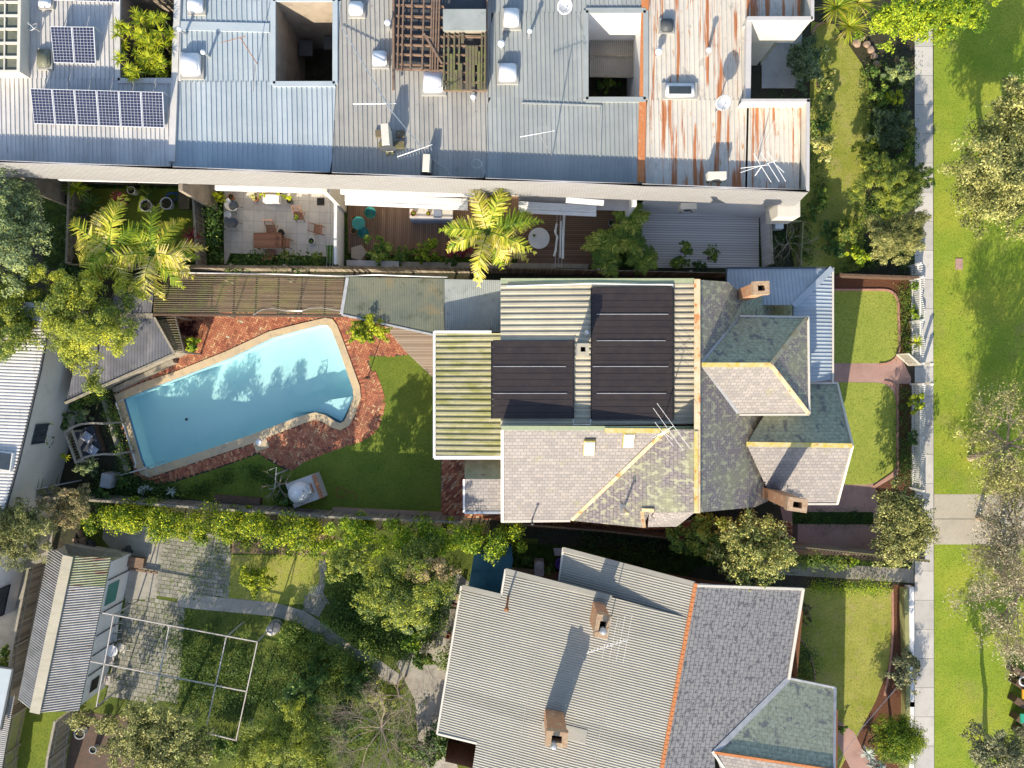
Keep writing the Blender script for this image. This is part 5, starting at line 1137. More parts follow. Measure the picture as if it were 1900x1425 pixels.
# window / screens inside voids
g = MB(); W = PL([(1096,70,2.2),(1180,73,2.2),(1178,143,2.2),(1096,141,2.2)])
for i in range(22): a = W[0].lerp(W[1], (i+.5)/22); b = W[3].lerp(W[2], (i+.5)/22); g.beam(a, b, .035, .03)
for v in (0,.45,1): g.beam(W[0].lerp(W[3],v), W[1].lerp(W[2],v), .05, .05)
g.build('screen', m_['timber_grey'], U4)
g = MB(); g.add(PL([(1094,68,2.1),(1182,71,2.1),(1180,145,2.1),(1094,143,2.1)]), [(0,1,2,3)]); g.build('balcony_floor', m_['render_grey'], U4)
for (x, y, sx, sy, z) in ((548,70,.7,.8,2.4),(590,60,.5,.7,2.4)): g = MB(); g.box(P(x+20, y+20, z-.8), (sx, sy, .1)); g.build('awning_box', m_['dark_grey'], U2)
g = MB(); g.box(Vector((P(513,130,3).x+.03, P(513,118,3).y, 2.2)), (.06, 1.4, 1.6)); g.build('window', m_['glass'], U2)
mb = MB(); c = P(1450, 110, 0); mb.box((c.x, c.y, .05), (2.2, 3.2, .06)); mb.top('courtyard_slab', m_['render_grey'], 'dark shaded concrete slab in the notch of the rusty roofed house', 'slab')
# ================================================================ LOWER NEIGHBOUR HOUSE
N_ = T('corrugated_roof_house', 'neighbouring house with a wide finely corrugated grey roof, orange ridge and two tall brick chimneys', 'house', P(1150, 1270))
NA, NB, NC = P(1290,1082,5.3), P(1228,1425,5.3), P(858,1087,3.3)
def onplane(px, py, p0, p1, p2, dz=0):
    n = (p1-p0).cross(p2-p0); z = p0.z
    for _ in range(40):
        q = P(px, py, z); z = p0.z - (n.x*(q.x-p0.x) + n.y*(q.y-p0.y)) / n.z
    q = P(px, py, z + dz); return q
an_ = lambda x, y, dz=0: onplane(x, y, NA, NB, NC, dz)
rd = (NB - NA); ribd = (-rd.y, rd.x)
mb = MB(); corr(mb, [an_(*q) for q in ((858,1087),(930,1104),(938,1057),(1135,1108),(1279,1148),(1228,1425),(1196,1600),(850,1600),(884,1378),(812,1360))], ribd, .125, .024, 'sine'); mb.build('corrugated_roof', m_['roof_corr'], N_)
mb = MB(); corr(mb, [P(1045,1018,3.55), P(1290,1082,5.3), P(1279,1148,5.3), P(1038,1090,3.5)], ribd, .125, .024, 'sine'); mb.build('corrugated_roof', m_['roof_corr'], N_)
mb = MB(); 
for a, b in (((856,1087),(811,1361)),((811,1361),(885,1379)),((930,1104),(938,1056)),): mb.beam(an_(*a), an_(*b), .1, .1)
mb.beam(P(1045,1016,3.55), P(1037,1084,3.45), .1, .1); mb.build('gutter', m_['cream'], N_)
mb = MB(); mb.beam(an_(938,1059,.03), an_(1135,1110,.03), .26, .06); mb.beam(an_(858,1089,.03), an_(930,1106,.03), .22, .06); mb.beam(P(1045,1019,3.6), P(1290,1084,5.35), .22, .06); mb.build('barge_flashing', m_['roof_corr'], N_)
SA = P(1488,1092,3.3); sl_ = lambda x, y, dz=0: onplane(x, y, NA, NB, SA, dz)
s = MB(); vpt = sl_(1325,1395); s.slope([NA, SA, sl_(1462,1258), vpt, sl_(1330,1480), sl_(1300,1600), P(1196,1600,5.3)], (rd.x, rd.y, 0)); s.build('slate_roof', m_['slate_neigh'], N_)
zw = vpt.z; rb = P(1546,1428,zw)
s = MB(); s.slope([sl_(1462,1258), P(1548,1275,3.25), rb, vpt]); s.build('wing_roof', m_['slate_green'], N_)
s = MB(); s.slope([vpt, rb, P(1520,1600,3.3), P(1390,1570,3.3)]); s.build('wing_roof', m_['slate_sun'], N_)
mb = MB()
for u in (.36, .70):
    a = an_(858+(1290-858)*u, 1087+(1082-1087)*u + 40*u*(1-u)*2, .035); dd = (NB-NA).normalized(); mb.beam(a + dd*1.2, a + dd*13, .02, .012)
mb.build('sheet_lap', m_['render_grey'], N_)
mb = MB(); mb.beam(NA + Vector((0,0,.06)), P(1196,1600,5.36), .17, .08)
for i in range(40): p = NA.lerp(NB, i/39) + Vector((random.uniform(-.01,.01),0,.105)); mb.box(p, (.15,.03,.015), math.atan2(rd.y, rd.x) + 1.57)
mb.build('ridge_cap', m_['terracotta_ridge'], N_)
mb = MB(); mb.beam(vpt + Vector((0,0,.06)), rb + Vector((0,0,.06)), .12, .06); mb.build('ridge_cap', m_['terracotta_ridge'], N_)
mb = MB(); mb.beam(sl_(1463,1259,.03), vpt + Vector((0,0,.05)), .26, .05); mb.build('valley_flashing', m_['lead'], N_)
mb = MB(); mb.beam(sl_(1322,1394,.05), sl_(1360,1450,.05), .12, .05); mb.beam(P(1288,1086,5.25), P(1490,1093,3.35), .12, .12); mb.beam(P(1490,1092,3.3), P(1463,1260,3.3), .14, .12); mb.build('gutter', m_['cream'], N_)
mb = MB(); mb.beam(P(1462,1258,3.3), P(1550,1276,3.3), .1, .1); mb.beam(P(1549,1275,3.3), rb + Vector((.03,0,0)), .12, .12); mb.build('barge_board', m_['lead'], N_)
wl = MB(); wq = [P(870,1098), P(940,1115), P(946,1070), P(1038,1092), P(1048,1032), P(1445,1098), P(1432,1250), P(1505,1268), P(1500,1600), P(900,1600), P(900,1370), P(836,1355)]
wl.walls(wq, 0, 3.15); wl.build('wall', m_['brick_wall'], N_)
chimney(N_, 1118, 1163, 3.8, 6.6, .55, .95, R(-10)); chimney(N_, 1033, 1372, 3.4, 6.5, .9, .6, R(-6))
mb = MB(); c = P(1118,1168,6.6); mb.lathe((c.x, c.y, 6.5), [(.12,0),(.13,.35),(.17,.36),(.1,.5),(0,.52)], 12); c = P(1029,1378,6.5); mb.lathe((c.x-.05, c.y-.05, 6.4), [(.12,0),(.13,.3),(.16,.32),(.1,.45),(0,.46)], 12); mb.build('chimney_pot', m_['metal'], N_)
mb = MB(); mb.tube([an_(943,1107), P(940,1130,5.2)], .055, 8); mb.lathe(P(940,1130,5.2), [(.08,-.02),(.12,.03),(.06,.12),(0,.13)], 10); mb.build('vent_pipe', m_['rust_metal'], N_)
mb = MB(); mb.add([an_(*q, .04) for q in ((1043,1343),(1090,1355),(1086,1380),(1050,1372))], [(0,1,2,3)]); mb.add([an_(*q, .04) for q in ((1006,1338),(1020,1338),(1016,1360),(1004,1356))], [(0,1,2,3)]); mb.build('flashing_sheet', m_['roof_corr'], N_)
antenna('many rodded fine tv antenna beside the upper brick chimney of the corrugated roof', (1132,1150,4.3), (1128,1195,7.0), [((1134+k*14-k*1,1140+k*-2+6,7.0),(1165-48+k*13,1240-18+k*3,7.0)) for k in range(4)] + [((1090+i*6,1213-i*2,6.9),(1092+i*6,1207-i*2,7.2)) for i in range(12)], ((1088,1212,7.0),(1166,1187,7.0)), 'white', r=.006)
# porch bit and teal canopy
t = T('garden_canopy', 'teal green tarpaulin canopy box in the corner of the corrugated roofed house', 'canopy', P(915,1060)); mb = MB()
tp = PL([(880,1027),(950,1027),(952,1040),(940,1090),(926,1104),(872,1090),(870,1084)], 1.9); mb.prism(tp, 1.82, 1.92); mb.walls([tp[0]+Vector((-.02,.35,0)), tp[1]+Vector((0,.35,0))], .6, 1.7, closed=False); W = [tp[0]+Vector((-.02,.35,0)), tp[1]+Vector((0,.35,0))]
mb.add([(W[0].x,W[0].y,1.7),(W[1].x,W[1].y,1.7),(tp[1].x,tp[1].y,1.91),(tp[0].x,tp[0].y,1.91)], [(0,1,2,3)]); mb.build('tarpaulin', m_['teal'], t); mb = MB()
for p in (tp[0], tp[1], tp[4], tp[5]): mb.tube([(p.x,p.y,0),(p.x,p.y,1.85)], .03, 6)
mb.beam(P(912,1028,1.95), P(898,1097,1.95), .05, .03); mb.beam(P(876,1062,1.95), P(950,1058,1.95), .05, .03); mb.build('frame', m_['teal'], t)
sheet('brick_yard', [(930,1050),(1045,1062),(1040,1092),(930,1080)], .014, m_['brick_wall'])
mb = MB(); c = P(1000,1052,.5); mb.box(c, (.5,.75,.9)); mb.lathe((c.x,c.y+.2,.95), [(.25,-.1),(.22,.05),(0,.08)], 12); mb.top('storage_box', m_['lead'], 'grey curved storage box on the brick strip beside the teal canopy', 'box')
mb = MB(); c = P(1040,1045,.3); mb.lathe((c.x,c.y,0), [(.25,0),(.3,.55),(.24,.55),(.2,.3),(0,.3)], 14); mb.top('purple_tub', m_['purple_plastic'], 'purple plastic tub at the corner of the corrugated roof', 'tub')
mb = MB(); corr(mb, PL([(1027,1017,1.6),(1046,1017,1.6),(1044,1031,1.5),(1029,1031,1.5)]), (0,1), .09, .02, 'sine'); mb.top('meter_cover', m_['metal'], 'tiny corrugated hood beside the top corner of the neighbouring roof', 'hood')
t = T('corrugated_fence', 'brown wavy edged corrugated fence between the big house and its lower neighbour', 'fence', P(1090, 990)); mb = MB(); Wf = PL([(940,962),(1110,975),(1250,990),(1480,1006),(1690,1028)])
for a, b in zip(Wf, Wf[1:]):
    d = b - a; L = d.length; d.normalize(); s = Vector((-d.y, d.x, 0)); n = int(L / .035); pr = None
    for i in range(n + 1):
        q = a + d * i * L / n + s * math.sin(i * 1.25) * .025
        if pr is not None: mb.add([(pr.x,pr.y,0),(q.x,q.y,0),(q.x,q.y,1.75),(pr.x,pr.y,1.75)], [(0,1,2,3)])
        pr = q
mb.build('sheet', m_['render_brown'], t); mb = MB()
for a, b in zip(Wf, Wf[1:]): mb.beam(a + Vector((0,.07,1.7)), b + Vector((0,.07,1.7)), .08, .06)
mb.build('rail', m_['timber_moss'], t)
# ================================================================ LEFT BUILDINGS
L_ = T('white_ribbed_roof_building', 'cream walled building with a white finely ribbed roof at the left edge', 'building', P(0, 800)); zL = 3.9
mb = MB(); corr(mb, PL([(-200,560),(98,560),(73,688),(33,857),(10,940),(-12,1060),(-200,1060)], zL), (1,-.04), .16, .035, 'trap'); mb.build('roof', m_['roof_white'], L_)
wl = MB(); k_ = lambda x, y: (950 + (x-950) * (CAMH-zL) / CAMH, 712.5 + (y-712.5) * (CAMH-zL) / CAMH)
Wl = [P(*k_(94,560)), P(*k_(71,688)), P(*k_(31,857)), P(*k_(8,940)), P(*k_(-14,1060))]; wl.walls(Wl, 0, zL-.05, closed=False); wl.build('wall', m_['cream'], L_)
g = MB(); gutter(g, [(98,560),(74,688),(34,857),(11,940),(-11,1060)], zL-.05, wd=.12); g.build('gutter', m_['dark_grey'], L_)
mb = MB(); a, b = Wl[1].lerp(Wl[2], .60), Wl[1].lerp(Wl[2], .82); o = Vector((.04, 0, 0))
mb.add([Vector((a.x,a.y,2.2))+o, Vector((b.x,b.y,2.2))+o, Vector((b.x,b.y,3.2))+o, Vector((a.x,a.y,3.2))+o], [(0,1,2,3)]); wi = mb.build('window', m_['glass'], L_)
mb = MB()
for t_ in (0,.33,.66,1): q = a.lerp(b, t_) + Vector((.06,0,0)); mb.beam((q.x,q.y,2.2), (q.x,q.y,3.2), .04, .04)
mb.build('window_frame', m_['dark_grey'], wi)
skylight(L_, 6, 855, zL+.1, .95, .9, .2, 'glass', 'white', rz=R(-8))
g = MB(); q = Wl[3].lerp(Wl[2], .25); g.beam(Vector((q.x+.03,q.y,2.0)), Vector((q.x+1.4,q.y+.25,.3)), .06, .06); g.build('downpipe', m_['render_grey'], L_)
b_ = T('white_walled_building', 'white rendered building with a dark framed window in the lower left', 'building', P(0, 1080)); wl = MB(); Wb = PL([(140,940),(28,1132),(-80,1160),(-80,940)]); Wb = PL([(62,1000),(50,1030),(28,1132),(-80,1160),(-80,1000)])
wl.prism(Wb, 0, 5.5); wl.build('wall', m_['white'], b_); mb = MB(); a, b = Wb[2], Wb[1]; q0 = a.lerp(b, .02) + Vector((.02,0,0)); q1 = a.lerp(b, .55) + Vector((.02,0,0))
mb.add([(q0.x,q0.y,.9),(q1.x,q1.y,.9),(q1.x,q1.y,1.9),(q0.x,q0.y,1.9)], [(0,1,2,3)]); wi = mb.build('window', m_['glass'], b_); mb = MB(); mb.tube([(q0.x,q0.y,.9),(q1.x,q1.y,.9),(q1.x,q1.y,1.9),(q0.x,q0.y,1.9),(q0.x,q0.y,.9)], .04, 4); mb.build('window_frame', m_['black'], wi)
b_ = T('lean_to_roof', 'narrow pale blue lean-to roof at the lower left edge', 'roof', P(0, 1300)); mb = MB(); mb.add(PL([(-60,1232,2.4),(24,1243,2.2),(2,1352,2.2),(-60,1352,2.4)]), [(0,1,2,3)]); mb.build('roof_sheet', m_['roof_blue'], b_); mb = MB(); mb.beam(P(25,1241,2.2), P(2,1354,2.2), .1, .1); mb.beam(P(-60,1230,2.4), P(26,1241,2.2), .08, .08); mb.walls(PL([(30,1245),(8,1350),(-60,1350),(-60,1245)]), 0, 2.1); mb.build('frame', m_['dark_grey'], b_)
mb = MB(); corr(mb, PL([(8,1300,1.9),(28,1290,1.9),(-10,1500,1.9),(-30,1500,1.9)]), (1,.2), .1, .025, 'sine'); mb.top('side_roof', m_['roof_shed'], 'thin corrugated strip roof between the lean-to and the mossy fence', 'roof')
fence('wooden_fence', 'old leaning brown timber fence behind the corrugated shed', [(88,1040),(60,1180),(42,1310),(22,1500)], 1.5, 'paling', pw=.12)
fence('wooden_fence', 'mossy greenish paling fence left of the lower left lawn', [(50,1310),(36,1380),(26,1480)], 1.4, 'paling_green', pw=.12)
fence('wooden_fence', 'paling fence between the small lawn and the shaded brick corner yard', [(140,1310),(126,1380),(116,1480)], 1.7, 'paling')
# shed
S_ = T('corrugated_shed', 'weathered corrugated iron garden shed with pale ridge cap', 'shed', P(140,1180)); zs, zrg = 2.2, 2.85
pe = lambda u: (92-57*u, 1016+281*u, zs); pr_ = lambda u: (128-62*u, 1031+291*u, zrg); pq = lambda u: (206-59*u, 1035+283*u, zs)
def shedpart(f, g_, u0, u1, mt):
    mb = MB(); W = [P(*f(u0)), P(*g_(u0)), P(*g_(u1)), P(*f(u1))]; d = W[1]-W[0]; corr(mb, W, (1,-.02) if f is pr_ else (1,-.3), .13, .045, 'sine'); mb.build('roof', m_[mt], S_)
shedpart(pe, pr_, 0, 1, 'roof_shed'); shedpart(pr_, pq, 0, .19, 'roof_shed_green'); shedpart(pr_, pq, .19, 1, 'roof_shed')
mb = MB(); mb.beam(P(*pr_(0)) + Vector((0,0,.06)), P(*pr_(1)) + Vector((0,0,.06)), .52, .05); mb.build('ridge_cap', m_['ridge_green'] if False else m_['roof_cream'], S_)
def uz(p, z=0): return Vector((p.x, p.y, z))
mb = MB(); w0, w1 = uz(P(*pq(.03))), uz(P(*pq(.97))); v0, v1 = uz(P(*pe(.03))), uz(P(*pe(.97))); mb.walls([v0, w0, w1, v1], 0, 2.15); mb.build('wall', m_['white'], S_)
for u, u2, z0, z1, mt, nm in ((.17,.32,.9,1.9,'green_plastic','window'),(.86,.95,.9,1.6,'black','window')):
    a = w0.lerp(w1, u) + Vector((.03,0,0)); b = w0.lerp(w1, u2) + Vector((.03,0,0)); mb = MB(); mb.add([(a.x,a.y,z0),(b.x,b.y,z0),(b.x,b.y,z1),(a.x,a.y,z1)], [(0,1,2,3)]); mb.build(nm, m_[mt], S_)
mb = MB()
for u in (.13,.36,.52,.66,.8): a = w0.lerp(w1, u) + Vector((.04,0,0)); mb.beam((a.x,a.y,.1), (a.x,a.y,2.1), .05, .04)
mb.build('shed_batten', m_['dark_grey'], S_)
mb = MB(); a = P(165, 1012, .0); mb.add(PL([(118,1008,1.9),(160,1018,1.8),(222,1026,1.8),(228,1034,2.0),(128,1030,2.1)]), [(0,1,2,3,4)]); mb.build('lean_to_sheet', m_['timber_grey'], S_)
# steel frame
F_ = T('steel_pergola_frame', 'bare pinkish steel pergola frame over the lower left patio', 'pergola frame', P(320,1220)); zf_ = 2.3
mb = MB()
for a, b in (((190,1137),(478,1191)),((168,1227),(458,1283)),((384,1360),(440,1374)),((211,1141),(179,1311)),((314,1162),(286,1300)),((420,1182),(384,1345)),((478,1190),(438,1374))): mb.beam(P(*a,zf_), P(*b,zf_), .05, .06)
mb.build('beam', m_['steel_paint'], F_)
for a in ((211,1141),(420,1182),(478,1190),(179,1311),(438,1374)): mb = MB(); q = P(*a, zf_); mb.beam((q.x,q.y,0),(q.x,q.y,zf_), .06, .06); mb.build('post', m_['steel_paint'], F_)
# ================================================================ POOL GARDEN STRUCTURES
t = T('slatted_pergola', 'long mossy timber slatted pergola roof above the pool', 'pergola', P(465,545)); mb = MB(); zg = 2.4
n = 19
for i in range(n):
    u = i / (n-1); a = P(289 - 4*u, 509 + 72*u, zg+.04); b = P(640 - 5*u, 515 + 69*u, zg+.04); mb.beam(a, b, .055, .07, random.random())
mb.build('slat', m_['timber_moss'], t); mb = MB()
for x in (288, 310, 352, 394, 435, 476, 517, 560, 604, 638): mb.beam(P(x+1,508,zg-.06), P(x-2,583,zg-.06), .06, .12)
mb.beam(P(285,584,zg+.02), P(636,587,zg+.02), .09, .16); mb.beam(P(288,507,zg), P(640,513,zg), .09, .16); mb.build('rafter', m_['timber_dark'], t); mb = MB()
for x in (292, 400, 520, 632):
    for y in (512, 580): q = P(x, y, zg); mb.beam((q.x,q.y,0),(q.x,q.y,zg-.1), .1, .1)
mb.build('post', m_['timber_grey'], t); tag(strips(MB(), [(300,515),(640,520),(640,582),(300,580)], 0, .14, .03).build('pergola_deck', m_['deck_brown']), kind='structure')  # deck coloured dark brown to deepen the shade between the slats above
t = T('carport_roof', 'fan shaped translucent corrugated roof beside the house', 'roof', P(780,560)); mb = MB(); corr(mb, PL([(646,514,2.6),(825,517,2.6),(824,624,2.45),(808,620,2.45),(634,583,2.5)]), (.02,1), .088, .018, 'sine'); mb.build('translucent_sheet', m_['fibreglass'], t)
mb = MB(); corr(mb, PL([(825,518,2.6),(929,520,2.6),(929,616,2.45),(825,618,2.45)]), (.02,1), .1, .02, 'sine'); mb.build('grey_sheet', m_['poly_grey'], t); g = MB(); gutter(g, [(645,515,2.6),(634,583,2.5)], wd=.16); gutter(g, [(634,584,2.5),(808,622,2.45)], wd=.09); g.build('gutter', m_['lead'], t)
mb = MB()
for q in ((640,520),(640,580),(720,600),(800,618)): p = P(*q, 2.4); mb.beam((p.x,p.y,0),(p.x,p.y,2.4), .1, .1)
mb.build('post', m_['timber_grey'], t)
mb = MB(); mb.tube(PL([(300,505,2.7),(420,507,2.75),(560,510,2.7),(640,512,2.7),(700,510,2.7),(830,514,2.7)]), .03, 6); mb.top('conduit', m_['metal'], 'pale plastic conduit lying along the top of the slatted pergola', 'pipe')
mb = MB(); mb.tube(PL([(470,584,2.55),(485,575,2.55),(505,572,2.55),(530,577,2.55),(560,577,2.55),(575,572,2.55),(595,571,2.55),(632,577,2.55)]), .015, 5); mb.top('loose_cable', m_['metal'], 'thin pale cable looping along the pool side of the slatted pergola', 'cable')
t = T('garden_shed', 'dark striped corrugated shed roof beneath the tree left of the pool', 'shed', P(220,660)); mb = MB()
corr(mb, PL([(226,512,2.5),(290,510,2.5),(281,583,2.45),(200,583,2.45)]), (.1,1), .15, .03, 'sine'); corr(mb, PL([(160,588,2.4),(285,588,2.4),(322,656,2.2),(122,746,2.2)]), (.05,1), .15, .03, 'sine'); mb.build('roof', m_['roof_dark'], t)
mb = MB(); mb.beam(P(323,657,2.2), P(121,748,2.2), .12, .1); mb.beam(P(160,586,2.45), P(284,586,2.45), .25, .08); mb.beam(P(286,588,2.4), P(324,656,2.25), .1, .06); mb.build('fascia', m_['timber_grey'], t); mb = MB(); mb.walls([uz(P(320,650,2.2)), uz(P(126,738,2.2)), uz(P(165,595,2.3)), uz(P(283,592,2.3))], 0, 2.2); mb.build('wall', m_['timber_grey'], t)
t = T('trellis_roof', 'small slatted timber trellis between the shed and the pergola', 'trellis', P(315,620)); mb = MB()
for i in range(15): u = i/14; mb.beam(P(287+33*u, 590+62*u, 2.1), P(326+14*u, 588+66*u, 2.1), .045, .05, random.random())
mb.build('slat', m_['timber_moss'], t); mb = MB(); mb.beam(P(325,586,2.05), P(342,656,2.05), .06, .08); q = P(340,654,2.05); mb.beam((q.x,q.y,0),(q.x,q.y,2.05), .08,.08); q = P(325,588,2.05); mb.beam((q.x,q.y,0),(q.x,q.y,2.05), .08,.08); mb.build('frame', m_['timber_grey'], t)
mb = MB(); mb.wallbox([P(326,672), P(222,722)], 0, .5, .22); mb.top('retaining_wall', m_['timber_grey'], 'low weathered timber retaining wall above the upper left side of the pool', 'wall')
mb = MB(); mb.wallbox([P(196,745), P(222,830), P(238,872)], 0, .25, .16); mb.top('garden_edge', m_['concrete_old'], 'narrow concrete strip beside the ivy left of the pool', 'kerb')
fence('wooden_fence', 'left boundary fence of the pool garden behind the arbour', [(150,700),(128,800),(108,905)], 1.8, pw=.14)
fence('wooden_fence', 'lower boundary fence under the yellow flowering hedge', [(95,912),(300,925),(620,948),(860,958)], 1.7, pw=.12)
mb = MB(); mb.box(P(205,890,.45), (.55,.75,.9), R(-10)); mb.top('pump_box', m_['lead'], 'small grey roofed pool pump box below the arbour', 'box')
mb = MB(); mb.box(P(442,927,.2), (2.5,.35,.4), R(-4)); mb.top('planter_box', m_['timber_dark'], 'long low dark planter box below the left lawn', 'planter')
mb = MB(); mb.wallbox([P(622,944), P(818,953)], 0, .16, .2); mb.top('brick_edging', m_['brick_wall'], 'red brick garden edging along the foot of the shaded lawn', 'edging')
# arbour with day bed
t = T('garden_arbour', 'weathered timber arbour with curved side beams round a day bed', 'arbour', P(168,812)); rz = R(-15)
mb = MB()
for (x0,y0),(x1,y1),(x2,y2) in (((121,802),(150,788),(195,786)),((142,858),(170,846),(214,843))):
    for k in range(4): mb.beam(P(*( [x0,x0*.45+x1*.55,x1,(x1+x2)/2][k], [y0,y0*.4+y1*.6-2,y1-1,(y1+y2)/2-2][k] ), 1.9), P(*([x0*.45+x1*.55,x1,(x1+x2)/2,x2][k], [y0*.4+y1*.6-2,y1-1,(y1+y2)/2-2,y2][k]), 1.9), .1, .12)
mb.beam(P(121,802,1.9), P(142,860,1.9), .1, .1); mb.beam(P(134,798,1.9), P(154,854,1.9), .08, .1); mb.build('top_beam', m_['timber_grey'], t); mb = MB()
for i in range(12): u = i/11; mb.beam(P(124+20*u, 803+54*u, 1.7), P(134+20*u, 799+54*u, 1.0), .06, .04)
mb.build('slat', m_['timber_moss'], t); mb = MB()
for q in ((121,802),(142,858),(195,786),(214,843)): p = P(*q, 1.9); mb.beam((p.x,p.y,0),(p.x,p.y,1.9), .1, .1)
mb.build('post', m_['timber_grey'], t)
t = T('day_bed', 'navy cushioned day bed inside the timber arbour', 'day bed', P(170,818)); c = P(170,818); mb = MB(); mb.box((c.x,c.y,.2), (1.25,1.5,.36), rz+R(33)); mb.build('base', m_['timber_dark'], t); mb = MB(); mb.box((c.x,c.y,.44), (1.2,1.45,.14), rz+R(33)); mb.build('mattress', m_['cushion_navy'], t)
for lb_, x, y in (('upper blue and white striped cushion on the day bed', 161, 811), ('lower blue and white striped cushion on the day bed', 172, 836)):
    bm = bmesh.new(); bmesh.ops.create_grid(bm, x_segments=8, y_segments=8, size=.24)
    top = [v for v in bm.verts]; 
    for v in bm.verts: v.co.z = .07 * (1-(v.co.x/.24)**2) * (1-(v.co.y/.24)**2) + .01
    g2 = bmesh.ops.duplicate(bm, geom=bm.verts[:]+bm.edges[:]+bm.faces[:]); 
    for v in [e for e in g2['geom'] if isinstance(e, bmesh.types.BMVert)]: v.co.z = -v.co.z
    bmesh.ops.remove_doubles(bm, verts=bm.verts[:], dist=.002); me = bpy.data.meshes.new('cushion'); bm.to_mesh(me); bm.free(); me.materials.append(m_['stripe_cloth']); p = P(x, y, .6); o = bpy.data.objects.new('cushion', me); COL.objects.link(o); o.location = p; o.rotation_euler = (.05,0,R(-35)); tag(o, lb_, 'cushion', 'striped cushions')
# pizza oven
t = T('pizza_oven', 'white domed wood fired oven on a square concrete plinth', 'oven', P(572,905)); c = P(574,906); rz = R(20); mb = MB(); mb.box((c.x,c.y,.45), (1.65,1.35,.9), rz); mb.build('plinth', m_['concrete'], t)
mb = MB(); rm = Matrix.Rotation(rz,3,'Z'); d = c + rm @ Vector((-.25,0,0)); R0 = .58; mb.lathe((d.x,d.y,.9), [(R0,0),(R0,.12),(R0*.95,.3),(R0*.8,.45),(R0*.55,.58),(R0*.28,.65),(0,.67)], 28); mb.build('dome', m_['white'], t, smooth=True)
mb = MB(); q = c + rm @ Vector((.28,.02,0)); mb.box((q.x,q.y,1.08), (.3,.45,.36), rz); mb.build('oven_mouth', m_['concrete'], t); mb = MB(); q = c + rm @ Vector((.12,.02,0)); mb.tube([(q.x,q.y,1.2),(q.x,q.y,1.75)], .07, 12); mb.build('flue', m_['metal'], t)
mb = MB()
for i in range(7): q = c + rm @ Vector((.75, -.58 + i*.19, 0)); mb.box((q.x,q.y,.94), (.2,.16,.09), rz + random.uniform(-.2,.2))
q = c + rm @ Vector((.44,.02,0)); mb.box((q.x,q.y,.95), (.06,.5,.1), rz); mb.build('brick', m_['terracotta'], t)
t = T('curly_garden_ornament', 'rusty ring shaped wire ornament lying on the shaded lawn', 'ornament', P(640,915)); mb = MB(); c1 = P(634,913); c2 = P(652,920)
for r in (.3,.26): mb.tube([(c1.x+r*math.cos(a*.35), c1.y+r*math.sin(a*.35), .12) for a in range(1,18)], .012, 5); mb.tube([(c2.x+r*math.cos(a*.35), c2.y+r*math.sin(a*.35), .12) for a in range(-3,9)], .012, 5)
for a in range(6): mb.tube([(c1.x+.3*math.cos(a), c1.y+.3*math.sin(a), .12),(c1.x+.2*math.cos(a), c1.y+.2*math.sin(a), 0)], .01, 4)
mb.build('wire', m_['rust_metal'], t)
t = T('clothes_airer', 'pale green T shaped clothes line post over the left lawn', 'clothes line', P(510,885)); mb = MB(); mb.tube(PL([(500,872,1.9),(513,867,1.9),(510,905,1.9),(499,908,1.9)]), .018, 6); p = P(512,880,1.9); mb.tube([(p.x,p.y,0),(p.x,p.y,1.9)], .035, 6); mb.build('frame', m_['lead'], t)
t = T('pool_gate_posts', 'thin dark post standing on the brick paving by the lemon tree', 'post', P(682,702)); mb = MB(); a = P(682,702); mb.tube([(a.x,a.y,0),(a.x+.02,a.y,1.5)], .03, 6); mb.build('post', m_['timber_dark'], t); mb = MB(); mb.box((a.x,a.y,.03),(.25,.1,.05)); mb.build('foot', m_['timber_dark'], t)
# ================================================================ COURTYARD OBJECTS
def table(label, px, py, w, d, h, mt, rz=0, name='garden_table', planks=8):
    c = P(px, py, h); t = T(name, label, 'table', (c.x,c.y,0)); rm = Matrix.Rotation(rz,3,'Z'); mb = MB()
    for i in range(planks): q = c + rm @ Vector((0, -d/2 + d*(i+.5)/planks, 0)); mb.box((q.x,q.y,h-.015), (w, d/planks-.008, .03), rz, random.random())
    mb.build('tabletop', m_[mt], t)
    for sx in (-1,1):
        for sy in (-1,1): q = c + rm @ Vector((sx*(w/2-.08), sy*(d/2-.08), 0)); mb = MB(); mb.beam((q.x,q.y,0),(q.x,q.y,h-.03), .06, .06); mb.build('leg', m_[mt], t)
def chair(label, px, py, rz, mt='timber_red', group='wooden folding chairs on the paved patio', w=.48):
    """rz: direction the sitter faces; local +y"""
    c = P(px, py, .45); t = T('garden_chair', label, 'chair', (c.x,c.y,0), group); rm = Matrix.Rotation(rz,3,'Z'); c = Vector((c.x,c.y,0)); mb = MB()
    for i in range(7): q = c + rm @ Vector((0,-.2+i*.066,.44)); mb.box(q, (w,.055,.02), rz, random.random())
    mb.build('seat', m_[mt], t); mb = MB()
    for i in range(6): mb.box(c + rm @ Vector((0,-.25-.035*i,.52+i*.075)), (w,.015,.055), rz, random.random(), rx=R(-18))
    mb.build('backrest', m_[mt], t)
    for sx in (-1,1):
        for a, b in (((sx*w*.46,.22,.44),(sx*w*.46,-.3,0)),((sx*w*.46,-.42,.95),(sx*w*.46,.24,0))): mb = MB(); mb.beam(c + rm @ Vector(a), c + rm @ Vector(b), .035, .03); mb.build('leg', m_[mt], t)
table('red brown slatted timber table on the paved patio', 496, 446, 1.48, .82, .74, 'timber_red')
chair('wooden chair tucked at the upper side of the patio table', 502, 425, math.pi); chair('wooden chair at the right end of the patio table', 530, 450, R(-95)); chair('wooden chair at the lower side of the patio table, half hidden under it', 500, 470, 0)
chair('wooden chair standing free at the right of the patio', 590, 425, R(-95)); chair('wooden chair with a green plant on its seat near the patio pots', 553, 400, math.pi)
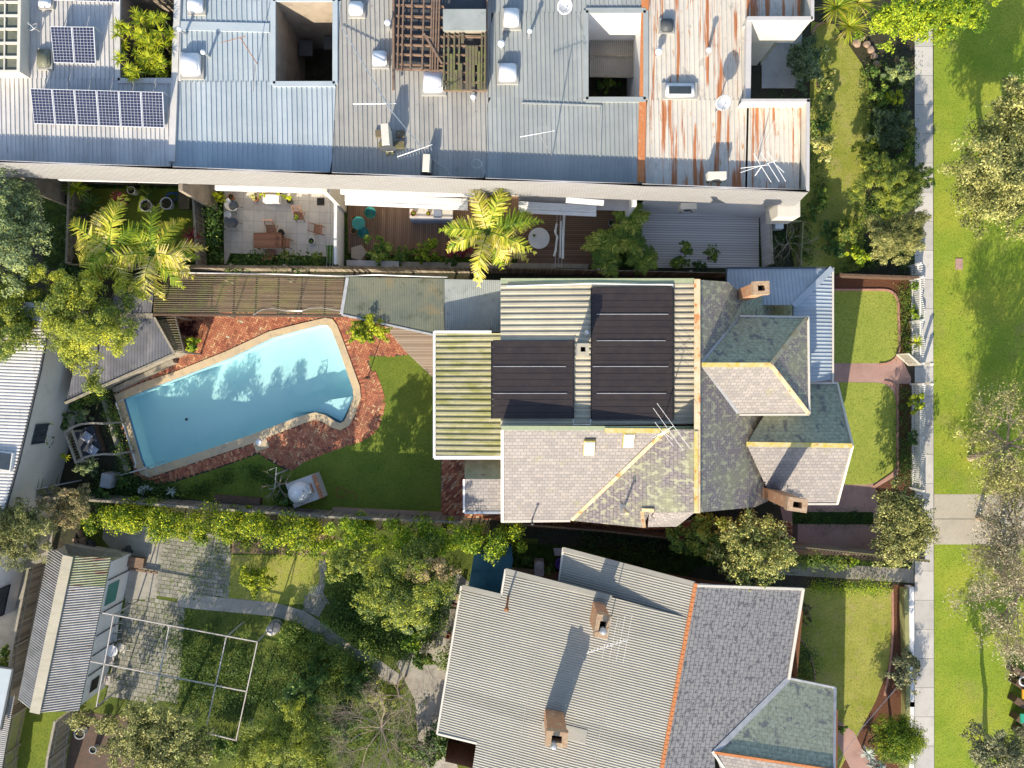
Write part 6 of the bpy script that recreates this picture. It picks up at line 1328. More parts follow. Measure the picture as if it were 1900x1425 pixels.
def tubchair(label, px, py, rz, mt='grey_wicker', shell=None):
    c = P(px, py, .4); t = T('tub_chair', label, 'chair', (c.x,c.y,0), 'grey round backed patio chairs'); c = Vector((c.x,c.y,0)); mb = MB(); mb.lathe(c, [(0,.38),(.24,.40),(.27,.44)], 18); mb.build('seat', m_[mt], t, smooth=True); mb = MB(); pts = []
    n = 14; 
    for i in range(n):
        a0 = rz + math.pi*.15 + i*math.pi*1.15/n + math.pi*.75; a1 = a0 + math.pi*1.15/n; f = lambda a, r, z: c + Vector((math.cos(a)*r, math.sin(a)*r, z)); mb.add([f(a0,.26,.42), f(a1,.26,.42), f(a1,.36,.78), f(a0,.36,.78)], [(0,1,2,3)])
    mb.build('shell', m_[shell or mt], t, smooth=True)
    for a in range(4): a_ = rz + .78 + a*1.571; mb = MB(); mb.tube([c + Vector((math.cos(a_)*.15,math.sin(a_)*.15,.38)), c + Vector((math.cos(a_)*.34,math.sin(a_)*.34,0))], .014, 5); mb.build('leg', m_['dark_grey'], t)
tubchair('white backed grey tub chair at the upper left of the patio', 434, 382, R(-45), shell='white'); tubchair('all grey tub chair below the white backed one', 433, 414, R(-30))
def roundtable(label, px, py, r, h, mt, legm='metal'):
    c = P(px, py, h); t = T('round_table', label, 'table', (c.x,c.y,0)); mb = MB(); mb.lathe((c.x,c.y,h), [(0,-.02),(r,-.02),(r,.0),(0,.005)], 28); mb.build('tabletop', m_[mt], t); mb = MB(); mb.tube([(c.x,c.y,0),(c.x,c.y,h)], .03, 8); mb.lathe((c.x,c.y,0), [(r*.6,0),(r*.6,.03),(0,.05)], 16); mb.build('pedestal', m_[legm], t)
roundtable('tiny white side table between the two tub chairs', 422, 398, .2, .5, 'white'); roundtable('white round table on the dark deck', 1000, 442, .57, .74, 'white')
roundtable('green round table on the brown deck', 665, 414, .36, .7, 'green_plastic'); roundtable('white round table beside the corrugated shed', 207, 1208, .32, .7, 'white')
def pot(label, px, py, r, h, mt, pal=None, pr=.25, ph=.4, n=1, z0=0, group='plant pots', cov=3, name='plant_pot', leaf=.09):
    c = P(px, py, z0 + h); t = T(name, label, 'plant pot', (c.x,c.y,z0), group); mb = MB(); mb.lathe((c.x,c.y,z0), [(0,0),(r*.7,0),(r,h),(r*.86,h),(r*.84,h-.07)], 20); mb.build('pot', m_[mt], t); mb = MB(); mb.lathe((c.x,c.y,z0+h-.06), [(0,0),(r*.85,0)], 16); mb.build('soil', m_['soil'], t)
    if pal: V, Ti, lb = foliage((c.x,c.y,z0+h+ph*.4), (pr,pr,ph*.5), leaf, 1.7, cov, 6, .6, .2, -.1); quads_mesh('foliage', V, Ti, m_[pal], t)
    return t
pot('white pot with a small plant right of the patio table', 577, 447, .19, .35, 'white', 'leaf_mid', .12, .2); pot('black pot behind the corner of the patio table', 521, 430, .15, .35, 'black')
pot('terracotta pot at the yellow shrub by the patio', 428, 365, .16, .3, 'terracotta'); pot('planted grey pot in the row along the patio wall', 537, 372, .18, .3, 'dark_grey', 'leaf_yellow', .38, .8)
pot('yellow leaved potted plant by the patio wall', 521, 355, .18, .3, 'white', 'leaf_yellow', .4, .8); pot('gold leaved potted plant left of the white patio bench', 492, 364, .16, .3, 'terracotta', 'leaf_yellow', .26, .5); pot('pale leaved potted plant at the left of the patio wall', 473, 368, .16, .3, 'terracotta', 'leaf_cream', .3, .6)
pot('green leaved plant on the seat of the wooden chair', 551, 404, .08, .12, 'black', 'leaf_bright', .2, .25, z0=.46)
pot('large white planter left of the blue hose', 270, 381, .33, .5, 'white', 'leaf_mid', .2, .3); pot('large white planter beside the blue hose, with bare soil', 308, 377, .34, .5, 'white'); pot('small purplish pot between the two large white planters', 290, 386, .18, .3, 'dark_grey'); pot('white planter against the wall of the palm courtyard', 243, 353, .22, .5, 'white', 'leaf_mid', .2, .3)
for lb_, x, y in (('upper round green chair by the green table on the brown deck',689,397),('lower round green chair by the green table on the brown deck',676,434)):
    c = P(x,y,.4); t = T('round_chair', lb_, 'chair', (c.x,c.y,0), 'round green chairs on the brown deck'); mb = MB(); mb.lathe((c.x,c.y,.4), [(0,0),(.22,.0),(.29,.16),(.31,.34)], 18); mb.build('shell', m_['green_plastic'], t, smooth=True); mb = MB(); 
    for a in range(4): mb.tube([(c.x,c.y,.4),(c.x+.25*math.cos(a*1.57),c.y+.25*math.sin(a*1.57),0)], .012, 4)
    mb.build('leg', m_['dark_grey'], t)
pot('upper terracotta pot by the green table', 658, 406, .17, .35, 'terracotta'); pot('lower terracotta pot by the green table', 656, 428, .18, .35, 'terracotta')
t = T('covered_bench', 'long stone topped bench draped with blue cloth on the brown deck', 'bench', P(800,400)); mb = MB(); c = P(800,396,.8); mb.box((c.x,c.y,.78), (2.3,.5,.06)); mb.build('top', m_['concrete'], t); mb = MB(); mb.box((c.x,c.y-.05,.4), (2.25,.62,.72)); mb.build('cloth_cover', m_['cloth_blue'], t); pot('small round clipped plant in the left bowl on the covered bench', 767, 396, .16, .15, 'terracotta', 'leaf_bright', .14, .12, z0=.81); pot('small round clipped plant in the right bowl on the covered bench', 795, 396, .13, .15, 'terracotta', 'leaf_bright', .11, .1, z0=.81)
mb = MB(); c = P(812,397,.84); mb.box((c.x,c.y,.84), (.42,.42,.06)); mb.top('folded_cloth', m_['cloth_blue'], 'folded blue cloth on the covered bench', 'cloth')
pot('dark pot on the dark deck near the tree ferns', 1135, 413, .18, .35, 'lead', 'leaf_dark', .12, .2); pot('small green plant in a bowl on the white round table', 991, 437, .07, .08, 'dark_grey', 'leaf_bright', .08, .08, z0=.745)
t = T('folded_shade_sail', 'folded white shade sails hanging on wires over the dark deck', 'shade sail', P(1040,440)); mb = MB()
for pts, r in ((((1047,397),(1045,430),(1044,480)),.07),(((1041,410),(1040,445),(1039,478)),.04),(((1033,415),(1030,430),(1034,440),(1031,465),(1028,475)),.06)): mb.tube([P(x,y,2.2) for x, y in pts], r, 8)
mb.build('cloth', m_['cloth_white'], t); mb = MB()
for x in (1030,1036,1042): mb.tube([P(x+4,392,2.4), P(x,496,2.0)], .01, 4)
mb.build('wire', m_['metal'], t)
t = T('clothes_wires', 'four thin clothes wires strung beside the white courtyard wall', 'clothes line', P(615,430)); mb = MB()
for x in (610,616,621,627): mb.tube([P(x,376,2.0), P(x-4,494,1.9)], .008, 4)
mb.build('wire', m_['metal'], t)
mb = MB(); mb.box(P(616,472,.03), (.62,.98,.05)); mb.top('artificial_turf', m_['turf'], 'square of green artificial turf in the patio corner', 'mat')
mb = MB(); mb.box(P(595,374,.03), (.4,.4,.03)); mb.top('door_mat', m_['black'], 'black door mat at the patio wall', 'mat')
mb = MB(); c = P(505,370,.45); mb.box(c, (.85,.4,.45), R(-2)); mb.top('white_bench', m_['white'], 'white bench standing among the pots of the patio', 'bench')
mb = MB(); c = P(342,372,.4); mb.box(c, (.58,.95,.1)); mb.box((c.x,c.y,.18), (.5,.85,.36)); mb.top('timber_bench', m_['timber_moss'], 'mossy timber box bench in the palm courtyard', 'bench')
t = T('garden_hose', 'coil of blue garden hose behind the large white planters', 'hose', P(322,365)); mb = MB(); c = P(322,366)
mb.tube([(c.x+.45*math.cos(a*.5)*(1-.015*a), c.y+.28*math.sin(a*.5)*(1-.015*a), .03+.005*a) for a in range(34)], .02, 5); mb.build('coil', m_['blue_plastic'], t)
mb = MB(); c = P(738,475,0); mb.lathe(P(668,472,0), [(.0,.5),(.45,.5),(.5,.35),(.5,0)], 5); mb.top('outdoor_fireplace', m_['render_brown'], 'tan rendered corner barbecue block by the white courtyard wall', 'barbecue')
mb = MB(); mb.box(P(1443,421,.4), (.45,.3,.5)); mb.top('heat_pump', m_['white'], 'small white utility box by the corner of the rusty roofed house', 'box')
mb = MB(); mb.wallbox([P(1415,413), P(1482,415), P(1478,495)], 0, .6, .06); mb.top('low_fence', m_['paling_green'], 'low greenish timber edging round the bare twiggy plant', 'fence')
# lower left yard objects
for i, (x, y, mt, lb_) in enumerate(((211,1150,'cream','topmost white plastic chair in the row beside the shed'),(211,1166,'cream','second white plastic chair in the row beside the shed'),(209,1183,'metal','third chair, greyish, in the row beside the shed'),(226,1203,'cream','white plastic chair pulled out right of the round shed table'))):
    chair(lb_, x, y, R(-100) if i < 3 else R(70), mt, 'plastic chairs beside the shed', .42)
for x, y, lb_ in ((203,1226,'striped slatted lounger below the round shed table'),(196,1262,'lowest striped slatted chair beside the shed')): chair(lb_, x, y, R(-100), 'steel_paint', 'plastic chairs beside the shed', .5)
t = T('compost_bin', 'grey lidded compost bin beside the curved garden path', 'bin', P(513,1158)); mb = MB(); mb.lathe(P(513,1160,0), [(.36,0),(.30,.75),(.28,.85),(.1,.95),(0,.95)], 14); mb.build('body', m_['render_grey'], t); mb = MB(); mb.lathe(P(512,1163,.86), [(.31,0),(.29,.08),(0,.12)], 14); mb.build('lid', m_['dark_grey'], t)
t = T('garden_chair_green', 'pale green wire garden chair where two paths meet', 'chair', P(583,1096)); chair_c = P(583,1096,.4); mb = MB()
for i in range(6): mb.tube([chair_c + Vector((-.3+i*.1,-.25,0)), chair_c + Vector((-.1+i*.1,.3,.1))], .012, 4)
mb.build('seat', m_['roof_bullnose'], t); mb = MB()
for dx, dy in ((-.25,-.2),(.25,-.2),(0,.28),(.35,.28)): mb.tube([chair_c + Vector((dx,dy,0)), (chair_c.x+dx,chair_c.y+dy,0)], .014, 4)
mb.build('leg', m_['roof_bullnose'], t)
tag(strips(MB(), [(565,1105),(598,1095),(612,1120),(592,1145),(560,1130)], R(60), .16, .02, L=.22).build('brick_landing', m_['slab_grey']), kind='structure')
path_strip('brick_step_path', [(598,1040),(600,1075),(592,1100)], .38, 'slab_grey', .016)
t = T('slatted_bench', 'slatted timber bench against the left wall of the corrugated roofed house', 'bench', P(841,1143)); mb = MB()
for i in range(6): mb.beam(P(836+i*2.6,1130,.45), P(833+i*2.6,1163,.45), .05, .03)
mb.build('seat', m_['timber_grey'], t); mb = MB(); mb.beam(P(838,1121,.5), P(851,1123,.5), .12, .4); mb.build('armrest', m_['timber_dark'], t)
mb = MB(); mb.box(P(850,1109,.4), (.2,.5,.5), R(-10)); mb.top('red_box', m_['brick_wall'], 'narrow brick red box above the slatted bench', 'box')
mb = MB(); mb.lathe(P(832,1178,0), [(.0,0),(.1,0),(.14,.25),(.1,.25)], 12); mb.top('small_pot', m_['terracotta'], 'small terracotta pot below the slatted bench', 'plant pot')
pot('round bluish tub in the shaded brick corner yard, upper', 147, 1362, .3, .45, 'lead'); pot('smaller pale tub in the shaded brick corner yard', 172, 1392, .2, .4, 'metal'); pot('squarish grey tub near the shed end in the brick yard', 187, 1345, .24, .4, 'lead')
sheet('shaded_corner_yard', [(140,1320),(250,1330),(250,1500),(110,1500)], .012, m_['mortar'])  # dark mortar colour over the bricks stands in for the yard's shade
for x, y, r, lb_ in ((152,1002,.5,'largest clump of rubble and pots above the shed'),(170,1010,.3,'smaller heap of dark stones above the shed'),(240,1022,.25,'dark heap beside the concrete slabs')):
    mb = MB()
    for k in range(14): a = random.uniform(0,6.28); q = P(x,y) + Vector((math.cos(a)*r*random.random(), math.sin(a)*r*random.random(), .1)); mb.box(q, (random.uniform(.1,.28), random.uniform(.1,.2), random.uniform(.1,.25)), a, rx=random.uniform(-.3,.3))
    mb.top('rubble_heap', m_['rock'] if x < 160 else m_['dark_grey'], lb_, 'rubble')
mb = MB(); c = P(252,1044,.4); mb.box(c, (.85,.55,.05), R(-8)); mb.beam(P(237,1055,.15), P(292,1063,.15), .1, .12); mb.box((c.x,c.y,.2), (.7,.45,.35), R(-8)); mb.top('garden_workbench', m_['timber'], 'tan timber workbench on the concrete slabs', 'bench')
# ================================================================ STREET FRONT
def picket(name, label, pts, h, gap=.11, wd=.07, z0=0):
    W = PL(pts); t = T(name, label, 'fence', W[0]); mb = MB(); rm = MB()
    for a, b in zip(W, W[1:]):
        d = b-a; L = d.length; an = math.atan2(d.y,d.x); d.normalize(); n = int(L/gap); s = Vector((-d.y,d.x,0))
        for i in range(n): c = a + d*(i+.5)*L/n; hh = h + .12*math.cos((i % 16)/16*6.283); mb.box((c.x,c.y,z0+hh/2+.03), (wd,.022,hh), an); mb.lathe((c.x,c.y,z0+hh+.03), [(wd*.6,0),(0,.06)], 4)
        for zz in (.25, h-.2): rm.beam(a - s*.04 + Vector((0,0,zz)), b - s*.04 + Vector((0,0,zz)), .04, .07)
        for i in range(int(L/2.2)+1): c = a + d*i*L/max(1,int(L/2.2)) - s*.05; pm = MB(); pm.box((c.x,c.y,(h+.1)/2), (.1,.1,h+.15), an); pm.build('post', m_['white'], t)
    mb.build('picket', m_['white'], t); rm.build('rail', m_['white'], t)
picket('picket_fence', 'white picket fence above the front gate', [(1689,520),(1690,676)], 1.15); picket('picket_fence', 'white picket fence below the front gate', [(1690,713),(1690,905)], 1.15); picket('picket_fence', 'white paling fence at the path end of the shrub garden', [(1688,495),(1689,520)], 1.0)
mb = MB(); mb.wallbox([P(1690,930), P(1690,1030)], 0, 1.3, .05); mb.top('side_gate', m_['white'], 'plain white gate hidden under the bushy tree at the drive', 'gate')
for lb_, y in (('cream gate post above the front gate opening', 676), ('cream gate post below the front gate opening', 712)): mb = MB(); q = P(1700, y); mb.box((q.x,q.y,.7), (.14,.14,1.4)); mb.lathe((q.x,q.y,1.4), [(.12,0),(.12,.05),(0,.14)], 4); mb.top('gate_post', m_['cream'], lb_, 'post', 'gate posts')
t = T('front_gate', 'open cream gate swung in over the red path', 'gate', P(1684,676)); a = P(1662,658); b = P(1684,678); mb = MB()
for z in (.12,1.2): mb.beam(Vector((a.x,a.y,z)), Vector((b.x,b.y,z)), .05, .08)
for q in (a,b): mb.beam((q.x,q.y,.1),(q.x,q.y,1.25), .06,.06)
mb.build('frame', m_['cream'], t); mb = MB()
for i in range(8): q = a.lerp(b,(i+.5)/8); mb.beam((q.x,q.y,.12),(q.x,q.y,1.2), .06,.02)
mb.build('picket', m_['cream'], t)
mb = MB(); c = P(1779,490); mb.box((c.x,c.y,.02), (.38,.6,.04)); mb.top('utility_pit_lid', m_['path_red'], 'small pinkish pit cover set in the grass reserve', 'pit cover')
t = T('play_equipment', 'dark log play piece with orange and teal panels at the lower right edge', 'play equipment', P(1885,1290)); mb = MB()
for x, y, w_, h_ in ((1884,1252,.8,.3),(1888,1275,.8,.3),(1886,1308,.8,.35),(1888,1340,.7,.3),(1890,1364,.6,.3)): c = P(x+12,y,.3); mb.box(c, (w_+.6,.35,.55), R(-35))
mb.build('log', m_['timber_dark'], t); mb = MB(); mb.box(P(1904,1333,.75), (.6,.5,.08)); mb.build('seat_panel', m_['play_teal'], t); mb = MB(); mb.box(P(1903,1288,.75), (.35,.5,.08)); mb.build('side_panel', m_['gold_cone'], t); mb = MB(); mb.lathe(P(1900,1264,.7), [(.2,0),(.24,.04),(.28,0)], 18); mb.build('ring', m_['white'], t)
mb = MB(); mb.tube(PL([(1662,1278,3.4),(1600,1350,3.6),(1545,1425,3.9),(1500,1500,4.1)]), .012, 4); mb.top('service_cable', m_['metal'], 'service cable from the dark shrub to the lower gable', 'cable')
mb = MB(); mb.wallbox([P(1683,1090), P(1683,1300), P(1683,1425), P(1683,1500)], 0, .45, .28); mb.top('low_front_wall', m_['white'], 'low white front wall beside the footpath of the lower neighbour', 'wall')
mb = MB(); mb.wallbox([P(1672,1092), P(1676,1260), P(1672,1500)], 0, .5, .22); mb.top('clipped_edge', m_['paling_green'], 'narrow yellowish timber edge inside the low white wall', 'edging')
edging('bed_kerb', rpoly([(1655,1092),(1656,1210),(1640,1290)], (0,60,0)), .1, .08); edging('curved_kerb', rpoly([(1467,1160),(1510,1220),(1512,1262)], (0,40,0)), .09, .08)
for x, y, s_, rl in ((1590,80,.45,'leftmost pinkish rock'),(1600,70,.3,'smallest pinkish rock, set behind the others,'),(1608,82,.4,'third pinkish rock from the left'),(1616,92,.42,'broad pinkish rock at the bend'),(1622,104,.4,'last but one pinkish rock going down'),(1626,118,.35,'lowest pinkish rock')):
    bm = bmesh.new(); bmesh.ops.create_icosphere(bm, subdivisions=2, radius=s_*.5)
    for v in bm.verts: v.co *= random.uniform(.85,1.15); v.co.z *= .6
    me = bpy.data.meshes.new('rock'); bm.to_mesh(me); bm.free(); me.materials.append(m_['rock']); o = bpy.data.objects.new('rock', me); COL.objects.link(o); o.location = P(x,y,.1); tag(o, rl + ' edging the bed below the spiky yuccas', 'rock', 'pinkish rocks edging the bed')
edging('garden_kerb_curve', rpoly([(1503,74),(1512,48),(1540,38)], (0,14,0)), .1, .1)
# ================================================================ VEGETATION
# left, upper
tree('eucalypt_tree', 'tall blue grey eucalypt in the upper left beside the white ribbed roof', 30, 435, 72, 118, 4.0, 2.2, 'leaf_blue', .13, 2.2, 3.2, tmid=.6, tspread=.22)
tree('wattle_tree', 'large yellow green wattle overhanging the left side of the dark shed roof', 160, 590, 112, 118, 4.2, 2.0, 'leaf_wattle', .10, 1.8, 3.8, tmid=.62, K=60, rough=.45)
tree('wattle_tree', 'olive green wattle at the left edge, left of the large wattle', 20, 590, 100, 105, 3.6, 2.0, 'leaf_wattle', .10, 1.8, 3.8, tmid=.5, K=50)
shrub('dark_shrub', 'dark shrub in the corner between the blue grey eucalypt and the palms', 130, 430, 38, 60, 1.6, 'leaf_dark')
shrub('dark_shrub', 'dark shrub under the lower left palm fronds', 160, 500, 50, 30, 1.5, 'leaf_dark')
rosette('cordyline', 'bright green spiky cordyline against the wall of the palm courtyard', 143, 350, 1.6, .85, 50, 'leaf_bright', wd=.035)
rosette('cordyline', 'dark green strappy cordyline in the middle of the palm courtyard', 170, 378, 1.0, .8, 50, 'leaf_dark', wd=.035)
rosette('red_cordyline', 'reddish cordyline beside the wall planter', 222, 368, .9, .55, 40, 'leaf_red', wd=.03); rosette('red_cordyline', 'crimson cordyline next to the double railed fence', 357, 438, 1.0, .6, 45, 'leaf_red', wd=.035)
shrub('shrub', 'leafy green shrub between the wall planter and the hose', 275, 355, 20, 18, .9, 'leaf_mid'); shrub('shrub', 'low shrub in front of the crimson cordyline', 345, 485, 25, 12, .7, 'leaf_dark')
palm('palm_tree', 'left palm of the pair, with broad sunlit yellow fronds reaching left', 205, 462, 4.0, 17, 3.0, angs=[2.9, 2.3, 3.4, 1.75, 4.0, 5.2, .5, 1.3], lean=(.3,-.4), er=(.1,1.0), ll=.6)
palm('palm_tree', 'right palm of the pair, with fronds pointing toward the patio', 285, 470, 3.8, 16, 2.7, angs=[.1, -.35, .75, 1.35, 4.6, 5.5, 2.2, 3.4], lean=(-.2,-.4), er=(.1,1.0), ll=.55)
palm('palm_tree', 'central palm rising over the middle courtyards', 905, 430, 4.2, 20, 2.8, angs=[.25, 2.95, 1.9, 1.2, 5.3, 4.5, 3.6, -.5], lean=(.1,-.3), er=(.15,1.2), ll=.55)
shrub('red_twig_shrub', 'reddish feathery shrub left of the central palm', 850, 452, 38, 34, 1.3, 'leaf_red', .14, 4, 2.2, feather=True)
shrub('shrub', 'grey green shrub at the left of the brown deck planting', 706, 468, 36, 32, 1.4, 'leaf_mid', tmid=.55); shrub('shrub', 'low rounded shrub in the middle of the brown deck planting', 745, 478, 28, 22, 1.0, 'leaf_mid', tmid=.42)
shrub('flowering_shrub', 'shrub with yellow flowers at the right of the brown deck planting', 790, 470, 38, 26, 1.3, 'leaf_yellow', tmid=.3, tspread=.22); shrub('shrub', 'dark filler shrub between yellow flowers and the palm', 835, 485, 28, 16, .9, 'leaf_dark', tmid=.5)
for lb_, x, y, L in (('upper tree fern between the dark and the grey deck',1170,405,1.2),('middle tree fern between the dark and the grey deck',1165,440,1.2),('left lower tree fern over the dark deck',1118,455,1.15),('lower tree fern at the planter wall',1125,485,1.0),('dark tree fern at the foot of the grey deck',1190,480,1.1)):
    palm('tree_fern', lb_, x, y, 1.6, 11, L, 'leaf_mid', 1.5, .34, 'tree ferns in the courtyard bed', .07, 'tree fern', er=(.1,.9), wd=.045)
shrub('shrub', 'mid green shrub in front of the grey deck, left of two', 1256, 488, 26, 16, 1.1, 'leaf_mid', tmid=.5); shrub('shrub', 'upright young shrub rising over the grey deck', 1272, 462, 15, 15, 2.0, 'leaf_mid', tmid=.55); shrub('shrub', 'open leaved shrub at the right of the grey deck', 1320, 474, 20, 18, 1.6, 'leaf_mid', .12, cover=1.6); shrub('shrub', 'low dark shrub between the two grey deck shrubs', 1295, 493, 16, 10, .8, 'leaf_dark')
shrub('yellow_shrub', 'bright yellow leaved shrub at the upper left corner of the patio', 408, 365, 13, 15, 1.2, 'leaf_yellow', tmid=.8, tspread=.12); hedge('climbing_plants', 'narrow green strip of climbers along the left edge of the patio', [(403,390),(402,440),(404,490)], .5, .1, 1.2, 'leaf_dark', cover=3, cat='climber', tmid=.55)
shrub('flowering_shrub', 'white flowering bush at the lower edge of the patio', 535, 475, 16, 12, 1.0, 'leaf_cream', tmid=.6); shrub('feathery_shrub', 'feathery light green bush at the lower right of the patio', 585, 479, 17, 14, 1.1, 'leaf_mid', .14, 4, 3, feather=True, tmid=.65); hedge('low_hedge', 'dark low planting along the lower edge of the patio', [(420,495),(500,487),(560,489),(600,494)], .5, .1, .8, 'leaf_dark', tmid=.5)
# light well plants
ps = []
random.seed(11)
for i in range(110):
    x = random.uniform(-1.3, 1.25); y = random.uniform(-1.6, 1.5)
    if (x/1.3)**2 + (y/1.7)**2 < 1.1 and random.random() < .75: ps.append((x, y, random.uniform(-.5, .5)))
t_ = rosette('dragon_tree', 'dense clump of spiky yellow green rosettes bursting from the leftmost light well', 272, 84, 4.95, .40, 30, 'leaf_yellow', wd=.024, heads=ps, droop=.9)
for o in t_.children:
    if o.name.startswith('foliage'):
        a = o.data.attributes['tint']; v = np.zeros(len(o.data.polygons), np.float32); a.data.foreach_get('value', v); a.data.foreach_set('value', np.clip(v * .9 + .06, 0, .95))
shrub('dark_shrub', 'shaded leafy plant at the bottom of the white walled light well', 1130, 158, 26, 18, 1.0, 'leaf_mid')
# pool garden
shrub('glossy_shrub', 'bright green glossy shrub beside the slatted trellis and the pool', 357, 636, 20, 19, 1.3, 'leaf_bright', tmid=.6); shrub('purple_shrub', 'dark red purple shrub in shade above the glossy pool shrub', 350, 612, 24, 18, .9, 'leaf_red', tmid=.12, tspread=.1)
tree('lemon_tree', 'small lemon tree with yellow leaves on the brick paving', 684, 614, 44, 28, 2.3, .7, 'leaf_yellow', .11, 1.8, 3.6, tmid=.6, K=50, rough=.1, lean=(-.05,-.6), trunk_r=.04)
hedge('ivy', 'ivy strip running down the left side of the pool', [(198,728),(214,775),(228,830),(240,868)], .28, .05, .4, 'leaf_mid', .1, cat='ivy', tmid=.4); hedge('ivy_mound', 'ivy mound under the eave of the dark shed roof', [(135,748),(170,738),(205,728)], .8, .1, 1.3, 'leaf_mid', .1, cat='ivy', tmid=.45)
hedge('yellow_hedge', 'narrow yellow tipped hedge outside the left fence by the arbour', [(98,745),(97,780),(95,818)], .5, .3, 2.2, 'leaf_yellow', tmid=.5)
shrub('feathery_shrub', 'soft blue green bush against the upper side of the arbour', 155, 772, 20, 16, 1.4, 'leaf_blue', .1, 3, 3, feather=True); shrub('feathery_shrub', 'soft blue green bush against the lower side of the arbour', 168, 866, 30, 20, 1.4, 'leaf_blue', .1, 3, 3, feather=True)
rosette('spiky_plant', 'small yellow green spiky plant left of the arbour', 121, 848, .8, .35, 24, 'leaf_yellow'); shrub('shrub', 'dark bush above the day bed arbour', 120, 770, 22, 30, 1.6, 'leaf_dark')
shrub('round_shrub', 'round pale green shrub in the lower left pool bed', 268, 907, 13, 10, .9, 'leaf_silver', .08, tmid=.35); rosette('silver_plant', 'silvery spiky plant in the lower pool bed', 318, 912, .5, .32, 26, 'leaf_silver'); shrub('shrub', 'small bronze green shrub beside the pump box', 228, 893, 13, 12, .9, 'leaf_mid', tmid=.4); shrub('shrub', 'mid green bush right of the silvery spiky plant', 340, 915, 14, 10, .8, 'leaf_mid', tmid=.35)
cover_stuff('pool_bed_plants', 'dense low dark planting below the narrow end of the pool', [(190,880),(270,890),(330,905),(350,930),(180,915)], 5000, 'leaf_dark', .11, .6); cover_stuff('lawn_edge_plants', 'straggly ground cover along the lawn edge by the brick paving', [(345,912),(400,885),(470,862),(505,875),(545,895),(550,935),(515,935),(505,900),(450,875),(385,915)], 3500, 'leaf_mid', .10, .25, tmid=.28)
shrub('dark_shrub', 'dark green bush left of the pizza oven', 532, 925, 22, 20, 1.1, 'leaf_dark', tmid=.55); bare_tree('bare_branch_tree', 'leaning bare brown branches left of the pizza oven', 518, 900, .9, 1.0, 4, 'bark_pale', r=.04, spread=.35)
# big hedge
hedge('flowering_hedge', 'long tall hedge full of yellow flowers along the lower side of the pool garden', [(180,952),(300,963),(420,972),(520,980),(620,990)], 1.35, .2, 3.0, 'leaf_yellow', .11, 7, tmid=.46, tspread=.28)
hedge('leafy_hedge', 'tall bright green hedge right of the yellow flowering one, ending at the teal canopy', [(620,986),(740,990),(850,995),(970,1000)], 1.3, .2, 3.0, 'leaf_bright', .13, 6, tmid=.58, tspread=.24)
# lower left
tree('scrubby_tree', 'grey green scrubby tree at the left edge above the shed', 45, 975, 78, 68, 3.6, 1.5, 'leaf_olive', .12, 3, 3, tmid=.36, feather=True, K=60); tree('brown_tree', 'brownish bush with dead tips at the lower left lot corner', 135, 930, 62, 42, 3.0, 1.2, 'leaf_brown', .11, 2.4, 2.8, tmid=.55)
shrub('dark_shrub', 'dark shrub between arbour bushes and the brownish bush', 185, 925, 40, 22, 1.5, 'leaf_dark')
tree('mixed_tree', 'big grey green tree spreading left of the teal canopy', 745, 1085, 100, 88, 3.8, 1.9, 'leaf_wattle', .11, 2, 3.0, tmid=.38, tspread=.26, K=75); tree('brown_tipped_tree', 'brown tipped crown in the middle of the garden tree group', 800, 1055, 48, 40, 4.6, 1.0, 'leaf_brown', .10, 2.4, 2.2, tmid=.6)
tree('wattle_tree', 'lighter green small tree left of the brown tipped crown', 655, 1035, 62, 42, 3.6, 1.2, 'leaf_wattle', .11, 2, 3, tmid=.55); tree('silver_leaf_tree', 'blue grey crown with yellow tips at the foot of the garden tree group', 765, 1140, 50, 30, 3.0, 1.0, 'leaf_blue', .12, 2, 3, tmid=.62)
shrub('lemon_bush', 'yellow fruited bush on the small sunny lawn', 476, 1072, 34, 36, 1.7, 'leaf_yellow', .11, cover=2.6, tmid=.5, tspread=.26, K=40)
tree('olive_crown_tree', 'large olive and bronze crowned tree beside the steel pergola frame', 305, 1368, 104, 92, 2.9, 1.6, 'leaf_olive', .13, 2, 3.2, K=80, rough=.2, tmid=.40, tspread=.24); hedge('ivy_wall', 'creeper along the wall at the end of the shed', [(145,1325),(190,1335),(240,1345)], .6, .8, 2.2, 'leaf_olive', .11, tmid=.45, cat='creeper')
tree('spreading_tree', 'broad yellow green feathery tree at the bottom of the picture', 540, 1388, 122, 98, 2.6, 1.5, 'leaf_wattle', .11, 3, 3.3, tmid=.5, feather=True, K=70); tree('young_tree', 'dark green crown above the broad feathery tree', 560, 1290, 48, 45, 2.4, 1.2, 'leaf_dark', .13, 2, 3, tmid=.7)
bare_tree('bare_tree', 'leafless pale twiggy tree right of the feathery tree', 708, 1350, 2.2, 2.7, 7, 'twig', r=.05, spread=.5, dirs=11); bare_tree('bare_tree', 'smaller leafless twiggy crown above the pale twiggy tree', 740, 1290, 2.4, 1.7, 6, 'twig', r=.04, spread=.5, dirs=9)
shrub('light_shrub', 'light yellow green bush beside the bare twiggy tree', 712, 1285, 34, 36, 2.0, 'leaf_wattle', .11, tmid=.6); shrub('dark_shrub', 'dark bush below the concrete apron near the house corner', 815, 1370, 45, 40, 1.6, 'leaf_dark'); shrub('dark_shrub', 'mid green bush at the bottom beside the bare tree', 640, 1330, 40, 45, 1.8, 'leaf_dark', tmid=.6)
hedge('path_border', 'green border plants along the upper side of the curved path', [(600,1145),(640,1165),(680,1195),(700,1215)], .5, .1, .7, 'leaf_mid', .1, cat='border', tmid=.5); hedge('path_border', 'thick bright border plants along the lower side of the curved path', [(530,1160),(570,1180),(610,1205),(660,1235)], .9, .1, .8, 'leaf_mid', .1, cat='border', tmid=.5)
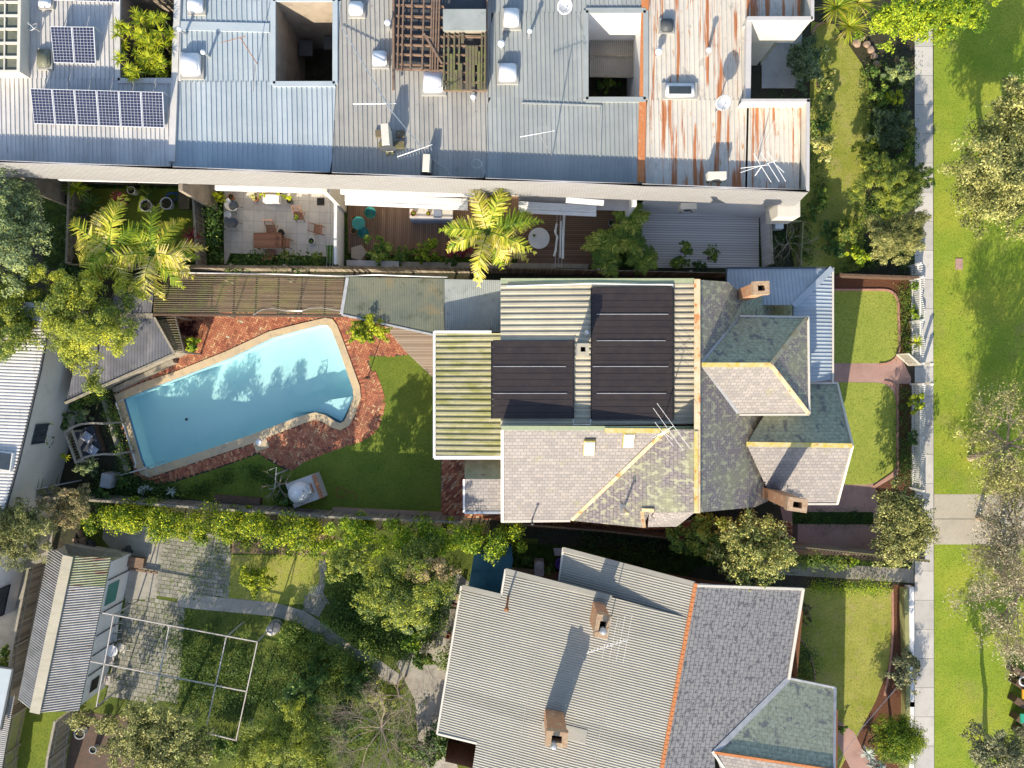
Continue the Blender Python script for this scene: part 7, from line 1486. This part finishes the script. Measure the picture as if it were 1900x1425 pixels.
shrub('leafy_shrub', 'big leaved bright shrub where the path meets the concrete apron', 765, 1190, 26, 26, 1.0, 'leaf_bright', .2, 1.8, tmid=.5); hedge('wall_creeper', 'shrubs against the left wall of the corrugated roofed house', [(832,1195),(828,1220),(822,1245)], .5, .1, 1.2, 'leaf_mid', .13, cat='shrubs', tmid=.55)
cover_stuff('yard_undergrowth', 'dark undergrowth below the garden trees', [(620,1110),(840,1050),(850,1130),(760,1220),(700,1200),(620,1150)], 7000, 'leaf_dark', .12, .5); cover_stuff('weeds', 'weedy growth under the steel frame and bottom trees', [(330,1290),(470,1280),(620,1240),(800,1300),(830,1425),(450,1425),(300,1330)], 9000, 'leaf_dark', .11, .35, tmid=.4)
cover_stuff('vegetable_bed', 'leafy weeds over the brown garden bed under the hedge', [(432,985),(560,1000),(640,1020),(600,1032),(430,1022)], 1800, 'leaf_bright', .12, .3)
shrub('round_bush', 'rounded green bush by the left building', 12, 1216, 22, 26, 1.2, 'leaf_mid', tmid=.55); shrub('dark_shrub', 'dark bush beside the storage box', 975, 1040, 24, 18, 1.0, 'leaf_dark'); shrub('dark_shrub', 'small leafy plant beside the purple tub', 1020, 1050, 16, 16, 1.0, 'leaf_dark', tmid=.6)
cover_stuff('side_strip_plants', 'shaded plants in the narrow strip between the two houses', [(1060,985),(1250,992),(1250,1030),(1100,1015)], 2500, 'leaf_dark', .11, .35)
# middle right
tree('blossom_tree', 'cream flecked bushy tree between the two houses', 1388, 1012, 90, 78, 3.4, 1.3, 'leaf_cream', .12, 1.8, 3.4, K=80, rough=.2, tmid=.45, tspread=.25); tree('green_bush_tree', 'greener half of the bush left of the cream flecked tree', 1300, 992, 70, 48, 2.8, 1.1, 'leaf_mid', .12, 1.8, 3, tmid=.6)
tree('bushy_tree', 'dense bronze green bush over the drive gate by the footpath', 1671, 972, 56, 96, 2.6, 1.3, 'leaf_olive', .11, 1.8, 3.8, tmid=.45, tspread=.3, K=110, rough=.1); 
tree('topiary_ball', 'neat round clipped bush beside the lower footpath', 1660, 1366, 54, 46, 1.5, 1.3, 'leaf_yellow', .07, 1.8, 5.5, tmid=.38, tspread=.13, K=260, rough=0, cat='clipped bush', low=-.1)
tree('dark_shrub_tree', 'dark small leaved shrub tree overhanging the low white wall', 1675, 1240, 35, 42, 2.2, 1.0, 'leaf_grey', .12, 1.6, 2.0, tmid=.3, tspread=.25)
hedge('front_shrubs', 'shrub border along the top of the neighbouring front lawn', [(1505,1085),(1560,1088),(1600,1090),(1650,1092)], .4, .05, .5, 'leaf_bright', .09, cat='border', tmid=.5); hedge('front_shrubs', 'shrubs in the strip between the drive and the slab path', [(1450,1040),(1500,1040),(1560,1044)], .6, .1, .8, 'leaf_mid', .1, cat='border', tmid=.5)
shrub('shrub', 'bright mounded shrub beside the bushy drive tree', 1580, 1042, 16, 9, .6, 'leaf_bright'); hedge('curb_shrubs', 'dark shrubs behind the curved kerb of the neighbour house', [(1475,1190),(1490,1220),(1495,1250)], .8, .1, .8, 'leaf_dark', .1, cat='border', tmid=.6)
rosette('silver_plant', 'silver leaved plant left of the clipped ball', 1610, 1398, .6, .5, 60, 'leaf_silver', wd=.03); shrub('silver_shrub', 'grey silver bush below the clipped ball', 1625, 1415, 22, 16, .8, 'leaf_silver', .09, tmid=.4); shrub('shrub', 'small green bush left of the neighbour curved path', 1560, 1352, 12, 10, .6, 'leaf_mid'); shrub('brown_bush', 'brownish bush at the eave of the neighbouring slate roof', 1496, 1140, 12, 22, 1.0, 'leaf_brown', tmid=.35)
cover_stuff('front_bed_plants', 'sparse plants in the bed along the front picket fence', [(1668,530),(1690,530),(1690,660),(1672,660)], 2500, 'leaf_mid', .09, .3, tmid=.4); cover_stuff('drive_strip', 'mossy plants in the strip between the two drive tracks', [(1478,950),(1618,950),(1616,972),(1478,970)], 2200, 'leaf_dark', .07, .1, tmid=.35)
for lb_, x, y, rx, ry, pal, h in (('small bright shrub at the top of the picket fence',1698,532,12,12,'leaf_bright',1.0),('leafy shrub poking through the picket fence above the gate',1697,582,14,13,'leaf_bright',1.1),('large leaved shrub just below the gate on the picket fence',1697,748,19,20,'leaf_yellow',1.5),('small dark shrub halfway down the lower picket fence',1692,812,12,16,'leaf_dark',1.2)): shrub('fence_shrub', lb_, x, y, rx, ry, h, pal, .13, tmid=.5)
rosette('flax_plant', 'bronze striped flax plant at the gate end of the upper picket fence', 1700, 635, .9, .5, 40, 'leaf_yellow', wd=.025)
# shrub garden at the right of the terrace
rosette('yucca', 'large pale spiky yucca at the top edge, left of two', 1552, 14, 1.5, 1.25, 110, 'leaf_palm', wd=.035, droop=.5); rosette('yucca', 'large pale spiky yucca at the top edge, right of two', 1590, 6, 1.6, 1.15, 110, 'leaf_palm', wd=.035, droop=.5); rosette('yucca', 'lower spiky yucca beside the pinkish rocks', 1575, 50, 1.2, 1.1, 100, 'leaf_palm', wd=.035, droop=.5)
tree('bright_tree', 'bright lime green tree overhanging the top of the footpath', 1690, 40, 98, 62, 2.8, 1.3, 'leaf_bright', .13, 1.7, 3.2, tmid=.68, tspread=.22); tree('bright_tree', 'right hand part of the lime green trees, over the grass', 1778, 25, 55, 52, 3.0, 1.2, 'leaf_bright', .13, 1.7, 3, tmid=.65)
shrub('blue_shrub', 'loose blue green shrub in the notch of the rusty roofed house', 1490, 118, 42, 62, 2.0, 'leaf_blue', .13, 2.4, 2.8, tmid=.3); shrub('shrub', 'olive shrub with pale tips beside the narrow side lawn', 1528, 150, 20, 45, 1.6, 'leaf_cream', tmid=.3)
shrub('silver_shrub', 'silvery green shrub next to the upper footpath', 1666, 140, 32, 30, 1.2, 'leaf_blue', .11, 2.5, tmid=.55, feather=True); shrub('lime_shrub', 'small lime yellow shrub below the silvery one', 1652, 182, 25, 16, 1.0, 'leaf_yellow', tmid=.62); shrub('dark_shrub', 'grassy dark blue green shrub in the middle of the side garden', 1640, 240, 48, 45, 1.5, 'leaf_blue', .13, 4, 3, tmid=.25, feather=True)
tree('cream_shrub', 'pale yellow rounded shrub against the right wall of the rusty roofed house', 1528, 272, 30, 28, 1.9, .8, 'leaf_cream', .1, tmid=.6); shrub('shrub', 'green shrub above the pale yellow rounded one', 1520, 235, 20, 25, 1.4, 'leaf_dark', tmid=.65)
tree('feathery_bush', 'huge feathery green bush leaning over the footpath, upper part', 1655, 345, 72, 66, 2.6, 1.2, 'leaf_wattle', .16, 6, 3.4, tmid=.42, feather=True); tree('feathery_bush', 'huge feathery bush with pinkish tips, lower part, above the front lawn', 1650, 438, 84, 58, 2.4, 1.1, 'leaf_olive', .16, 6, 3.2, tmid=.42, feather=True); tree('feathery_bush', 'dark feathery bush tip shading the footpath', 1703, 335, 28, 32, 1.6, .9, 'leaf_dark', .14, 5, 2.8, tmid=.6, feather=True)
shrub('flower_shrub', 'small shrub with pink and yellow flowers by the footpath', 1682, 240, 18, 26, 1.0, 'leaf_cream', .09, tmid=.35); shrub('bright_plant', 'bright large leaved plant at the foot of the feathery bush', 1590, 478, 26, 24, .9, 'leaf_bright', .24, 2.2, 2.6, tmid=.72)
shrub('dark_shrub', 'dark shrub row left of the feathery bush', 1545, 450, 36, 42, 1.0, 'leaf_dark', tmid=.5); shrub('green_strip_plants', 'green ground shrub below the right wall of the rusty roofed house', 1515, 380, 26, 36, .7, 'leaf_mid', tmid=.45)
bare_tree('bare_tree', 'leafless twiggy plant inside the low greenish edging', 1462, 452, .9, 1.5, 5, 'twig', r=.03, spread=.5)
cover_stuff('side_garden_plants', 'tangled low plants through the side garden', [(1590,120),(1690,110),(1690,500),(1560,500),(1600,300)], 9000, 'leaf_mid', .11, .4, tmid=.35); cover_stuff('side_passage_plants', 'low greenery between rusty roofed house and side lawn', [(1450,180),(1540,200),(1530,330),(1500,500),(1420,500),(1430,420)], 6000, 'leaf_dark', .11, .35, tmid=.45)
# reserve trees
tree('olive_tree', 'largest pale olive coloured street tree at the right edge', 1850, 335, 100, 150, 4.6, 1.8, 'leaf_olive', .12, 1.8, 3.2, tmid=.55, tspread=.22, K=80); tree('olive_tree', 'upper crown of pale olive trees in the right corner', 1895, 190, 62, 75, 5.0, 1.6, 'leaf_olive', .13, 1.8, 2.8, tmid=.6, tspread=.24)
tree('unseen_shade_tree', 'unseen olive tree added beyond the right edge to shade the upper right grass', 2010, 420, 70, 90, 5.0, 1.8, 'leaf_olive', .16, 1.8, 2.2, tmid=.6)  # unseen tree, kept only for the shadow it throws on the grass
bare_tree('half_bare_tree', 'sparse twiggy street tree above the driveway', 1868, 825, 3.3, 2.7, 7, 'twig', base=(1800,850), r=.12, pal='leaf_olive', leafn=13000, leaf=.13, spread=.5, dirs=11)
bare_tree('half_bare_tree', 'sparse twiggy street tree over the driveway', 1888, 985, 3.3, 2.6, 7, 'twig', base=(1815,960), r=.12, pal='leaf_pale', leafn=10000, leaf=.13, spread=.5, dirs=11)
bare_tree('half_bare_tree', 'sparse pinkish twiggy tree below the driveway', 1893, 1095, 3.5, 3.2, 7, 'twig', base=(1850,1060), r=.11, pal='leaf_pale', leafn=14000, leaf=.13, spread=.5, dirs=10)
tree('grey_tree', 'silvery grey leaved tree in the lower right corner', 1845, 1395, 76, 56, 3.2, 1.3, 'leaf_grey', .13, 2.4, 3.2, tmid=.55, feather=True, K=70, rough=.2)

cover_stuff('lower_front_bed_plants', 'leafy plants in the mulch bed below the gate path', [(1668,725),(1690,725),(1690,900),(1668,890)], 2500, 'leaf_dark', .1, .4, tmid=.5)
cover_stuff('path_side_plants', 'dense garden plants along both sides of the curved path', [(515,1160),(700,1235),(690,1280),(600,1250),(540,1210),(520,1180)], 9000, 'leaf_mid', .11, .5, tmid=.55)
cover_stuff('tree_foot_plants', 'mixed undergrowth around the foot of the big garden tree', [(600,1035),(700,1080),(840,1150),(770,1230),(690,1200),(620,1160),(612,1090)], 9000, 'leaf_mid', .12, .6, tmid=.4)
cover_stuff('patio_weeds', 'weeds spreading from the lawn over the shaded patio slabs', [(300,1130),(345,1115),(470,1200),(460,1290),(330,1310),(270,1260)], 5000, 'leaf_mid', .09, .12, tmid=.4)
cover_stuff('paving_weeds', 'weeds growing in the joints of the sunny yard paving', [(300,990),(432,990),(422,1112),(330,1112)], 1300, 'leaf_bright', .08, .08, tmid=.5, clump=14)
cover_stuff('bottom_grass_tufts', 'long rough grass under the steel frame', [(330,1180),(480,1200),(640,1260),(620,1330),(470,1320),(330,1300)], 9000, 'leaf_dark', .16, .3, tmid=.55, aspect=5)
shrub('dark_shrub', 'spreading dark green bush between the bare tree and the path border', 665, 1265, 40, 30, 1.6, 'leaf_dark', tmid=.6); shrub('leafy_shrub', 'mid green bush above the young dark tree, below the bright border', 590, 1235, 34, 26, 1.2, 'leaf_mid', tmid=.45)
shrub('dark_shrub', 'dark bush at the lower end of the concrete apron', 790, 1400, 50, 30, 1.4, 'leaf_mid', tmid=.35); shrub('leafy_shrub', 'bright bush above the concrete apron beside the grey green tree', 780, 1225, 30, 22, 1.0, 'leaf_mid', tmid=.5)
shrub('leafy_shrub', 'shrub filling the corner between creeper and steel frame', 200, 1340, 40, 16, 1.5, 'leaf_olive', .1, tmid=.4); shrub('leafy_shrub', 'green bushes at the bottom of the steel frame', 420, 1385, 45, 34, 1.3, 'leaf_mid', tmid=.5)

shrub('leafy_shrub', 'mid green shrub right of the narrow side lawn, level with the silvery shrub', 1630, 170, 22, 30, 1.0, 'leaf_mid', tmid=.5); shrub('leafy_shrub', 'light green shrub filling between the feathery bush and the flower shrub', 1610, 290, 30, 34, 1.3, 'leaf_wattle', .13, 3, 3, tmid=.5, feather=True); shrub('leafy_shrub', 'green shrub beside the footpath above the feathery bush', 1678, 285, 22, 30, 1.3, 'leaf_mid', tmid=.55)
shrub('leafy_shrub', 'low shrub at the foot of the pinkish rocks', 1622, 135, 18, 16, .7, 'leaf_dark', tmid=.6); shrub('leafy_shrub', 'dense bush at the lower left of the feathery bush', 1570, 425, 28, 32, 1.3, 'leaf_wattle', .14, 4, 3, tmid=.4, feather=True)
